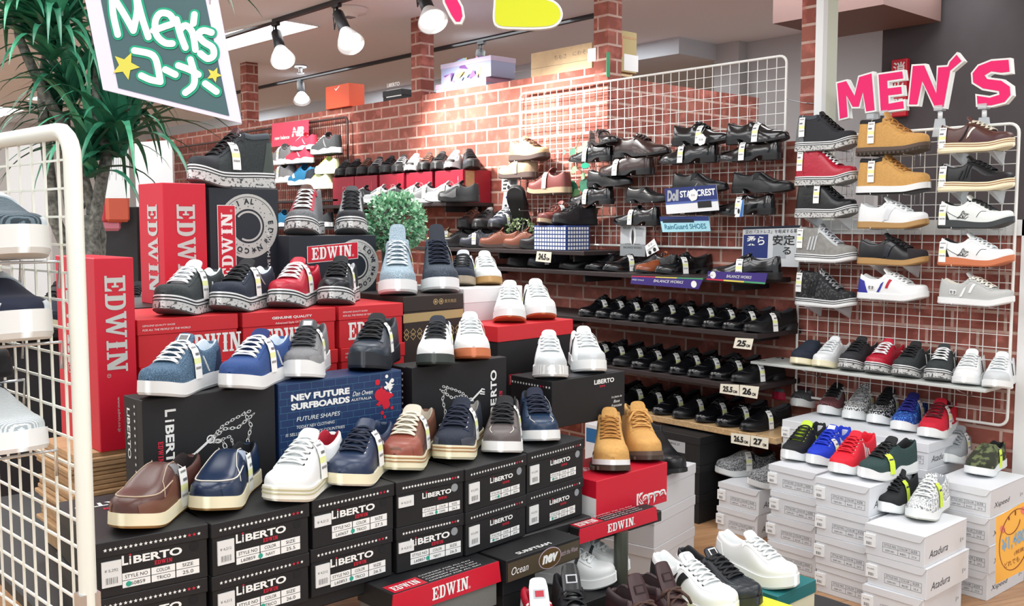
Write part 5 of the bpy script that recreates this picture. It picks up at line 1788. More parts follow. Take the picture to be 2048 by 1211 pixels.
card_build(o, q, mat('poster_pale', h2('c9cdd0'), .5), [(navyc, quad(0, .94, 1, 1)), (deepb, quad(.02, .20, .46, .80)), (mat('poster_mid', h2('a3a8ab'), .5), quad(.55, .2, .78, .78)), (inkk, words_('\u8db3\u306e\u300c\u30b9\u30c8\u30ec\u30b9\u300d\u3092\u8efd\u6e1b\u3059\u308b\u9769', .05, .82, .95, .92)), (ink, words_('\u67d4\u3089', .08, .52, .40, .76, bold=.02)), (inkk, words_('\u5b89\u5b9a', .54, .52, .92, .78, bold=.02)), (inkk, words_('\u308b', .72, .30, .86, .48, bold=.02))])
o, q = card('picture_card', 'small picture card of three men behind the shoe hung nose up', [(1004, 358), (1036, 357), (1034, 380), (1003, 382)], 3.84, None, cat='sign', group=SG)
card_build(o, q, white, [(inkk, quad(.08, .75, .4, .9)), (inkk, quad(.08, .45, .35, .6)), (inkk, quad(.08, .12, .3, .3)), (inkk, blob(.45, .3, .012)), (greys, quad(.55, .5, .95, .9)), (inkk, quad(.55, .15, .95, .35))])
o, q = card('picture_card', 'white card with blue shoe pictures leaning left of the shoe hung nose up', [(1008, 384), (1032, 382), (1026, 424), (1001, 444)], 3.82, None, cat='sign', group=SG)
card_build(o, q, white, [(violet, blob(.3, .80, .012, .001, 12, .008)), (violet, blob(.75, .84, .012, .001, 12, .008)), (inkk, blob(.3, .5, .012, .001, 12, .008)), (inkk, blob(.7, .52, .012, .001, 12, .008)), (inkk, blob(.4, .25, .012, .001, 12, .008))])
o = thing('hang_tag', 'green oval tag hanging from the buckled loafer on the left', 'tag', at(1170, 331, X=3.72), -90)
MB().poly((0, 0, 0), FX, FZ, [(.030 * math.cos(a), .015 * math.sin(a)) for a in np.linspace(0, 6.283, 25)[:-1]], 0, .002).build('card', mat('tag_green', h2('1fa07f'), .5), o)
MB().tube([(0, 0, .014), (0, .002, .05)], .0008, 4).build('string', white, o)
for lab, x, y, r in (('round white tag of the loafer before the blue star sign', 1386, 390, .027), ('white hang tag with two printed words on the upper derby', 1402, 279, .026)):
    o = thing('hang_tag', lab, 'tag', at(x, y, X=3.735), -90)
    MB().poly((0, 0, 0), FX, FZ, [(r * (1 + .06 * math.sin(6 * a)) * math.cos(a), r * (1 + .06 * math.sin(6 * a)) * math.sin(a)) for a in np.linspace(0, 6.283, 37)[:-1]], 0, .002).text('\u8db3 \u76ca', (0, -.001, -.004), FX, FZ, .009, 1, align='c').build('card', [white, greys], o)
    MB().tube([(0, 0, r), (0, .03, r + .03)], .0008, 4).build('string', white, o)
o, q = card('hang_tag', 'blue and white booklet tag on the lowest right loafer', [(1480, 401), (1488, 398), (1485, 433), (1469, 434)], 3.735, None, cat='tag')
card_build(o, q, white, [(mat('tag_blue', h2('2b6fb8'), .5), quad(.62, 0, 1, 1)), (inkk, blob(.35, .35, .006, .001, 12, .012))])

# ---- shelves for the dress shoes
def wall_shelf(label, y0, y1, z, x0, m, th=.022):
    o = thing('wall_shelf', label, 'shelf', (WX, (y0 + y1) / 2, z), 0, 'shelves along the brick wall')
    MB().cbox((x0 - WX, y0 - (y0 + y1) / 2, -th), (-.002, y1 - (y0 + y1) / 2, 0), .002).build('board', m, o)
    for y in np.linspace(y0 + .12, y1 - .12, 3):
        MB().box((-.28, y - (y0 + y1) / 2 - .006, -th - .035), (-.002, y - (y0 + y1) / 2 + .006, -th)).build('bracket', railm, o)


darkshelf = mat('shelf_dark', h2('2a2021'), .6)
Z1, Z2, Z3, Z4, Z0 = 1.088, .858, .632, .428, 1.205
wall_shelf('dark shelf with the violet strips, uppermost under the long wire grid', 2.48, 4.55, Z1, 3.62, darkshelf)
wall_shelf('dark shelf marked 25 cm', 2.42, 4.9, Z2, 3.58, darkshelf)
wall_shelf('dark shelf marked 25.5 and 26 cm', 2.42, 4.9, Z3, 3.56, darkshelf)
wall_shelf('pale wooden shelf marked 26.5 and 27 cm, lowest on the wall', 2.30, 4.9, Z4, 3.56, shelfw, .028)
wall_shelf('dark shelf marked 24.5 cm behind the round leafy plant', 3.47, 4.90, 1.19, 3.60, darkshelf)
wall_shelf('dark shelf under the red boxes on the far wall', 4.55, 6.05, 1.455, 3.56, darkshelf)


def size_sign(t, cs, X, where):
    o, q = card('size_sign', 'cream size sign reading %s cm ' % t + where, cs, X, None, group='size signs on the shelf edges')
    card_build(o, q, mat('sign_cream', h2('e6e1cf'), .6), [(inkk, words_(t, .16, .20, .66, .82, bold=.05)), (inkk, words_('CM', .69, .20, .90, .46, bold=.05))], .002)


size_sign('24.5', [(1074, 502), (1103, 504), (1101, 525), (1071, 522)], 3.585, 'under the checked box')
size_sign('25', [(1471, 675), (1507, 677), (1502, 699), (1466, 695)], 3.565, 'on a dark shelf')
size_sign('25.5', [(1441, 767), (1478, 769), (1478, 791), (1439, 785)], 3.545, 'on a dark shelf')
size_sign('26', [(1480, 769), (1518, 773), (1514, 797), (1479, 791)], 3.545, 'on a dark shelf')
size_sign('26.5', [(1462, 865), (1501, 870), (1499, 892), (1462, 885)], 3.545, 'on the wooden shelf')
size_sign('27', [(1502, 870), (1537, 876), (1536, 898), (1501, 891)], 3.545, 'on the wooden shelf')
rain = [mat('rain_red', h2('c4304a'), .5), mat('rain_yellow', h2('d9c95a'), .5), mat('rain_green', h2('4a9a6c'), .5)]
for lab, cs in (('violet shelf strip with a white crest, under the derby shoes', [(1263, 551), (1407, 556), (1397, 578), (1261, 567)]), ('violet shelf strip with a round white badge, under the rightmost dress shoe', [(1416, 542), (1535, 546), (1530, 568), (1413, 559)])):
    o, q = card('shelf_strip', lab, cs, 3.60, None, group=SG)
    card_build(o, q, violet, [(rain[0], quad(0, .88, .35, 1) if cs[0][0] < 1300 else quad(0, 0, .3, .16)), (rain[1], quad(.35, .88, .65, 1) if cs[0][0] < 1300 else quad(.3, 0, .65, .16)), (rain[2], quad(.65, .88, 1, 1) if cs[0][0] < 1300 else quad(.65, 0, 1, .16)),
                            (ink, words_('BALANCE WORKS', .34, .40, .76, .70, shear=.15)), (ink, words_('FREE WALK' if cs[0][0] < 1300 else 'SHOES', .02, .45, .2 if cs[0][0] < 1300 else .1, .62)), (ink, blob(.91 if cs[0][0] < 1300 else .10, .42 if cs[0][0] < 1300 else .6, .016))])


def shelf_shoe(key, lab, tx, ty, z, rz, group, sc=1.0, L=.30, X=3.66):
    t_ = at(tx, ty, X=X)
    a = R(rz)
    put_shoe(key, lab, (t_[0] - math.cos(a) * L / 2 * sc, t_[1] - math.sin(a) * L / 2 * sc, z), rz, group, scale=sc)
    return t_


def row(z, px, keys, name, group, X=3.62, rz=172, step=.116, n=1, left=0, dirn='left'):
    """shoes side by side, toes to the aisle; px = toe of the rightmost one"""
    y = at(px[0], px[1], z=z)[1]
    for i in range(n):
        key = keys[i % len(keys)]
        a = R(rz)
        x = X + .15
        nth = ('rightmost', 'second from the right', 'third from the right', 'fourth from the right', 'fifth from the right', 'sixth from the right', 'seventh from the right', 'eighth from the right', 'ninth from the right', 'tenth from the right')[i]
        kind = 'laced' if 'lace' in key else ('strap' if 'loafer' in key else 'plain')
        put_shoe(key, 'black %s dress shoe on the %s, %s' % (kind, name, nth), (x + random.uniform(-.006, .006), y + step * i, z), rz + random.uniform(-3, 3), group)


dl, do, dp = 'dress_lace_L', 'dress_loafer_L', 'dress_plain_L'
row(Z2, (1487, 668), [dp, dl, do, dp, dl, dp, do, dl, do, dl], 'shelf two above the wooden one', 'dress shoes on the 25 cm shelf', X=3.585, n=10, step=.112)
row(Z3, (1490, 765), [dp, dl, do, dl, dp, do, dp, dl, do, dl], 'shelf just above the wooden one', 'dress shoes on the 25.5 cm shelf', X=3.565, n=9, step=.116)
row(Z4, (1500, 862), [dp, do, dl, dp, do, dl, dl, do], 'wooden shelf', 'dress shoes on the wooden shelf', X=3.565, n=8, step=.125)
G1 = 'dress shoes under the long wire grid'
put_shoe('dress_lace_L', 'black laced dress shoe turned sideways in front of the navy poster', at(1492, 548, X=3.70) * np.array([1, 1, 0]) + np.array([0, 0, Z1]), 102, G1, scale=1.05)
shelf_shoe('dress_lace_L', 'black laced derby with a white tag right of the tan shoe', 1312, 546, Z1, 158, G1)
shelf_shoe('dress_tan', 'tan dress shoe with dark laces among the black ones', 1272, 538, Z1, 160, G1)
shelf_shoe('dress_loafer_L', 'black buckled loafer with a tag under the grey poster', 1208, 533, Z1, 160, G1)
shelf_shoe('dress_loafer_N', 'black buckled loafer left of the tagged loafer', 1172, 529, Z1, 162, G1)
shelf_shoe('dress_plain_N', 'black stitched slip on further left under the wire grid', 1120, 530, Z1, 150, G1)
shelf_shoe('walk_grey', 'dark grey ribbed walking shoe with a slanting tag on the violet strip shelf', 1056, 546, Z1, 150, G1, L=.28, sc=.84)
shelf_shoe('walk_black', 'dark walking shoe with a small tag behind the white gum trainer', 1015, 542, Z1, 150, G1, L=.28, sc=.84)
put_shoe('dress_plain_N', 'black slip on lying behind the hang tag under the grey poster', (3.79, at(1312, 510, X=3.79)[1], Z1), 80, G1)
G5 = 'walking shoes on the 24.5 cm shelf'
Z5 = 1.19
for key, lab, tx, ty in (('walk_black', 'black walking shoe, rightmost on the 24.5 cm shelf', 1040, 496), ('walk_rust', 'rust brown shoe second from the right on the 24.5 cm shelf', 1008, 494), ('walk_rust', 'dark rust shoe with a slanted tag on the 24.5 cm shelf', 960, 490), ('walk_grey', 'grey striped shoe with a tag on the 24.5 cm shelf', 921, 488),
                         ('walk_black', 'black shoe with a tag beside the grey striped one on the 24.5 cm shelf', 884, 482), ('walk_tan', 'beige shoe at the left end of the 24.5 cm shelf', 855, 482)):
    shelf_shoe(key, lab, tx, ty, Z5, 122, G5, L=.28, sc=.85, X=3.625)
# boxes that carry a few pairs on that shelf
check = mat('blue_check', h2('1e3b7c'), .7)
o = box_root('blue and white checked box on the 24.5 cm shelf', (3.62, 3.74, Z5), -90)
cb_ = MB().cbox((-.122, 0, 0), (.122, .18, .13), .002)
for i in range(12):
    for j in range(6):
        s_ = .007
        cb_.poly((-.11 + i * .02, -.0006, .012 + j * .0205), FX, FZ, [(-s_, -s_), (s_, -s_), (s_, s_), (-s_, s_)], 1)
for i in range(8):
    for j in range(6):
        cb_.poly((.1226, .02 + i * .02, .012 + j * .0205), np.array([0, 1., 0]), FZ, [(-.007, -.007), (.007, -.007), (.007, .007), (-.007, .007)], 1)
cb_.build('carton', [check, ink], o)
put_shoe('walk_brown', 'oxblood shoe on the left of the checked box', (3.74, 3.80, Z5 + .1305), 176, scale=.95)
put_shoe('walk_black', 'black shoe on the right of the checked box', (3.74, 3.675, Z5 + .1305), 168, scale=.95)
o = box_root('low black box at the back of the 24.5 cm shelf', (3.755, 4.42, Z5), -90)
MB().cbox((-.24, 0, 0), (.24, .165, .10), .002).build('carton', blk, o)
MB().cbox((-.243, -.003, .07), (.243, .168, .104), .002).build('lid', blk2, o)
for key, lab, y in (('walk_grey', 'grey walking shoe with white laces on the low black box', 4.275), ('walk_black', 'black walking shoe in the middle of the low black box', 4.415), ('far_brownblack', 'brown and black trainer on the left of the low black box', 4.555)):
    put_shoe(key, lab, (3.77, y, Z5 + .1045), 195, 'shoes on the low black box', scale=.95)

# ---- red boxes with trainers on the far wall
RB = 'red boxes on the far wall'
zr = 1.455
ys = [4.70, 5.00, 5.30, 5.60, 5.88]
for i, y in enumerate(ys):
    o = box_root(('rightmost red box on the far wall, printed in white', 'second red box from the right on the far wall', 'middle red box of the row on the far wall', 'fourth red box from the right on the far wall', 'leftmost red box of the row on the far wall')[i], (3.70, y, zr), -90, RB)
    f = MB().cbox((-.135, 0, 0), (.135, .22, .195), .002)
    f.ring((.02, -.0006, .10), FX, FZ, .028, .003, 1, 20)
    f.ribbon((.02, -.0008, .10), FX, FZ, [(-.03, .03), (.03, -.02)], .002, 1)
    if i == 0:
        f.poly((0, -.0005, 0), FX, FZ, [(.015, .002), (.135, .002), (.135, .193), (.02, .193), (.06, .12)], 2)
        f.text('DUNLOP', (.008, -.001, .056), FX, FZ, .018, 3, w=.075, bold=.04, shear=.2)
        f.text('SPORT', (.018, -.001, .034), FX, FZ, .012, 1, w=.052, shear=.2)
        f.text('MAX RUN LIGHT', (.088, -.001, .155), np.array([0, 0, -1.]), FX, .006, 3, w=.09)
        f.poly((.1355, .02, .004), np.array([0, 1., 0]), FZ, [(0, 0), (.07, 0), (.07, .185), (0, .185)], 4)
    else:
        f.poly((0, -.0005, 0), FX, FZ, [(.05, .002), (.09, .002), (.072, .17)], 2)
    f.build('carton', [mat('box_crimson', h2('8f1229'), .5), mat('print_rose', h2('b98a8c'), .6), redb, ink, kraft], o)
RG = 'trainers on the red boxes'
kk = ['far_black', 'far_white', 'far_black', 'far_brownblack', 'far_white', 'far_blackgrey', 'far_black', 'far_blackgrey', 'far_brownblack', 'far_black', 'far_black']
ll = ['black trainer turned outward, rightmost on the red boxes', 'white trainer with black toe, second from the right on the red boxes', 'black trainer third from the right on the red boxes', 'brown and black trainer right of the middle on the red boxes', 'white trainer in the middle of the red boxes', 'black trainer with grey trim next to the middle white one on the red boxes',
      'black trainer fifth from the left on the red boxes', 'grey trimmed trainer fourth from the left on the red boxes', 'brownish trainer third from the left on the red boxes', 'black trainer second from the left on the red boxes', 'black trainer at the left end of the red boxes']
for i in range(11):
    put_shoe(kk[i], ll[i], (3.80, 4.62 + i * .138, zr + .1955), 214 if i else 238, RG, scale=.92)
SG2 = 'trainers on the shelf before the red boxes'
for key, lab, tx, ty in (('far_blackgrey', 'dark trainer with two white tags before the printed red box', 874, 394), ('far_silver', 'silver trainer beside the dark tagged one, before the red boxes', 848, 394), ('far_grey', 'taupe trainer left of the silver one before the red boxes', 812, 390), ('far_grey', 'taupe trainer lying further left before the red boxes', 788, 389),
                         ('far_blackgrey', 'grey striped trainer with a tag, fifth from the right before the red boxes', 752, 386), ('far_silver', 'pale trainer second from the left before the red boxes', 724, 384), ('far_charcoal', 'charcoal trainer at the left end before the red boxes', 690, 383)):
    t_ = at(tx, ty, X=3.56)
    put_shoe(key, lab, (3.630, t_[1] - .12, zr), 112, SG2, scale=.90)

# ---- dark wire grid with running shoes
NG = 'running shoes on the dark wire grid'
for key, d, w_, hx, tx, by in (('far_charcoal', 'charcoal running shoe with white sole', 'highest on the dark wire grid', 690, 620, 310), ('far_red', 'red running shoe with white sole', 'on the dark wire grid', 624, 578, 329), ('far_grey', 'grey running shoe with white sole', 'left of the red one on the dark wire grid', 590, 545, 330),
                               ('far_grey', 'grey running shoe', 'in the second row of the dark wire grid', 590, 545, 366), ('far_teal', 'teal running shoe with navy heel', 'on the dark wire grid', 632, 582, 372), ('far_lime', 'pale lime running shoe', 'on the dark wire grid', 664, 620, 378),
                               ('far_lime', 'pale yellow green running shoe', 'beside the left end of the red boxes', 676, 636, 348)):
    wall_shoe(key, d, w_, hx, tx, by, X=3.76, group=NG, bracket=None)
for z, lab in ((1.30, 'lower'), (1.50, 'upper')):
    MB().box((3.70, 5.95, z - .012), (3.86, 9.5, z)).build('display_rail', railm, label='%s dark rail in front of the dark wire grid' % lab, cat='rail', group='rails on the dark wire grid')
for key, lab, x, z in (('far_red', 'coral red trainer above the red running shoe', 611, 1.865), ('far_white', 'white trainer at the left of the dark wire grid', 395, 1.501), ('far_silver', 'silver trainer near the tips of the plant leaves', 425, 1.501), ('far_grey', 'grey trainer at the far left end of the dark wire grid', 352, 1.501), ('far_red', 'red trainer low at the left of the dark wire grid', 460, 1.301), ('far_teal', 'teal trainer behind the charcoal high top', 565, 1.301), ('far_charcoal', 'dark trainer behind the grey fleck shoe', 640, 1.301), ('far_black', 'black trainer low on the dark wire grid', 700, 1.301)):
    p_ = at(x, 400, X=3.76)
    put_shoe(key, lab, (3.76, p_[1], z), 95, NG, scale=.95)
o, q = card('brand_sign', 'pink brand sign on the dark wire grid', [(544, 247), (617, 239), (617, 286), (543, 294)], 3.83, None)
card_build(o, q, mat('sign_pink', h2('e0405f'), .5), [(ink, words_('new balance', .09, .28, .50, .44, bold=.04)), (ink, words_('NB', .56, .34, .88, .74, bold=.06, shear=.25)), (mat('sign_pink', (0, 0, 0)), quad(.52, .47, .70, .50, .0016)), (MATS['sign_pink'], quad(.52, .58, .70, .61, .0016))])

# ------------------------------------------------------------------ the tiered display in the middle
tablem = mat('table_black', h2('1e1d1f'), .5)
polem = mat('pole_grey', h2('55584f'), .35, metal=.3)
o = thing('display_table', 'black display table with a grey pole under the black shoeboxes', 'table', (1.40, 2.62, 0))
MB().cbox((-.76, -.655, .435), (.68, .74, .468), .004).build('table_top', tablem, o)
for x, y in ((-.66, -.55), (-.66, .62), (.60, .62)):
    MB().cyl((x, y, 0), .02, .436, 14).build('leg', polem, o)
o = thing('pedestal', 'grey metal pole rising from the low stand under the red shoebox', 'stand', (2.165, 1.926, .135))
MB().cyl((0, 0, .012), .0215, .269, 20).build('pole', polem, o)
MB().cyl((0, 0, 0), .07, .012, 28).build('base', polem, o)
MB().cbox((-.09, .008, .266), (.20, .24, .3005), .003).build('top_plate', tablem, o)
o = thing('riser', 'black stepped riser hidden behind the shoeboxes', 'riser', (0, 0, .468))
MB().box((1.03, 2.36, 0), (2.10, 2.92, .232)).box((1.03, 2.92, 0), (2.10, 3.34, .612)).build('step', tablem, o)

ZF = .70
Y0 = 1.955
ang = [-4.0, -1.0, 0.0, 0.5, 3.0, 3.0]
edges = [(186, 1086, 417, 1046), (421, 1047, 618, 1004), (622, 1000, 788, 964), (791, 964, 928, 937), (930, 938, 1053, 906), (1056, 905, 1165, 874)]
spec = [[('L60859', 'TRICO', '25.0', '5,292', 1, hole, 0), ('L60653', 'NAVY', '25.5', '4,212', 1, hole, .02)],
        [('L60859', 'NAVY', '25.5', '4,212', 1, hole, .045), ('L60859', 'TRICO', '26.0', '4,212', 1, hole, .05)],
        [('L60657', 'TRICO', '27.5', '4,212', 2, hole, .045), ('L60853', 'TRICO', '26.5', '4,212', 1, hole, .045)],
        [('L11006', 'CAMEL', '26.5', '4,212', 2, holeg, .03), ('L60857', 'NAVY', '26.5', '4,212', 2, holeg, .04)],
        [('L11018', 'CAMEL', '26.0', '5,292', 1, holeg, .02), ('L11006', 'BLACK', '26.0', '5,292', 1, hole, 0)],
        [('L11006', 'BLACK', '25.0', '5,292', 1, holeg, 0), ('L11006', 'BLACK', '26.0', '5,292', 1, holeg, 0)]]
under = ['the brown slip on', 'the navy slip on', 'the white shoe with crimson lining', 'the brown shoe with cream laces', 'the grey bowling shoe', 'the ink blue bowling shoe']
for i, (x0, y0, x1, y1) in enumerate(edges):
    a, b = at(x0, y0, z=ZF), at(x1, y1, z=ZF)
    ww = np.linalg.norm(b - a)
    c = (a + b) / 2
    rz = math.degrees(math.atan2(b[1] - a[1], b[0] - a[0]))
    rz = max(-6, min(6, rz))
    for r in range(2):
        st, co, si, pr, sk, hm, dt = spec[i][r]
        j = random.uniform(-.004, .004) if r else 0
        liberto_end('black shoebox with white label, %s under %s' % ('directly' if r == 0 else 'second box down', under[i]), (c[0] + j, max(c[1], Y0 - .03) + (0 if r == 0 else .003), ZF - .1155 * (r + 1)), rz, st, co, si, pr, w=ww - .006, h=.1150, d=.355, sticker=sk, hole_m=hm, dot=dt, small=(i >= 3 and (i, r) != (3, 1)))

def tier_y(key, lab, tx, Y, z, delta, sc=1.0, group=None, L=.29):
    t_ = at(tx, 600, Y=Y)
    rz = ray_deg(tx) + 180 - delta
    a = R(rz)
    return put_shoe(key, lab, (t_[0] - math.cos(a) * (L / 2 + .004) * sc, t_[1] - math.sin(a) * (L / 2 + .004) * sc, z), rz, group, scale=sc)


def tier(key, lab, tx, ty, z, delta, sc=1.0, group=None, L=.29, tilt=0.0):
    t_ = at(tx, ty, z=z)
    rz = ray_deg(tx) + 180 - delta
    a = R(rz)
    return put_shoe(key, lab, (t_[0] - math.cos(a) * (L / 2 + .004) * sc, t_[1] - math.sin(a) * (L / 2 + .004) * sc, z), rz, group, scale=sc, tilt=tilt)


T1 = 'shoes on the front row of black boxes'
tier('slip_brown', 'brown leather slip on with cream sole, leftmost on the front boxes', 238, 1072, ZF, 32, 1.03, T1)
tier('slip_navy', 'glossy navy leather slip on next to the brown one', 408, 1036, ZF, 20, 1.03, T1)
tier('white_navyband', 'white trainer with crimson lining and navy side bands', 545, 1016, ZF, 30, 1.03, T1)
tier('navy_bars', 'navy leather trainer with navy laces and cream sole on the front boxes', 675, 984, ZF, 24, 1.04, T1)
tier('brown_cream', 'brown leather trainer with cream laces on the front boxes', 785, 952, ZF, 18, 1.04, T1)
tier('navy_welt', 'navy trainer with tan welt and thick cream sole', 893, 930, ZF, 14, 1.04, T1)
tier('grey_bowling', 'taupe grey bowling style shoe with white sole', 997, 916, ZF, 6, 1.02, T1)
tier('navy_bowling', 'ink blue bowling style shoe with white sole', 1085, 892, ZF, -8, 1.02, T1)

# red sports box, red lid and boots at the right corner
a, b = at(1190, 966, Y=1.98), at(1338, 920, Y=1.98)
ka = 2.0
c = (a + b) / 2
kw = np.linalg.norm(b - a)
o = box_root('red shoebox with white lettering under the tan boots', (c[0], c[1], .4365), ka)
f = MB()
for i, ch in enumerate('Kappa'):
    kx_ = kw * (.10 + .083 * i)
    kz_ = .020 if ch != 'p' else .0095
    kh = .030 if ch == 'K' else (.0315 if ch == 'p' else .021)
    f.text(ch, (kx_, -.0008, kz_ - .003), FX, FZ, kh + .007, 1, w=kw * .104, bold=.09, align='c')
    f.text(ch, (kx_, -.0014, kz_), FX, FZ, kh * .92, 2, w=kw * .062, bold=.0, align='c')
fx = -kw / 2 - .0008
f.poly((fx, .20, 0), np.array([0, -1., 0]), FZ, [(0, 0), (.20, 0), (.20, .075), (.012, .085), (0, .095)], 1)
for ln in SITTERS:
    f.ribbon((fx - .0006, .17, .006), np.array([0, -1., 0]), FZ, [(x * .10, z * .075) for x, z in ln], .004, 3)
f.cbox((-kw / 2, 0, 0), (kw / 2, .215, c[2] - .4365), .0015)
f.build('carton', [redb, ink, redb, inkk], o)
tm = MB()
for ln in SITTERS:
    tm.ribbon((-kw * .40, .10, c[2] - .4360), FX, np.array([0, 1., 0]), [(x * .09, z * .07) for x, z in ln], .003, 0)
tm.build('top_emblem', ink, o)
BT = 'tan boots on the red shoebox'
KT = c[2] + .0005
tier('boot_white', 'tan lace up boot with white midsole on the red shoebox', 1222, 951, KT, -2, .98, BT, L=.30)
tier('boot_dark', 'tan lace up boot with dark sole on the red shoebox', 1296, 929, KT, -12, .98, BT, L=.30)
# lids of red and black boxes sticking out below
def edwin_lid(label, ca, cb, z, d, h, body_h, group='black boxes with red lid ends'):
    a, b = (at(*ca, z=z), at(*cb, z=z)) if z else (at(*ca, Y=1.915), at(*cb, Y=1.915))
    c = (a + b) / 2
    z = z or .4605
    ww = np.linalg.norm(b - a)
    o = box_root(label, (c[0], c[1], z - body_h - h * (body_h == 0)), math.degrees(math.atan2(b[1] - a[1], b[0] - a[0])), group)
    H = body_h if body_h else h
    l = MB()
    l.poly((0, 0, 0), FX, FZ, [(-ww / 2 - .006, H - h), (ww / 2 + .004, H - h), (ww / 2 - .004, H), (-ww / 2, H)], 1, .003)
    l.cbox((-ww / 2 + .002, .003, H - h + .001), (ww / 2 - .002, d, H), .0015)
    edwin(l, (-ww * .16, -.0008, H - h * .80), FX, FZ, h * .58, 2, w=ww * .34, r=True)
    l.poly((-ww / 2 + .01, .008, H + .0006), FX, np.array([0, 1., 0]), [(0, 0), (.10, 0), (.10, .05), (0, .05)], 1)
    edwin(l, (-ww / 2 + .018, .018, H + .0012), FX, np.array([0, 1., 0]), .026, 2, w=.08)
    for k in range(4):
        l.text('COMFORT FOR ALL DAY', (-ww * .15, .012 + k * .014, H + .0006), FX, np.array([0, 1., 0]), .006, 2, w=ww * .5)
    l.build('lid', [blk2, redb, ink], o)
    if body_h:
        MB().cbox((-ww / 2 + .006, .006, 0), (ww / 2 - .006, d - .004, H - h + .002), .0015).build('carton', mat('box_taupe', h2('6f6f6a'), .6), o)
    return o


edwin_lid('black box with a red lid end at the bottom centre, under the black shoeboxes', (787, 1190), (1000, 1121), .466, .150, .055, .116)
edwin_lid('red lid end jutting out over the grey pole', (1160, 1067), (1314, 1013), None, .045, .043, 0)
a, b = at(1013, 1121, z=.466), at(1160, 1072, z=.466)
c = (a + b) / 2
nw = np.linalg.norm(b - a)
o = box_root('olive and black box with an oval surf badge under the black shoeboxes', (c[0], c[1], .405), math.degrees(math.atan2(b[1] - a[1], b[0] - a[0])))
f = MB().cbox((-nw / 2, 0, 0), (nw / 2, .10, .061), .0015)
f.poly((-nw / 2, -.0006, .003), FX, FZ, [(.004, .0), (nw - .004, 0), (nw - .004, .050), (.004, .050)], 1)
f.disc((.02, -.0012, .030), FX, FZ, nw * .155, 2, 30, .029)
f.disc((.02, -.0018, .030), FX, FZ, nw * .145, 3, 30, .0265)
f.text('nev', (.02, -.0024, .018), FX, FZ, .024, 4, w=nw * .22, bold=.05, shear=.25, align='c')
f.text('Ocean', (-nw * .44, -.0012, .018), FX, FZ, .020, 4, w=nw * .22, shear=.3)
f.text('Catch the Wave', (nw * .20, -.0012, .024), FX, FZ, .014, 2, w=nw * .26, shear=.2)
f.text('SURFTEAM', (-nw * .3, .012, .0616), FX, np.array([0, 1., 0]), .016, 4, w=nw * .45, bold=.02)
f.build('carton', [blk, mat('olive_print', h2('4a4130'), .5), mat('lilac_print', h2('b9a8b4'), .5), mat('bronze_print', h2('57401f'), .5), ink], o)

# second tier: boxes standing on edge
ZB = .93
HB = ZB - ZF
Y2 = 2.20


def span(x0, y0, x1, y1, Y):
    a, b = at(x0, y0, Y=Y), at(x1, y1, Y=Y)
    return (a[0] + b[0]) / 2, abs(b[0] - a[0])


cx, ww = span(282, 804, 551, 765, Y2)
liberto_lid('black box with a key on a chain, standing behind the two leather slip ons', (cx, Y2, ZF + .0005), 0, ww - .004, HB, .118)
cx, ww = span(556, 770, 803, 735, Y2)
o = box_root('dark blue brick patterned surf box in the middle of the display', (cx, Y2, ZF + .0005), 0)
bluebr = mat('box_ink_blue', h2('14305c'), .5)
linem = mat('box_line_blue', h2('3f7490'), .6)
f = MB().cbox((-ww / 2, 0, 0), (ww / 2, .118, HB - .0005), .0015)
w2 = ww / 2
for j in range(13):
    z = .010 + j * .018
    if z < HB:
        f.ribbon((0, -.0004, 0), FX, FZ, [(-w2 + .002, z), (w2 - .002, z)], .0009, 1, cap=False)
    for i in range(11):
        x = -w2 + .006 + (i + .5 * (j % 2)) * ww / 10.6
        if x < w2 - .004 and z + .018 < HB:
            f.ribbon((0, -.0004, 0), FX, FZ, [(x, z), (x, z + .018)], .0009, 1, cap=False)
f.text('NEV FUTURE', (-w2 + .035, -.001, HB - .048), FX, FZ, .017, 2, w=ww * .46, bold=.05)
f.text('SURFBOARDS', (-w2 + .035, -.001, HB - .071), FX, FZ, .017, 2, w=ww * .46, bold=.05)
f.text('AUSTRALIA', (-w2 + .035 + ww * .47, -.002, HB - .069), FX, FZ, .007, 2, w=ww * .17)
f.text('Dan Owen', (-w2 + .04 + ww * .47, -.001, HB - .056), FX, FZ, .012, 2, w=ww * .17, shear=.4)
f.text('FUTURE SHAPES', (-w2 + .05, -.001, HB - .101), FX, FZ, .011, 2, w=ww * .34, shear=.2)
for k, t_ in enumerate(('TODAY NEV CLOTHING', 'IS SELLING IN MANY COUNTRIES', 'THE INTERSURF GROUP', 'HOLDS THE WEAR LICENCE', 'FOR NEV')):
    f.text(t_, (-w2 + .105, -.001, HB - .120 - k * .0165), FX, FZ, .0075, 2, w=.0062 * len(t_), align='c', shear=.15)
rnd = random.Random(4)
bx, bz = w2 - .062, HB - .072
f.poly((bx, -.0012, bz), FX, FZ, [((.024 + .007 * math.sin(5 * a + 1) + .004 * math.sin(9 * a)) * math.cos(a), (.027 + .008 * math.sin(4 * a) + .004 * math.sin(11 * a)) * math.sin(a)) for a in np.linspace(0, 6.283, 48)[:-1]], 3)
for x, z, r in ((-.018, .045, .008), (.028, -.030, .005), (-.004, -.040, .0055), (.004, -.052, .0045), (.010, -.018, .012), (-.012, .01, .016)):
    f.disc((bx + x, -.0014, bz + z), FX, FZ, r, 3, 14)
f.poly((bx + .020, -.001, bz + .032), FX, FZ, [((.013 + .005 * math.sin(6 * a)) * math.cos(a), (.012 + .006 * math.sin(5 * a + 2)) * math.sin(a)) for a in np.linspace(0, 6.283, 40)[:-1]], 2)
for x, z, r in ((.012, .058, .005), (.030, .045, .006), (.024, .010, .004), (-.05, -.085, .005), (-.036, -.090, .004)):
    f.disc((bx + x, -.0011, bz + z), FX, FZ, r, 2, 12)
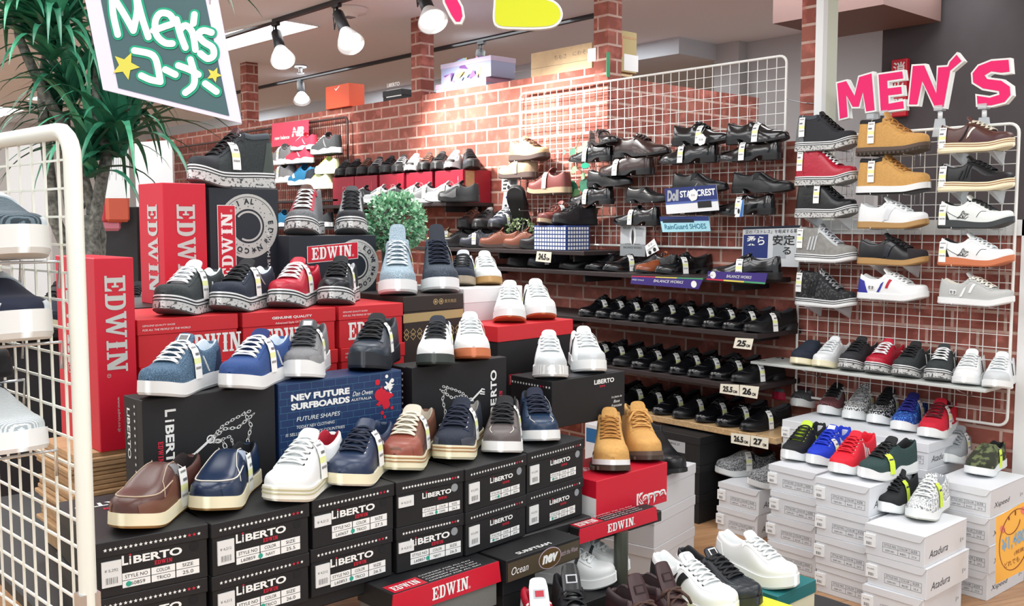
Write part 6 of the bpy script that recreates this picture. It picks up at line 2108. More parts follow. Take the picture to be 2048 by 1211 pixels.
f.poly((bx - .048, -.001, bz - .112), FX, FZ, [((.014 + .006 * math.sin(5 * a)) * math.cos(a), (.013 + .006 * math.sin(4 * a)) * math.sin(a)) for a in np.linspace(0, 6.283, 40)[:-1]], 2)
f.ribbon((w2 - .12, -.0012, .022), FX, FZ, [(0, .02), (.07, .02), (.05, .006), (.02, .001), (0, .02)], .005, 3)
f.build('carton', [bluebr, linem, ink, redb], o)
cx, ww = span(823, 738, 1014, 711, Y2)
liberto_lid('black box with a chain and a long key, standing behind the shoe with tan welt', (cx, Y2, ZF + .0005), 0, ww - .004, HB, .118, flip=True)
# fourth box of the tier, long side and end both in view
a, b = at(1104, 767, Y=2.14), at(1250, 738, Y=2.14)
c = (a + b) / 2
ww = b[0] - a[0]
rz = 0
HB4 = c[2] - ZF
HB_, HB = HB, HB4
o = box_root('black box with small brand name at the right end of the second tier', (c[0], c[1], ZF + .0005), rz, 'black shoeboxes standing on edge')
f = MB().cbox((-ww / 2, 0, 0), (ww / 2, .19, HB), .0015)
f.text('LiBERTO', (.02, -.0008, HB - .030), FX, FZ, .015, 1, w=ww * .28, bold=.03)
edwin(f, (.045, -.0008, HB - .041), FX, FZ, .006, 2, w=.025)
for k, t_ in enumerate(('Le Jeans de', 'Base', 'Francaise')):
    f.text(t_, (ww * .38, -.0008, HB - .085 - k * .014), FX, FZ, .009, 1, w=.05 if k != 1 else .03, align='c', shear=.3)
f.text('LiBERTO', (.06, -.0008, HB - .165), FX, FZ, .010, 1, w=.06)
sd = np.array([0, -1., 0])
for i in range(14):
    f.star((-ww / 2 - .0008, .18 - i * .013, HB - .020), sd, FZ, .0048, 1 if i not in (10, 11) else 2)
f.text('L', (-ww / 2 - .0008, .17, HB - .085), sd, FZ, .018, 1)
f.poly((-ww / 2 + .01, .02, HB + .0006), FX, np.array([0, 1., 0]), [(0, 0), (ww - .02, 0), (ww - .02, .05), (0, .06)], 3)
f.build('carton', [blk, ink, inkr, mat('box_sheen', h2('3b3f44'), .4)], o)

HB = HB_
T2 = 'shoes on the second tier'
ZT = ZB + .0005
tier('denim_fleck', 'denim blue flecked trainer with white laces, leftmost on the second tier', 292, 803, ZT, 34, 0.97, T2)
tier('denim_blue', 'bright blue denim trainer with white laces', 455, 787, ZT, 30, 0.97, T2)
tier('grey_runner', 'grey suede runner with white wavy sole on the surf box', 592, 764, ZT, 12, 0.97, T2)
tier('black_runner', 'blue black chunky runner on the surf box', 722, 746, ZT, 16, 0.99, T2)
tier('court_blacksole', 'white court shoe with black laces and dark sole', 864, 738, ZT, 6, 0.97, T2)
tier('court_gumsole', 'white court shoe with orange gum sole', 944, 725, ZT, -2, 0.97, T2)
tier('court_ribbed', 'white court shoe with ribbed toe, left of the pair on the small black box', 1101, 762, ZF + HB4 + .001, -2, 0.98, T2)
tier('court_greytoe', 'white court shoe with grey toe at the right end of the second tier', 1184, 750, ZF + HB4 + .001, -10, 0.98, T2)

# third tier: red boxes
Y3 = 2.55
ZC = 1.08
hb = (ZC - .701) / 3
RX = [(272, 641, 476, 624), (483, 625, 671, 608), (676, 608, 806, 597)]
names = ['leftmost', 'middle', 'right']
for i, (x0, y0, x1, y1) in enumerate(RX):
    cx, ww = span(x0, y0, x1, y1, Y3)
    for r in range(3):
        o = box_root('red shoebox, %s in the %s stack of the third tier' % (('top', 'second', 'lowest')[r], names[i]), (cx + (.004 if r else 0), Y3 - (.004 if r == 1 else 0), ZC - hb * (r + 1)), 0, 'red shoeboxes of the third tier')
        f, l = MB(), MB()
        if r == 0:
            edwin(f, (-.085 if i else -.02, -.0008, hb * .18), FX, FZ, hb * .42, 1, w=.17, r=True)
        if i == 1 and r == 0:
            l.text('GENUINE QUALITY', (-.06, -.0032, hb - .025), FX, FZ, .0085, 1, w=.13, bold=.03)
            l.text('Advanced Style Of The Jeans', (-.05, -.0032, hb - .040), FX, FZ, .0075, 1, w=.115)
        else:
            for k, t_ in enumerate(('GENUINE QUALITY SHOES', 'FOR ALL THE PEOPLE OF THE WORLD')):
                l.text(t_, (-ww / 2 + .015, -.0032, hb - .020 - k * .011), FX, FZ, .0052, 1, w=min(ww * .8, .0042 * len(t_)), shear=.2)
        shell_(o, ww - .008, .33, hb, .042, f, [redo, ink], l, [redo, ink])
cx, ww = span(806, 597, 926, 582, Y3 + .02)
o = box_root('brown and gold Japanese box under the two wool high tops', (cx, Y3 + .02, .702), 0)
brn = mat('box_umber', h2('2e2420'), .6)
gold = mat('box_gold', h2('b39a6a'), .5)
GH = at(860, 590, Y=Y3 + .02)[2] - .702
f, l = MB(), MB()
f.poly((0, -.0006, 0), FX, FZ, [(-ww / 2, GH - .085), (ww / 2, GH - .080), (ww / 2, GH - .052), (-ww / 2, GH - .056)], 1)
for i in range(9):
    for j in range(2):
        x = -ww / 2 + .012 + i * (ww - .02) / 8.6
        f.ring((x, -.0008, GH - .130 + j * .014), FX, FZ, .010, .003, 1, 4, r2=.011)
for x in (-.005, .018):
    l.ring((x + .01, -.0032, GH - .022), FX, FZ, .0085, .0025, 1, 16)
    l.disc((x + .01, -.0032, GH - .022), FX, FZ, .0045, 1, 10)
l.text('\u8cb4\u5929\u5546\u5e97', (.042, -.0032, GH - .028), FX, FZ, .012, 1, w=.05)
shell_(o, ww - .006, .33, GH, .050, f, [brn, gold], l, [brn, gold])
cx, ww = span(928, 582, 1043, 566, Y3 + .05)
WH = at(985, 574, Y=Y3 + .05)[2]
o = box_root('plain white box behind the red lid on the third tier', (cx, Y3 + .05, .702), 0)
shell_(o, ww, .30, WH - .702, .05, MB(), mat('box_pinkish_white', h2('d9d2d4'), .6), MB(), mat('box_soft_white', h2('e6e6e6'), .6))
a, b = at(992, 688, Y=2.42), at(1147, 650, Y=2.42)
cx, ww = (a[0] + b[0]) / 2, b[0] - a[0]
LT = at(1070, 645, Y=2.42)[2]
o = box_root('black box with a bright red lid under the two white trainers', (cx, 2.42, .702), 3)
f = MB()
f.poly((-ww * .36, -.0006, .095), FX, FZ, [(0, 0), (.055, 0), (.055, .034), (0, .034)], 1)
edwin(f, (-ww * .36 + .006, -.0012, .102), FX, FZ, .02, 2, w=.042)
f.poly((-ww / 2 + .003, -.0006, .02), FX, FZ, [(0, 0), (ww - .006, 0), (ww - .006, .03), (0, .03)], 1)
shell_(o, ww, .20, LT - .702, .052, f, [blk, redb, ink], MB(), redo, .004)

T3 = 'shoes on the third tier'
tier_y('vulc_grey', 'dark grey trainer with white laces and patterned sole, leftmost on the third tier', 322, Y3 + .015, ZC + .001, 32, 1.0, T3)
tier_y('vulc_navy', 'navy black trainer with black laces and patterned sole', 435, Y3 + .015, ZC + .001, 30, 1.0, T3)
tier_y('vulc_red', 'red leather trainer with white laces and patterned sole', 555, Y3 + .015, ZC + .001, 22, 1.0, T3)
tier_y('vulc_black', 'glossy black trainer with patterned sole beside the red one', 660, Y3 + .015, ZC + .001, 12, 1.0, T3)
GZ = .702 + GH + .001
tier_y('high_wool_grey', 'pale grey wool high top with ice white laces', 792, Y3 + .04, GZ, 2, 1.10, T3)
tier_y('high_wool_dark', 'dark blue grey wool high top with black laces', 882, Y3 + .04, GZ, -4, 1.10, T3)
tier_y('derby_blacklace', 'navy trainer with black laces squeezed behind the dark high top', 918, Y3 + .14, WH + .001, 6, .92, T3)
tier_y('trainer_gum', 'white trainer with gum sole behind the dark high top', 978, Y3 + .10, WH + .001, -6, .92, T3)
tier_y('court_plain', 'white trainer with pebbled toe on the red lid, left of two', 1016, 2.435, LT + .001, 2, 1.0, T3)
tier_y('court_blackbars', 'white trainer with black side bars on the red lid', 1084, 2.435, LT + .001, -8, 1.0, T3)

# fourth tier
Y4 = 2.95
def badge(f, c, r, y, upright):
    """printed wheel badge: grey ring with dots, stars and arched lettering"""
    o_ = np.array([c[0], y, c[1]])
    f.ring(o_, FX, FZ, r * .76, r * .46, 2, 40)
    f.ring(o_ + [0, -.0005, 0], FX, FZ, r * .90, r * .015, 3, 40, a0=20, a1=250)
    f.ring(o_ + [0, -.0004, 0], FX, FZ, r * .44, r * .06, 2, 30, a0=-120, a1=140)
    for k in range(40):
        a = R(k * 9)
        for rr in (.60, .68, .84):
            if (k * 7 + int(rr * 100)) % 5 < 2:
                p_ = o_ + FX * r * rr * math.cos(a) + FZ * r * rr * math.sin(a) + np.array([0, -.0006, 0])
                f.disc(p_, FX, FZ, r * .018, 3, 6)
    ch = list('EDWIN') + ['*', 'C', 'O', 'G', '*'] + list('MATERIAL')
    for k, t_ in enumerate(ch):
        a = R((8 if not upright else 60) - k * 17)
        e1 = FX * math.sin(a) - FZ * math.cos(a)
        e2 = FX * math.cos(a) + FZ * math.sin(a)
        p_ = o_ + e2 * r * .68 + np.array([0, -.0007, 0])
        if t_ == '*':
            f.star(p_ + e2 * r * .08, e1, e2, r * .10, 3)
        else:
            f.text(t_, p_ - e1 * r * .06, e1, e2, r * .17, 3, bold=.04)


gpr = mat('print_grey_badge', h2('b9bcb8'), .6)
nblk = mat('box_blue_black', h2('1a212b'), .5)
ew = [nblk, redb, gpr, mat('box_blue_black', (0, 0, 0)), ink]
cx, ww = span(417, 372, 556, 380, Y4)
Z4T = at(487, 376, Y=Y4)[2]
o = box_root('black box with red nameplate and grey badge, standing upright at the top', (cx, Y4, ZC), 0)
hh = Z4T - ZC
f = MB().cbox((-ww / 2, 0, 0), (ww / 2, .125, hh), .0015)
badge(f, (-.0 + .012, hh - .122), .105, -.0004, False)
f.poly((-ww / 2 + .026, -.0016, hh - .30), FX, FZ, [(0, 0), (.062, 0), (.062, .245), (0, .245)], 4)
f.poly((-ww / 2 + .028, -.0020, hh - .298), FX, FZ, [(0, 0), (.058, 0), (.058, .241), (0, .241)], 1)
edwin(f, (-ww / 2 + .076, -.0024, hh - .290), FZ, -FX, .038, 4, w=.21, r=True)
f.text('EXCLUSIVE MATERIAL', (ww / 2 - .034, -.0016, hh - .33), FZ, -FX, .010, 4, w=.20)
f.build('carton', ew, o)
cx, ww = span(578, 479, 752, 462, Y4 - .08)
Z4B = at(665, 470, Y=Y4 - .08)[2]
o = box_root('black box with red nameplate lying below the two high tops of the fourth tier', (cx, Y4 - .08, ZC + .0005), 0)
hh2 = Z4B - ZC - .001
f = MB().cbox((-ww / 2, 0, 0), (ww / 2, .14, hh2), .0015)
badge(f, (ww / 2 - .082, hh2 - .105), .092, -.0004, True)
f.poly((-ww / 2 + .065, -.0016, hh2 - .092), FX, FZ, [(0, 0), (.198, .012), (.198, .070), (0, .056)], 4)
f.poly((-ww / 2 + .067, -.0020, hh2 - .090), FX, FZ, [(0, 0), (.194, .012), (.194, .066), (0, .053)], 1)
edwin(f, (-ww / 2 + .082, -.0024, hh2 - .081), FX * .998 + FZ * .06, FZ, .040, 4, w=.155, r=True)
f.build('carton', ew, o)
o = box_root('tall red box with large vertical lettering beside the upright black box', tuple(at(327, 366, Y=Y4 - .03) * np.array([1, 1, 0]) + np.array([.065, 0, ZC])), 0)
rh = at(370, 366, Y=Y4 - .03)[2] - ZC
rw = at(413, 364, Y=Y4 - .03)[0] - at(327, 366, Y=Y4 - .03)[0]
f = MB().cbox((-rw / 2, 0, 0), (rw / 2, .19, rh), .002)
edwin(f, (-rw * .20, -.001, rh - .065), -FZ, FX, .058, 1, w=.27)
edwin(f, (-rw / 2 - .001, .12, rh - .065), -FZ, np.array([0, -1., 0]), .075, 1, w=.27)
f.build('carton', [redb, mat('print_silver', h2('c3c5c2'), .5)], o)
T4 = 'high tops on the fourth tier'
tier_y('vulc_greyfleck', 'grey high top with crimson trim and white laces', 596, Y4 - .07, Z4B + .0005, 12, 1.0, T4)
tier_y('vulc_charhigh', 'charcoal high top with patterned sole on the upper black box', 700, Y4 - .07, Z4B + .0005, 4, 1.0, T4)
put_shoe('vulc_tophigh', 'charcoal high top with maroon tongue on top of the upright black box', (1.475, Y4 + .065, Z4T + .0005), 190, None, scale=1.06)

# ------------------------------------------------------------------ white boxes on the floor and their trainers
sizes = ['25.5', '26.0', '26.5', '27.0', '27.5', '25.0', '24.5', '28.0']
cols = ['BLACK', 'GREY', 'BLUE', 'RED']
WBG = 'white shoeboxes stacked on the floor'


def stack(where, X, yc, n, h, brand='Atadura', flap=True, d=.31, w=.205, jit=.010):
    names = ['top', 'second from the top', 'third from the top', 'fourth from the top', 'fifth from the top']
    for k in range(n):
        white_box('white shoebox, %s in the %s' % (names[k], where), (X + random.uniform(0, jit), yc + random.uniform(-jit, jit) * .7, h * (n - 1 - k)), -90 + random.uniform(-2, 2) * (k > 0),
                  'GSM-3%d1' % (k + 4), cols[(k * 3 + n) % 4], sizes[(k * 5 + n) % 8], brand, WBG, w, d, h - .0005, flap)


stack('low stack under the two knit slip ons', 3.47, 2.43, 2, .106)
stack('stack under the black and lime trainer', 3.25, 2.025, 4, .100)
stack('stack under the plain red trainer', 3.14, 1.758, 4, .106)
stack('front stack under two yellow tagged trainers', 3.075, 1.525, 3, .106)
stack('rear stack nearest the wooden shelf', 3.60, 2.195, 5, .101, flap=False, d=.30, jit=.004)
stack('rear stack behind the blue trainer', 3.60, 1.985, 5, .101, flap=False, d=.30, jit=.004)
stack('rear stack under the red striped trainer', 3.60, 1.775, 5, .101, flap=False, d=.30, jit=.004)
stack('right stack under the camouflage slip on', 3.50, 1.50, 4, .100, 'Xspeed', d=.31)


def floor_shoe(key, lab, tx, ty, z, rz, sc=1.0, group=None, L=.29):
    t_ = at(tx, ty, z=z)
    a = R(rz)
    put_shoe(key, lab, (t_[0] - math.cos(a) * (L / 2 + .004) * sc, t_[1] - math.sin(a) * (L / 2 + .004) * sc, z), rz, group, scale=sc)


RN = 'trainers on the rear white boxes'
ZS = .505
for key, lab, tx, ty in (('run_greypink', 'grey trainer with a hot pink sole, leftmost on the rear white boxes', 1553, 805), ('run_blackmaroon', 'black and grey trainer with maroon lining and white sole', 1590, 818), ('run_blackrose', 'rose and black trainer with white sole', 1645, 833),
                         ('run_white', 'white and black flecked trainer with black side bars', 1696, 843), ('run_black', 'black and white flecked trainer beside the white one', 1746, 852), ('run_blue', 'blue flecked trainer with grey side bars', 1795, 866), ('run_red', 'red trainer with white side bars at the right end of the rear white boxes', 1850, 880)):
    floor_shoe(key, lab, tx, ty, ZS, 187, 1.0, RN)
MN = 'trainers on the middle white boxes'
for key, lab, tx, ty, z in (('mid_black', 'black trainer with lime tongue and lime bars', 1571, 924, .401), ('mid_blue', 'royal blue trainer with white tongue patch', 1622, 934, .401), ('mid_red', 'plain red trainer with red laces and white bars', 1668, 952, .425), ('mid_green', 'dark green trainer with a yellow tag', 1722, 962, .425)):
    floor_shoe(key, lab, tx, ty, z, 184 if key != 'mid_green' else 172, 1.0, MN)
floor_shoe('pair_black', 'black trainer with a yellow tag on the front white stack', 1762, 1030, .319, 186, .96, 'trainers on the front white stack')
floor_shoe('pair_silver', 'silver flecked trainer with a yellow tag on the front white stack', 1828, 1045, .319, 188, .98, 'trainers on the front white stack')
floor_shoe('felt_grey', 'grey felt trainer with a white tag at the right', 1888, 930, .401, 184, .94)
floor_shoe('camo_slip', 'camouflage slip on with a yellow tag at the far right', 1945, 955, .401, 184, .94)
floor_shoe('knit_slip', 'grey fleck knit slip on at the back of the low white stack', 1430, 950, .213, 150, .98, 'knit slip ons')
floor_shoe('knit_slip', 'grey fleck knit slip on at the front of the low white stack', 1494, 974, .213, 148, .98, 'knit slip ons')

# plain white and black boxes further back
bx = mat('box_pale_grey', h2('d6d7da'), .6)
for k in range(3):
    a, b = at(1310, 960, z=.384), at(1390, 925, z=.384)
    o = box_root('plain white shoebox, %s of the three behind the red shoebox' % ('top', 'middle', 'lowest')[k], (2.94, 2.34, .256 - .128 * k), 12, 'plain white boxes behind the red shoebox')
    shell_(o, .34, .22, .1275, .04, MB(), bx, MB(), bx)
o = thing('shoe', 'tall black boot with a hanging tag behind the tan boots', 'boot', (2.93, 2.42, .3845), 250, scale=1.05)
make_shoe('ankle_black', form='boot', prof='boot', upper=dressm, lace=black, sole=blackrub, outsole=blackrub, lining=black, tagside=-1, tagu=.3, laces=0, sole_h=(.026, .016), gore=C('soot_mesh', '232529'))
for pn, me in SHOES['ankle_black']:
    link(pn, me, o)
for k in range(3):
    o = box_root('black shoebox with small white labels, %s of the stack beside the grey knit slip ons' % ('top', 'middle', 'lowest')[k], (3.47, 2.78, .130 * (2 - k)), -90, 'black boxes under the wooden shelf')
    f = MB()
    f.poly((-.13, -.0007, .05), FX, FZ, [(0, 0), (.03, 0), (.03, .045), (0, .045)], 1)
    barcode(f, (-.125, -.0012, .058), FX, FZ, .02, .012, 2)
    f.poly((-.03, -.0007, .045), FX, FZ, [(0, 0), (.10, 0), (.10, .055), (0, .055)], 1)
    f.text('MENS 27', (-.02, -.0012, .075), FX, FZ, .010, 2, w=.06)
    shell_(o, .30, .30, .1295, .035, f, [blk, silver, inkk], MB(), blk2)
o = box_root('white and blue box half hidden behind the black ankle boot', (3.50, 3.20, 0), -90)
f = MB()
f.poly((-.15, -.0006, .25), FX, FZ, [(0, 0), (.30, 0), (.30, .07), (0, .07)], 1)
f.cbox((-.16, 0, 0), (.16, .30, .34), .002)
f.build('carton', [bx, mat('print_azure', h2('1f5f93'), .5)], o)

# orange hand-drawn poster
o, q = card('poster', 'orange hand drawn poster with a smiling face leaning on the white boxes', [(1992, 1034), (2056, 998), (2050, 1138), (1991, 1168)], 3.40, None, cat='poster')
oran = mat('poster_orange', h2('eeb04e'), .7)
pen = mat('pen_brown', h2('7a3a24'), .7)
blu = mat('pen_blue', h2('7fa6c4'), .7)
pk = mat('pen_pink', h2('e07a6a'), .7)
circ = lambda cx_, cy_, rx, ry, a0, a1: [(cx_ + rx * math.cos(R(a)), cy_ + ry * math.sin(R(a))) for a in np.linspace(a0, a1, 26)]
card_build(o, q, oran, [(pen, lines_(circ(.62, .52, .50, .43, 40, 320), .0022)), (pen, lines_(circ(.52, .80, .26, .17, 190, 350), .0022)), (pen, lines_([(.42, .90), (.42, .86)], .004)), (pen, lines_([(.62, .93), (.62, .88)], .004)), (pk, blob(.22, .77, .008, .001, 12, .013)), (pk, blob(.86, .88, .008, .001, 12, .013)),
                        (blu, words_('\u00a51,480', .20, .40, .98, .62, bold=.02)), (pen, words_('(\u7a0e\u629c)', .62, .28, .98, .35)), (pen, words_('\u3069\u308c\u3067\u3082', .30, .17, .80, .25))])

# ------------------------------------------------------------------ low stand and shoes along the bottom edge
o = thing('low_stand', 'round black low stand near the bottom edge of the photo', 'stand', (2.16, 1.62, 0))
MB().lathe((0, 0, 0), [(0, .105), (.64, .105), (.66, .115), (.66, .128), (.64, .134), (0, .134)], 48).build('top', tablem, o)
MB().lathe((0, 0, 0), [(0, 0), (.30, 0), (.30, .02), (.05, .03), (.04, .106)], 28).build('base', polem, o)
zl = .1345


def plain_box(label, corner, z, w, d, h, lidm, bodym, rz=0.0, lid=.04, group=None):
    o = box_root(label, (corner[0], corner[1], z), rz, group)
    shell_(o, w, d, h, lid, MB(), bodym, MB(), lidm)
    return o


plain_box('cream box with a green lid under the plain white trainer', (2.49, 1.53, 0), zl, .20, .33, .135, mat('box_green', h2('1f6f72'), .5), creamb)
plain_box('yellow box under the white trainer with black bars', (2.195, 1.38, 0), zl, .33, .32, .1345, mat('box_yellow', h2('e2de2e'), .5), mat('box_yellow', (0, 0, 0)))
plain_box('black box under the plum boots at the bottom edge', (1.935, 1.42, 0), zl, .20, .33, .068, blk2, blk)
plain_box('black box under the white trainers with grey straps', (1.99, 1.87, 0), zl, .28, .32, .132, blk2, blk)
plain_box('black box under the olive box, half hidden', (1.70, 1.87, 0), zl, .11, .09, .2700, blk2, blk)
plain_box('black box holding up the red lid end at the bottom centre', (1.36, 1.72, 0), 0, .22, .24, .3495, blk2, blk)
plain_box('black box under the two high tops at the bottom edge', (1.685, 1.55, 0), zl, .26, .30, .098, blk2, blk)
ZL = zl + .1355
BS = 'shoes along the bottom edge'
floor_shoe('plain_white', 'plain white trainer on the green lidded box', 1588, 1184, ZL, 264, .97, BS)
floor_shoe('shell_black', 'black trainer with ribbed rubber toe between two white ones', 1512, 1224, ZL, 264, .98, BS)
floor_shoe('shell_white', 'white trainer with ribbed toe and two black side bars', 1464, 1240, ZL, 264, 1.0, BS)
floor_shoe('white_strap', 'white trainer with a dark grey strap, in front of its twin', 1232, 1174, zl + .1325, 300, .95, 'white trainers with straps')
floor_shoe('white_strap', 'white trainer with a dark grey strap behind its twin and the grey pole', 1259, 1150, zl + .1325, 300, .95, 'white trainers with straps')
put_shoe('brown_boot', 'dark plum lace up boot nearest the grey pole at the bottom edge', (2.005, 1.60, zl + .0685), 262, 'plum boots', scale=1.05)
put_shoe('brown_boot', 'dark plum lace up boot left of its twin at the bottom edge', (1.880, 1.59, zl + .0685), 258, 'plum boots', scale=1.05)
put_shoe('hightop_black', 'black high top with silver crest on the tongue at the bottom edge', (1.768, 1.735, zl + .0985), 238, BS, scale=1.0)
put_shoe('hightop_redwhite', 'white and red high top at the bottom edge, left of the black one', (1.634, 1.715, zl + .0985), 238, BS, scale=1.0)

# ------------------------------------------------------------------ left side: wire grid with rocker shoes
post = at(162, 800, d=1.66)
GA = 94.0
lw = .95
o = wire_grid('white wire grid along the left edge, hung with rocker sole shoes', (post[0], post[1], .10), GA, lw, 1.385, .058, .0477, mat('grid_cream', h2('e9eadf'), .4), .0145, .0028, .05)
b_ = MB().box((-.012, -.017, .56), (.016, .017, .60)).box((-.010, -.019, .50), (.014, -.015, .56))
b_.build('clamp', wire, o)
MB().cyl((0, -.024, .53), .006, .008, 10, 0, 1).cyl((0, -.0165, 1.26), .006, .002, 10, 1, 1).build('screw', [wire, inkk], o)
ga = R(GA)
gx, gy = np.array([math.cos(ga), math.sin(ga), 0]), np.array([-math.sin(ga), math.cos(ga), 0])
LGp = 'rocker sole shoes on the left wire grid'
for key, lab, px, py, sc in (('rocker_grey', 'chalk white rocker shoe with grey mesh, highest on the left wire grid', 40, 522, 1.0), ('rocker_navy', 'chalk white rocker shoe with navy mesh on the left wire grid', 46, 692, 1.0), ('rocker_black', 'black shoe cut by the left edge of the photo', -30, 770, .95), ('rocker_knit', 'pale grey knit rocker shoe, lowest on the left wire grid', 38, 920, 1.0)):
    # the grid plane passes through the post along gx; shoes hang 8 cm in front of it
    r = ray(px, py)
    off = .085
    nrm = gy if (gy @ (_c - post)) > 0 else -gy
    k = ((post + nrm * off - _c) @ nrm) / (r @ nrm)
    toe = _c + r * k
    L = .30 * sc
    a = GA + 180
    c = toe + gx * (L / 2)
    put_shoe(key, lab, c, a, LGp, scale=sc)
    br = thing('shoe_bracket', 'wire bracket under the ' + lab.split(',')[0].split(' on the')[0], 'bracket', c, a, 'brackets on the left wire grid')
    sg = 1 if (np.array([-math.sin(R(a)), math.cos(R(a)), 0]) @ nrm) < 0 else -1
    for kx in (-.08, .10):
        MB().tube([(kx, -sg * .04, -.004), (kx, sg * (off - .004), -.004), (kx, sg * (off - .006), -.05)], .0028, 6).build('prong', wire, br)
    MB().tube([(-.10, -sg * .04, -.004), (.13, -sg * .04, -.004)], .0028, 6).build('rail', wire, br)

p_ = at(-20, 1170, d=2.9)
o = box_root('cream carton standing on the floor behind the left wire grid', (p_[0] - .38, p_[1] + .10, 0), -30)
MB().cbox((-.20, 0, 0), (.20, .30, .42), .002).build('carton', creamb, o)
# red cartons and cardboard on the left
cxy = at(188, 516, Y=2.52)
hgt = cxy[2] - at(200, 905, Y=2.52)[2]
zb = cxy[2] - hgt
o = box_root('tall red carton with silver lettering beside the left wire grid', (cxy[0] + .049, 2.52, zb), 0)
f = MB().cbox((-.049, 0, 0), (.049, .30, hgt), .002)
edwin(f, (-.026, -.001, hgt - .045), -FZ, FX, .052, 1, w=.245, r=True)
f.text('www.edwin.co.jp', (-.005, -.001, hgt - .355), -FZ, FX, .009, 1, w=.09)
edwin(f, (-.050, .22, hgt - .045), -FZ, np.array([0, -1., 0]), .125, 1, w=.245, r=True)
f.text('www.edwin.co.jp', (-.050, .12, hgt - .36), -FZ, np.array([0, -1., 0]), .016, 1, w=.11)
f.build('carton', [redb, MATS['print_silver']], o)
o = thing('cardboard_pile', 'pile of folded brown cardboard under the tall red carton', 'cardboard', (cxy[0] + .03, 2.64, .468))
rnd = random.Random(2)
z = 0
k = 0
while z + .014 < zb - .468 - .001:
    hh_ = .07 if k == 0 else .012
    m_ = MB().cbox((-.10 + rnd.uniform(-.012, .012), -.125 + rnd.uniform(-.01, .01), z), (.085 + rnd.uniform(-.012, .012), .16, z + hh_ - .001), .002)
    m_.build('sheet', kraft, o)
    z += hh_
    k += 1
zz = zb - .468 - z
if zz > .002:
    MB().box((-.09, -.11, z), (.08, .15, z + zz - .0005)).build('sheet', kraft, o)

# ------------------------------------------------------------------ plants
leafd = mat('leaf_dark', h2('2b6d52'), .32, noise=.25, nscale=18)
leafl = mat('leaf_light', h2('3f8f6a'), .35, noise=.25, nscale=18)
bark = mat('bark_grey', h2('6e6f68'), .9, noise=.5, nscale=60, bump=1.0, bscale=90)


def blade(mb, base, d0, length, width, droop, rnd, mi):
    """strap leaf arching outwards and down, folded along its midrib"""
    P = [np.array(base, float)]
    d = np.array(d0, float)
    d /= np.linalg.norm(d)
    n = 9
    st = length / n
    for i in range(n):
        P.append(P[-1] + d * st)
        d = d + np.array([0, 0, -droop * (.4 + i / n)]) * .22
        d /= np.linalg.norm(d)
    side = np.cross(np.array(d0, float), [0, 0, 1.0])
    if np.linalg.norm(side) < .1:
        side = np.array([1., 0, 0])
    side /= np.linalg.norm(side)
    vs = []
    for i, p in enumerate(P):
        t = i / n
        w = width * (.55 + .45 * math.sin(math.pi * min(1, t * 1.5 + .15))) * (1 - t ** 3) + .0008
        upv = np.cross(side, (P[min(i + 1, n)] - P[max(i - 1, 0)]))
        upv /= np.linalg.norm(upv) + 1e-9
        vs += [p - side * w / 2 + upv * w * .16, p, p + side * w / 2 + upv * w * .16]
    fs = []
    for i in range(n):
        a = i * 3
        fs += [(a, a + 1, a + 4, a + 3), (a + 1, a + 2, a + 5, a + 4)]
    mb.add(vs, fs, mi, True)


PY = 3.62
root = at(175, 520, Y=PY)
o = thing('potted_dracaena', 'tall dracaena with strap leaves rising behind the tall red carton', 'plant', (root[0], PY, 0))
r0 = np.array([root[0], PY, 0])
MB().lathe((0, 0, 0), [(0, 0), (.12, 0), (.15, .28), (.16, .30), (.145, .30), (.13, .27), (0, .27)], 28).build('pot', mat('pot_dark', h2('2a2b2a'), .6), o)
W = lambda x, y, Y=PY: at(x, y, Y=Y) - r0
trunk = MB()
paths = [[(178, 560), (165, 480), (140, 400), (132, 330), (128, 250), (90, 190), (62, 130), (40, 80), (30, 20)], [(190, 560), (185, 470), (200, 380), (215, 300), (190, 250), (196, 150), (190, 60)], [(172, 560), (150, 470), (136, 380), (134, 300), (130, 230), (88, 240), (84, 180)],
         [(195, 560), (200, 470), (180, 400), (160, 330), (210, 240), (240, 150)], [(160, 560), (110, 440), (100, 360), (88, 250), (84, 170), (100, 60)]]
for i, pth in enumerate(paths):
    pts = [W(x, y, PY + (.05, -.03, .08, .02, .10)[i]) for x, y in pth]
    pts = [np.array([0, 0, .25]) + np.array([.02 * (i - 2), 0, 0])] + pts
    trunk.tube(pts, [.030] + [.024 * (1 - .45 * j / len(pth)) for j in range(len(pth))], 10)
trunk.tube([np.array([0, 0, .25]), W(176, 520), W(172, 430)], [.06, .055, .030], 12)
trunk.build('trunk', bark, o)
rnd = random.Random(11)
heads = [((105, 95), .0, 30, .40), ((110, 60), -.06, 28, .42), ((60, 60), .05, 22, .40), ((140, 180), .02, 26, .38), ((240, 290), -.05, 40, .60), ((262, 235), .02, 30, .56), ((180, 330), -.06, 26, .46), ((150, 20), .05, 28, .44), ((205, 200), .08, 24, .42), ((20, 30), .1, 20, .36), ((110, 240), .12, 12, .3), ((330, -60), -.30, 24, .46)]
for (x, y), dy, n, ln in heads:
    mb = MB()
    b0 = W(x, y, PY + dy)
    for i in range(n):
        a = rnd.uniform(0, 2 * math.pi)
        el = rnd.uniform(.15, 1.5)
        d0 = (math.cos(a) * math.cos(el) * 1.0, math.sin(a) * math.cos(el), math.sin(el))
        blade(mb, b0 + np.array([rnd.uniform(-.015, .015), rnd.uniform(-.015, .015), rnd.uniform(-.05, .05)]), d0, ln * rnd.uniform(.65, 1.0), rnd.uniform(.030, .044), rnd.uniform(.8, 1.9), rnd, 0 if rnd.random() < .7 else 1)
    mb.build('leaf_crown', [leafd, leafl], o)


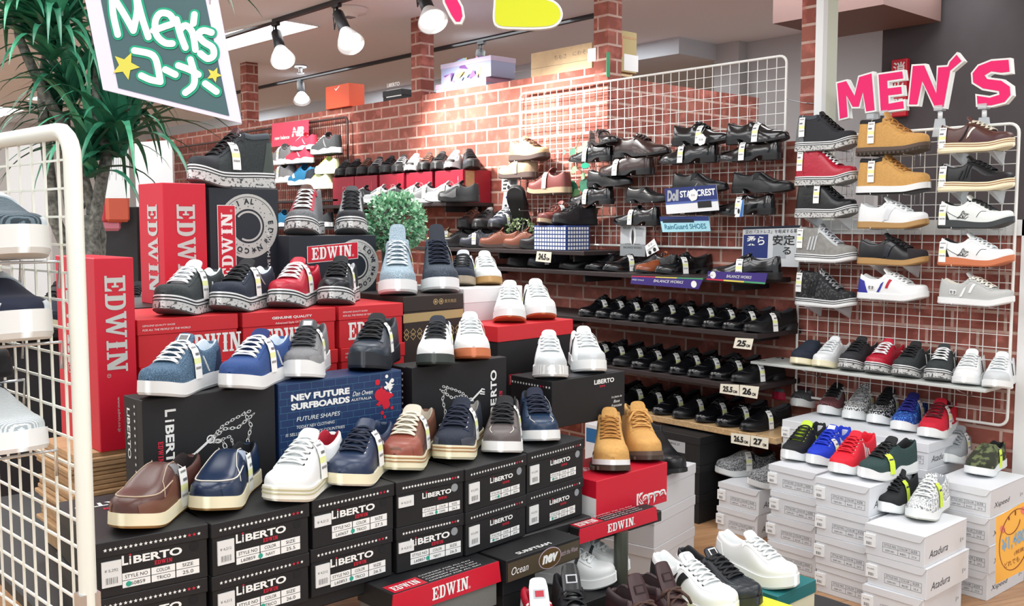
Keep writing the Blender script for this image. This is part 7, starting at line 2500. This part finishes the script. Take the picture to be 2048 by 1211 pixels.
def bush(label, c, r, n, seed, m1, m2, name='round_bush'):
    rnd = random.Random(seed)
    o = thing(name, label, 'plant', c)
    mb = MB()
    st = MB()
    for i in range(n):
        d = np.array([rnd.gauss(0, 1), rnd.gauss(0, 1), rnd.gauss(0, 1)])
        d /= np.linalg.norm(d)
        rr = r * rnd.uniform(.70, 1.04)
        p = d * rr + np.array([0, 0, r])
        for k in range(5):
            e = d + np.array([rnd.gauss(0, .7), rnd.gauss(0, .7), rnd.gauss(0, .7)])
            e /= np.linalg.norm(e)
            s = np.cross(e, [rnd.gauss(0, 1), rnd.gauss(0, 1), rnd.gauss(0, 1)])
            s /= np.linalg.norm(s)
            L, w = r * rnd.uniform(.13, .20), r * .055
            mb.add([p, p + e * L * .5 - s * w, p + e * L, p + e * L * .5 + s * w], [(0, 1, 2, 3)], 0 if rnd.random() < .55 else 1)
        if i % 4 == 0:
            st.tube([np.array([0, 0, r * .6]), p], .0012, 4)
    mb.build('foliage', [m1, m2], o)
    st.build('stems', bark, o).name = 'stem'
    return o


bc = at(790, 445, d=3.62)
bush('round pale green artificial bush between the high tops and the dark shelf', (bc[0], bc[1], bc[2] - .11), .11, 620, 3, mat('bush_pale', h2('b4dcbc'), .6), mat('bush_mid', h2('66a87c'), .6))
MB().cyl((0, 0, 0), .05, bc[2] - .06 - 1.08, 20).build('pot_stand', blk, link('pot_stand', None) if False else None, loc=(bc[0], bc[1], 1.08), label='black stand hidden under the round pale green bush', cat='stand')
sb = at(1046, 446, X=3.80)
bush('small yellowish green leafy bush beside the checked box', (sb[0], sb[1] + .02, 1.1905), .085, 200, 5, mat('bush_yellow', h2('b8c79a'), .6), mat('bush_olive', h2('55704a'), .6), 'leafy_bush')
# ivy on the long grid
o = thing('ivy', 'ivy trailing down the left part of the long wire grid', 'plant', at(1165, 262, X=3.885))
i0 = at(1165, 262, X=3.885)
iv = [np.array(at(x, y, X=3.885)) - i0 for x, y in ((1165, 262), (1150, 300), (1146, 330), (1168, 345), (1172, 365), (1150, 380), (1170, 410), (1192, 430))]
MB().tube(iv, .002, 5).build('vine', mat('vine_brown', h2('6a6a45'), .8), o)
mb = MB()
for x, y, s in ((1145, 305, .05), (1160, 300, .045), (1148, 340, .045), (1166, 352, .04), (1143, 375, .075), (1170, 372, .085), (1152, 388, .06), (1190, 425, .055), (1128, 305, .03), (1170, 290, .04)):
    c = np.array(at(x, y, X=3.87)) - i0
    pts = [(.5 * s * (1 - .25 * math.cos(3 * a)) * math.sin(a) * (1 if math.cos(a) < .2 else 1 - .5 * math.cos(a)), .55 * s * math.cos(a) * (1 if math.cos(a) > 0 else .8)) for a in np.linspace(0, 6.283, 20)[:-1]]
    an = rnd.uniform(-.6, .6)
    ux = np.array([.35 * rnd.uniform(-1, 1), -math.cos(an), math.sin(an)])
    ux /= np.linalg.norm(ux)
    uz = np.cross([-1., 0, .2], ux)
    uz /= np.linalg.norm(uz)
    mb.poly(c, ux, uz, pts, 0 if rnd.random() < .6 else 1)
mb.build('leaves', [leafd, mat('ivy_light', h2('6d9a68'), .5)], o).name = 'foliage'

# ------------------------------------------------------------------ signs and letters
# hand-lettered board hanging at the upper left
BD = 1.62
tl, tr, br_, bl_ = [at(x, y, d=BD) for x, y in ((163, -36), (434, -6), (482, 246), (206, 179))]
c = (tl + tr + br_ + bl_) / 4
ux = (tr - tl) + (br_ - bl_)
ux /= np.linalg.norm(ux)
nn = np.cross(ux, (tl - bl_) + (tr - br_))
nn /= np.linalg.norm(nn)
uy = np.cross(nn, ux)
o = thing('hanging_sign', 'hand lettered green board in a pale frame hanging at the upper left', 'sign', c)


def bp(x, y):
    """photo position on the board -> board coordinates"""
    r = ray(x, y)
    p = _c + r * (((c - _c) @ nn) / (r @ nn)) - c
    return p @ ux, p @ uy


mb = MB()
Q = [bp(163, -36), bp(434, -6), bp(482, 246), bp(206, 179)]
mb.poly((0, 0, 0), ux, uy, Q, 0, .006)
Q2 = [bp(196, -30), bp(410, -6), bp(459, 232), bp(237, 176)]
mb.poly(nn * .0008, ux, uy, Q2, 1)
mb.build('board', [mat('board_lilac', h2('d8d4ee'), .6), mat('board_slate', h2('3c5a5e'), .55)], o)
S1 = [[(225, -10), (228, 30), (237, 70)], [(225, -10), (250, 30), (268, 62)], [(268, 62), (276, 20), (272, -15)], [(272, -15), (285, 35), (298, 75)],
      [(308, 62), (330, 54), (348, 46), (340, 30), (322, 28), (312, 44), (314, 70), (330, 86), (346, 88)], [(354, 40), (362, 70), (372, 96)], [(360, 62), (372, 52), (386, 66), (392, 100)], [(390, 30), (388, 48)],
      [(424, 66), (408, 62), (398, 70), (408, 84), (426, 96), (428, 112), (416, 118), (402, 108)],
      [(270, 102), (300, 108), (312, 118), (318, 140), (322, 164)], [(322, 164), (302, 160), (284, 152)], [(332, 140), (352, 150)], [(358, 132), (380, 140), (398, 150)], [(382, 120), (390, 150), (388, 172), (372, 186)], [(412, 168), (434, 184)]]
grn = mat('chalk_green', h2('14a07a'), .7)
chalk = mat('chalk_white', h2('e4ecea'), .8, noise=.15, nscale=350)


def smooth_path(pts, n=5):
    P = np.array(pts, float)
    out = []
    for i in range(len(P) - 1):
        p0, p1, p2, p3 = P[max(i - 1, 0)], P[i], P[i + 1], P[min(i + 2, len(P) - 1)]
        for t in np.linspace(0, 1, n, endpoint=False):
            out.append(.5 * (2 * p1 + (p2 - p0) * t + (2 * p0 - 5 * p1 + 4 * p2 - p3) * t * t + (3 * p1 - p0 - 3 * p2 + p3) * t ** 3))
    return out + [P[-1]]


mb = MB()
kpx = np.linalg.norm(np.array(bp(300, 100)) - np.array(bp(301, 100)))
for k, s_ in enumerate(S1):
    pts = [bp(x, y) for x, y in smooth_path(s_)]
    mb.ribbon(nn * (.0016 + k * .00002), ux, uy, pts, 22 * kpx, 0)
    mb.ribbon(nn * (.0028 + k * .00002), ux, uy, pts, 13.5 * kpx, 1)
for (x, y, r) in ((252, 132, 29), (429, 150, 16)):
    e = bp(x, y)
    a0 = .25
    mb.poly(nn * .002, ux, uy, [(e[0] + r * kpx * (1 if i % 2 == 0 else .45) * math.sin(i * math.pi / 5 + a0), e[1] + r * kpx * (1 if i % 2 == 0 else .45) * math.cos(i * math.pi / 5 + a0)) for i in range(10)], 2)
mb.build('lettering', [grn, chalk, mat('chalk_yellow', h2('cfc84f'), .7)], o)
for (x, y) in ((200, -30), (420, 8)):
    e = bp(x, y)
    p_ = ux * e[0] + uy * e[1]
    MB().tube([p_, p_ + np.array([0, 0, 2.68 - c[2] - p_[2]])], .0015, 5).build('string', white, o)

# foam letters cut by the top edge
pinkm = mat('foam_pink', h2('ec1a6e'), .7)
foamw = mat('foam_white', h2('eef0ee'), .7)
limem = mat('foam_lime', h2('d7e01f'), .7)


def foam(label, outl, holes, d, m, depth=.02, pl_X=None, name='foam_letter', edge=.006, group=None):
    P = [at(x, y, d=d) if pl_X is None else at(x, y, X=pl_X) for x, y in outl]
    c = sum(P) / len(P)
    if pl_X is None:
        n_ = -_fw * np.array([1, 1, 0])
        n_ /= np.linalg.norm(n_)
        e1 = np.array([-n_[1], n_[0], 0])
        e1 = e1 if e1 @ _rt > 0 else -e1
    else:
        n_ = np.array([-1., 0, 0])
        e1 = np.array([0, -1., 0])
    e2 = np.array([0, 0, 1.])
    o = thing(name, label, 'letter', c, group=group)
    q = [((p - c) @ e1, (p - c) @ e2) for p in P]
    if sum(a[0] * b[1] - b[0] * a[1] for a, b in zip(q, q[1:] + q[:1])) < 0:
        q = q[::-1]
    # slightly larger white slab behind the coloured face
    big = []
    for i in range(len(q)):
        a, b, c2 = np.array(q[i - 1]), np.array(q[i]), np.array(q[(i + 1) % len(q)])
        t1, t2 = (b - a) / (np.linalg.norm(b - a) + 1e-9), (c2 - b) / (np.linalg.norm(c2 - b) + 1e-9)
        nn1 = np.array([t1[1], -t1[0]]) + np.array([t2[1], -t2[0]])
        L_ = np.linalg.norm(nn1)
        big.append(tuple(b + (nn1 / (L_ + 1e-9)) * edge * min(1.5, 2 / max(L_, .8))))
    mb = MB()
    f3 = lambda p, lift: e1 * p[0] + e2 * p[1] + n_ * lift
    for loop, lift, mi in ((q, .0015, 1), (big, 0, 0)):
        mb.poly(n_ * lift, e1, e2, loop, mi)
    k = len(big)
    mb.add([f3(p, 0) for p in big] + [f3(p, -depth) for p in big], [(i, i + k, (i + 1) % k + k, (i + 1) % k) for i in range(k)] + [tuple(range(2 * k - 1, k - 1, -1))], 0)
    mb.build('slab', [foamw, m], o)
    return o, c


foam('pink foam letter cut off by the top edge of the photo', [(884, -40), (890, 4), (903, 30), (912, 43), (920, 43), (925, 32), (922, 14), (910, -8), (905, -40)], None, 2.6, pinkm, group='big foam letters')
foam('lime green foam letter cut off by the top edge of the photo', smooth_path([(990, -60), (992, 0), (990, 35), (998, 50), (1030, 53), (1080, 53), (1108, 48), (1121, 32), (1116, 14), (1098, 2), (1060, -4), (1046, -4), (1040, -60)], 3), None, 2.6, limem, group='big foam letters')
ML = 'foam letters above the right wire grid'
XL = 3.875
px3 = lambda pts: [(1536 + x / 3, y / 3) for x, y in pts]
LET = [('M', [(416, 500), (470, 486), (520, 575), (548, 462), (622, 440), (640, 660), (590, 668), (570, 552), (545, 640), (508, 640), (470, 570), (478, 700), (432, 712)], (630, 690)),
       ('E', [(664, 448), (806, 428), (812, 470), (716, 484), (718, 530), (800, 520), (804, 562), (722, 572), (724, 622), (812, 606), (816, 650), (678, 668)], (710, 670)),
       ('N with an apostrophe', [(870, 396), (938, 392), (1010, 560), (1022, 404), (1082, 400), (1092, 372), (1132, 328), (1162, 366), (1094, 424), (1054, 640), (1000, 638), (926, 486), (896, 626), (846, 626)], (1035, 640)),
       ('S', [(1450, 430), (1400, 436), (1340, 428), (1300, 452), (1316, 474), (1400, 484), (1452, 520), (1456, 570), (1420, 612), (1340, 632), (1258, 630), (1254, 574), (1330, 586), (1390, 568), (1386, 546), (1290, 530), (1232, 494), (1228, 440), (1264, 396), (1340, 366), (1444, 358)], (1300, 630))]
for nm, outl, (kx, ky) in LET:
    foam('pink foam letter %s standing above the right wire grid' % nm, px3(outl), None, None, pinkm, .03, XL, edge=.007, group=ML)
    p_ = at(1536 + kx / 3, ky / 3 + 1, X=3.89)
    o = thing('letter_clip', 'clear clip holding the pink foam letter %s' % nm, 'clip', p_, -90, 'clear clips on the right wire grid')
    MB().box((-.016, -.024, -.014), (.016, .014, .006)).build('holder', clear, o)
    MB().lathe((0, 0, -.03), [(0, .016), (.009, .012), (.009, -.012), (0, -.016)], 12).build('ball_joint', mat('clear_milky', h2('e8ecee'), .2), o)
    MB().poly((0, -.010, -.1), FX, FZ, [(-.026, -.015), (.026, -.015), (.016, .055), (-.016, .055)], 0, .018).build('jaw', clear, o)
# red fire extinguisher sign, projecting from the dark wall
p_ = at(1800, 176, X=5.56)
o = thing('fire_sign', 'red fire extinguisher sign with white characters on the dark wall', 'sign', p_, -90)
hz = .135
MB().cbox((-.047, -.02, -.165), (.047, .02, .165), .004).text('\u6d88', (-.036, -.0206, .075), FX, FZ, .072, 1, w=.072, bold=.02).text('\u706b', (-.036, -.0206, -.03), FX, FZ, .072, 1, w=.072, bold=.02).text('\u5668', (-.036, -.0206, -.135), FX, FZ, .072, 1, w=.072, bold=.02).build('plate', [mat('sign_fire_red', h2('c4152c'), .4), ink], o)
MB().box((-.01, .02, -.05), (.01, .04, .05)).build('bracket', railm, o)
# wire tie between grid and post
MB().tube([at(1573, 198, X=3.90), at(1605, 205, X=3.93), at(1640, 208, X=3.91), at(1668, 206, X=4.05)], .0022, 5).build('tie_wire', wire, label='thin wire tying the long wire grid to the white post', cat='wire')

# ------------------------------------------------------------------ boxes on top of the brick wall
TG = 'boxes on top of the brick wall'
def top_box(label, x0, x1, ytop, X, w, d, m, mlid, lid=.05, f=None, l=None, z=2.171, rz=-90):
    a, b = at(x0, ytop, X=X), at(x1, ytop, X=X)
    hh_ = (a[2] + b[2]) / 2 - z
    o = box_root(label, (X, (a[1] + b[1]) / 2, z), rz, TG)
    shell_(o, abs(a[1] - b[1]) if w is None else w, d, hh_, lid, f or MB(), m, l or MB(), mlid)
    return o


orng = mat('box_orange', h2('e4572e'), .5)
f = MB()
f.ribbon((.0, -.0006, .14), FX, FZ, [(-.03, .0), (-.018, -.012), (.03, .012)], .007, 1)
top_box('orange shoebox with a white tick on top of the wall', 651, 698, 170, 3.90, None, .13, [orng, ink], orng, 0, f)
MB().disc((.0, 0, 0), FX, FZ, .01, 0)
f = MB()
f.text('LiBERTO', (-.06, -.0008, .10), FX, FZ, .026, 1, w=.15, bold=.03)
f.poly((-.07, -.0006, .03), FX, FZ, [(0, 0), (.18, 0), (.18, .05), (0, .05)], 1)
top_box('black shoebox with white lettering on top of the wall beside the brick post', 766, 803, 180, 3.98, None, .30, [blk, ink], blk2, .04, f)
pat = mat('box_patterned', h2('a9b4dd'), .5)
def facets(mb, x0, x1, z0, z1, seed, n=12):
    r_ = random.Random(seed)
    for i in range(n):
        a, b = r_.uniform(x0, x1), r_.uniform(z0, z1)
        s = (x1 - x0) * r_.uniform(.10, .22)
        pts = [(min(x1, max(x0, a + s * math.cos(t))), min(z1, max(z0, b + s * .7 * math.sin(t)))) for t in (r_.uniform(0, 2), r_.uniform(2.1, 4), r_.uniform(4.1, 6.2))]
        mb.poly((0, -.0006 - i * .00003, 0), FX, FZ, pts, 1 + i % 4)
pm = [pat, mat('facet_violet', h2('7b4a9a'), .5), mat('facet_aqua', h2('a5d8e6'), .5), mat('facet_rose', h2('c9a0bf'), .5), mat('facet_gold', h2('c8c27a'), .5)]
f = MB(); facets(f, -.17, .17, .01, .11, 1)
o = top_box('lower patterned violet and aqua shoebox on top of the wall', 872, 972, 162, 3.94, None, .22, pm, pm[3], .03, f)
f = MB(); facets(f, -.16, .16, .01, .14, 2)
hz2 = at(920, 162, X=3.94)[2]
top_box('upper patterned violet and aqua shoebox on top of the wall', 882, 982, 120, 3.95, None, .20, pm, [mat('facet_pale', h2('cfc6e6'), .5)], .03, f, None, hz2 + .001)
f = MB()
f.text('\u3061\u3082\u3055', (-.05, -.0008, .10), FX, FZ, .026, 1, w=.10)
f.text('\u306b\u308f\u305d\u306b', (.10, -.0008, .105), FX, FZ, .024, 1, w=.14)
f.ribbon((0, -.0006, .07), FX, FZ, [(-.40, 0), (.40, 0)], .002, 1)
card_m = mat('box_corrugated', h2('d8bf98'), .8, noise=.05, nscale=20)
top_box('large pale cardboard box with pen marks on top of the wall', 1062, 1184, 96, 4.04, None, .34, [card_m, mat('pen_grey', h2('7d766c'), .8)], card_m, 0, f)
f = MB().cbox((-.117, 0, 0), (.117, .05, .225), .002)
f.poly((-.09, -.0008, .08), FX, FZ, [(0, 0), (.085, 0), (.085, .10), (0, .10)], 1)
f.text('\u3053\u308f\u308c', (-.085, -.0014, .13), FX, FZ, .03, 2, w=.075)
f.poly((.01, -.0008, .01), FX, FZ, [(0, 0), (.12, 0), (.12, .09), (0, .09)], 2)
f.poly((-.10, -.0008, .185), FX, FZ, [(0, 0), (.21, 0), (.21, .012), (0, .012)], 3)
bxp = at(1236, 120, Y=3.73)
o = box_root('yellowish carton with a red sticker behind the brick post', (4.165, 3.725, 2.171), 0, TG)
f.build('carton', [mat('box_ochre', h2('b3a274'), .8), redb, white, kraft], o)
o = thing('paper_slip', 'small white slip taped to the brick post', 'slip', at(1184, 108, X=3.925), -90)
MB().box((-.03, -.003, -.04), (.03, 0, .03)).build('sheet', white, o)
o = thing('tape_strip', 'strip of green tape on the brick post', 'tape', at(1216, 127, Y=3.615))
MB().box((-.012, -.002, -.07), (.014, .001, .06)).build('strip', mat('tape_green', h2('2f9a6a'), .5), o)
# ------------------------------------------------------------------ far left of the shop
o = thing('hanging_sheet', 'white sheet of vertical printing hanging behind the tall plant', 'sheet', at(227, 330, d=5.2), 0)
c = at(227, 330, d=5.2)
tl, tr, br_, bl_ = [at(x, y, d=5.2) - c for x, y in ((213, 262), (255, 266), (260, 396), (196, 396))]
mb = MB()
n_ = np.cross(tr - tl, tl - bl_)
n_ /= np.linalg.norm(n_)
n_ = n_ if n_ @ (_c - c) > 0 else -n_
e1 = (br_ - bl_) / np.linalg.norm(br_ - bl_)
e2 = np.cross(n_, e1)
mb.poly((0, 0, 0), e1, e2, [((p) @ e1, p @ e2) for p in (tl, tr, br_, bl_)], 0, .004)
for i in range(12):
    x = -.055 + i * .0115
    mb.ribbon(n_ * .001, e1, e2, [(x, .12), (x, -.08 + .03 * (i % 3))], .0018, 1, cap=False)
mb.build('sheet', [white, greys], o)
MB().tube([tl * .9 + np.array([0, 0, .02]), np.array([tl[0], tl[1], 2.68 - c[2]])], .002, 5).tube([tr * .9, np.array([tr[0], tr[1], 2.68 - c[2]])], .002, 5).build('string', white, o)
for k, (lab, cs, d) in enumerate((('large white panel seen through the top of the left wire grid', [(15, 295), (92, 282), (96, 420), (14, 420)], 6.5), ('pale display panel left of the far shoes', [(270, 285), (345, 280), (345, 372), (270, 372)], 8.2))):
    P = [at(x, y, d=d) for x, y in cs]
    c = sum(P) / 4
    o = thing('partition_board', lab, 'partition', c)
    n_ = -_fw * np.array([1, 1, 0])
    n_ /= np.linalg.norm(n_)
    e1 = np.array([-n_[1], n_[0], 0])
    q = [((p - c) @ e1, (p - c)[2]) for p in P]
    lo = min(z for _, z in q)
    q = [(x, z if z > 0 else -c[2] + .0) for x, z in q]
    mb = MB().poly((0, 0, 0), e1, FZ, q, 0, .04)
    mb.build('board', mat('panel_white', h2('e6e9ea'), .6), o)
o = thing('counter', 'dark counter with shoes behind the tall plant', 'counter', (1.62, 4.6, 0), 0)
MB().cbox((-.62, -.35, .86), (.75, .35, .90), .004).build('counter_top', tablem, o)
MB().box((-.58, -.30, 0), (.70, .30, .86)).build('cabinet', mat('counter_black', h2('26262a'), .6), o)
for k, (key, lab, dx, dy, rz) in enumerate((('low_navy_loafer', 'navy moccasin in front on the dark counter', -.30, -.22, 230), ('dress_plain_N', 'black slip on on the dark counter', -.12, -.20, 240), ('low_navy_loafer', 'navy moccasin at the back left of the dark counter', -.42, .02, 225), ('far_black', 'black trainer in the middle of the dark counter', -.20, .10, 235), ('dress_loafer_N', 'black loafer at the right of the dark counter', .05, -.15, 235), ('far_charcoal', 'charcoal trainer at the back of the dark counter', .0, .16, 240), ('dress_plain_N', 'black shoe at the right end of the dark counter', .22, -.05, 235), ('low_black', 'dark trainer at the back right of the dark counter', .22, .2, 235))):
    put_shoe(key, lab, (1.62 + dx, 4.6 + dy, .9005), rz, 'shoes on the dark counter')
for k, (lab, x, y, col) in enumerate((('red bag hanging behind the plant', 222, 415, 'c8414a'), ('coral bag hanging beside the red one behind the plant', 234, 412, 'd96a52'), ('pink bag hanging low behind the plant', 216, 430, 'd98a9c'))):
    p_ = at(x, y, d=7.5)
    o = thing('hanging_bag', lab, 'bag', p_, group='bags behind the plant')
    MB().cbox((-.09, -.03, -.12), (.09, .03, .08), .02).build('bag_body', mat('bag_' + col, h2(col), .6), o)
    MB().tube([(.05 * math.cos(a), 0, .08 + .07 * math.sin(a)) for a in np.linspace(0, math.pi, 9)], .006, 6).build('handle', mat('bag_strap', h2('3a3030'), .6), o)
o = thing('display_cabinet', 'dark cabinet behind the red bags', 'cabinet', tuple(at(255, 440, d=7.9) * np.array([1, 1, 0])), 45)
MB().cbox((-.28, -.2, 0), (.28, .2, 1.46), .004).build('cabinet', mat('counter_black', (0, 0, 0)), o)
for k in range(2):
    p_ = at(110 - k * 190, 470, d=5.5)
    o = thing('stacked_carton', ('nearer', 'further')[k] + ' dark carton seen through the left wire grid', 'box', (p_[0], p_[1], 0), 20 * k, 'dark cartons on the left')
    MB().cbox((-.2, -.2, 0), (.2, .2, .86 + .05 * k), .004).build('carton', mat('counter_black', (0, 0, 0)), o)
for k in range(2):
    put_shoe(('low_black', 'far_white', 'far_charcoal', 'low_white_pale')[k], ('black trainer on the nearer dark carton', 'white trainer on the further dark carton')[k], (at(110 - k * 190, 470, d=5.5)[0], at(110 - k * 190, 470, d=5.5)[1], .8605 + .05 * k), 240, 'shoes on the dark cartons')
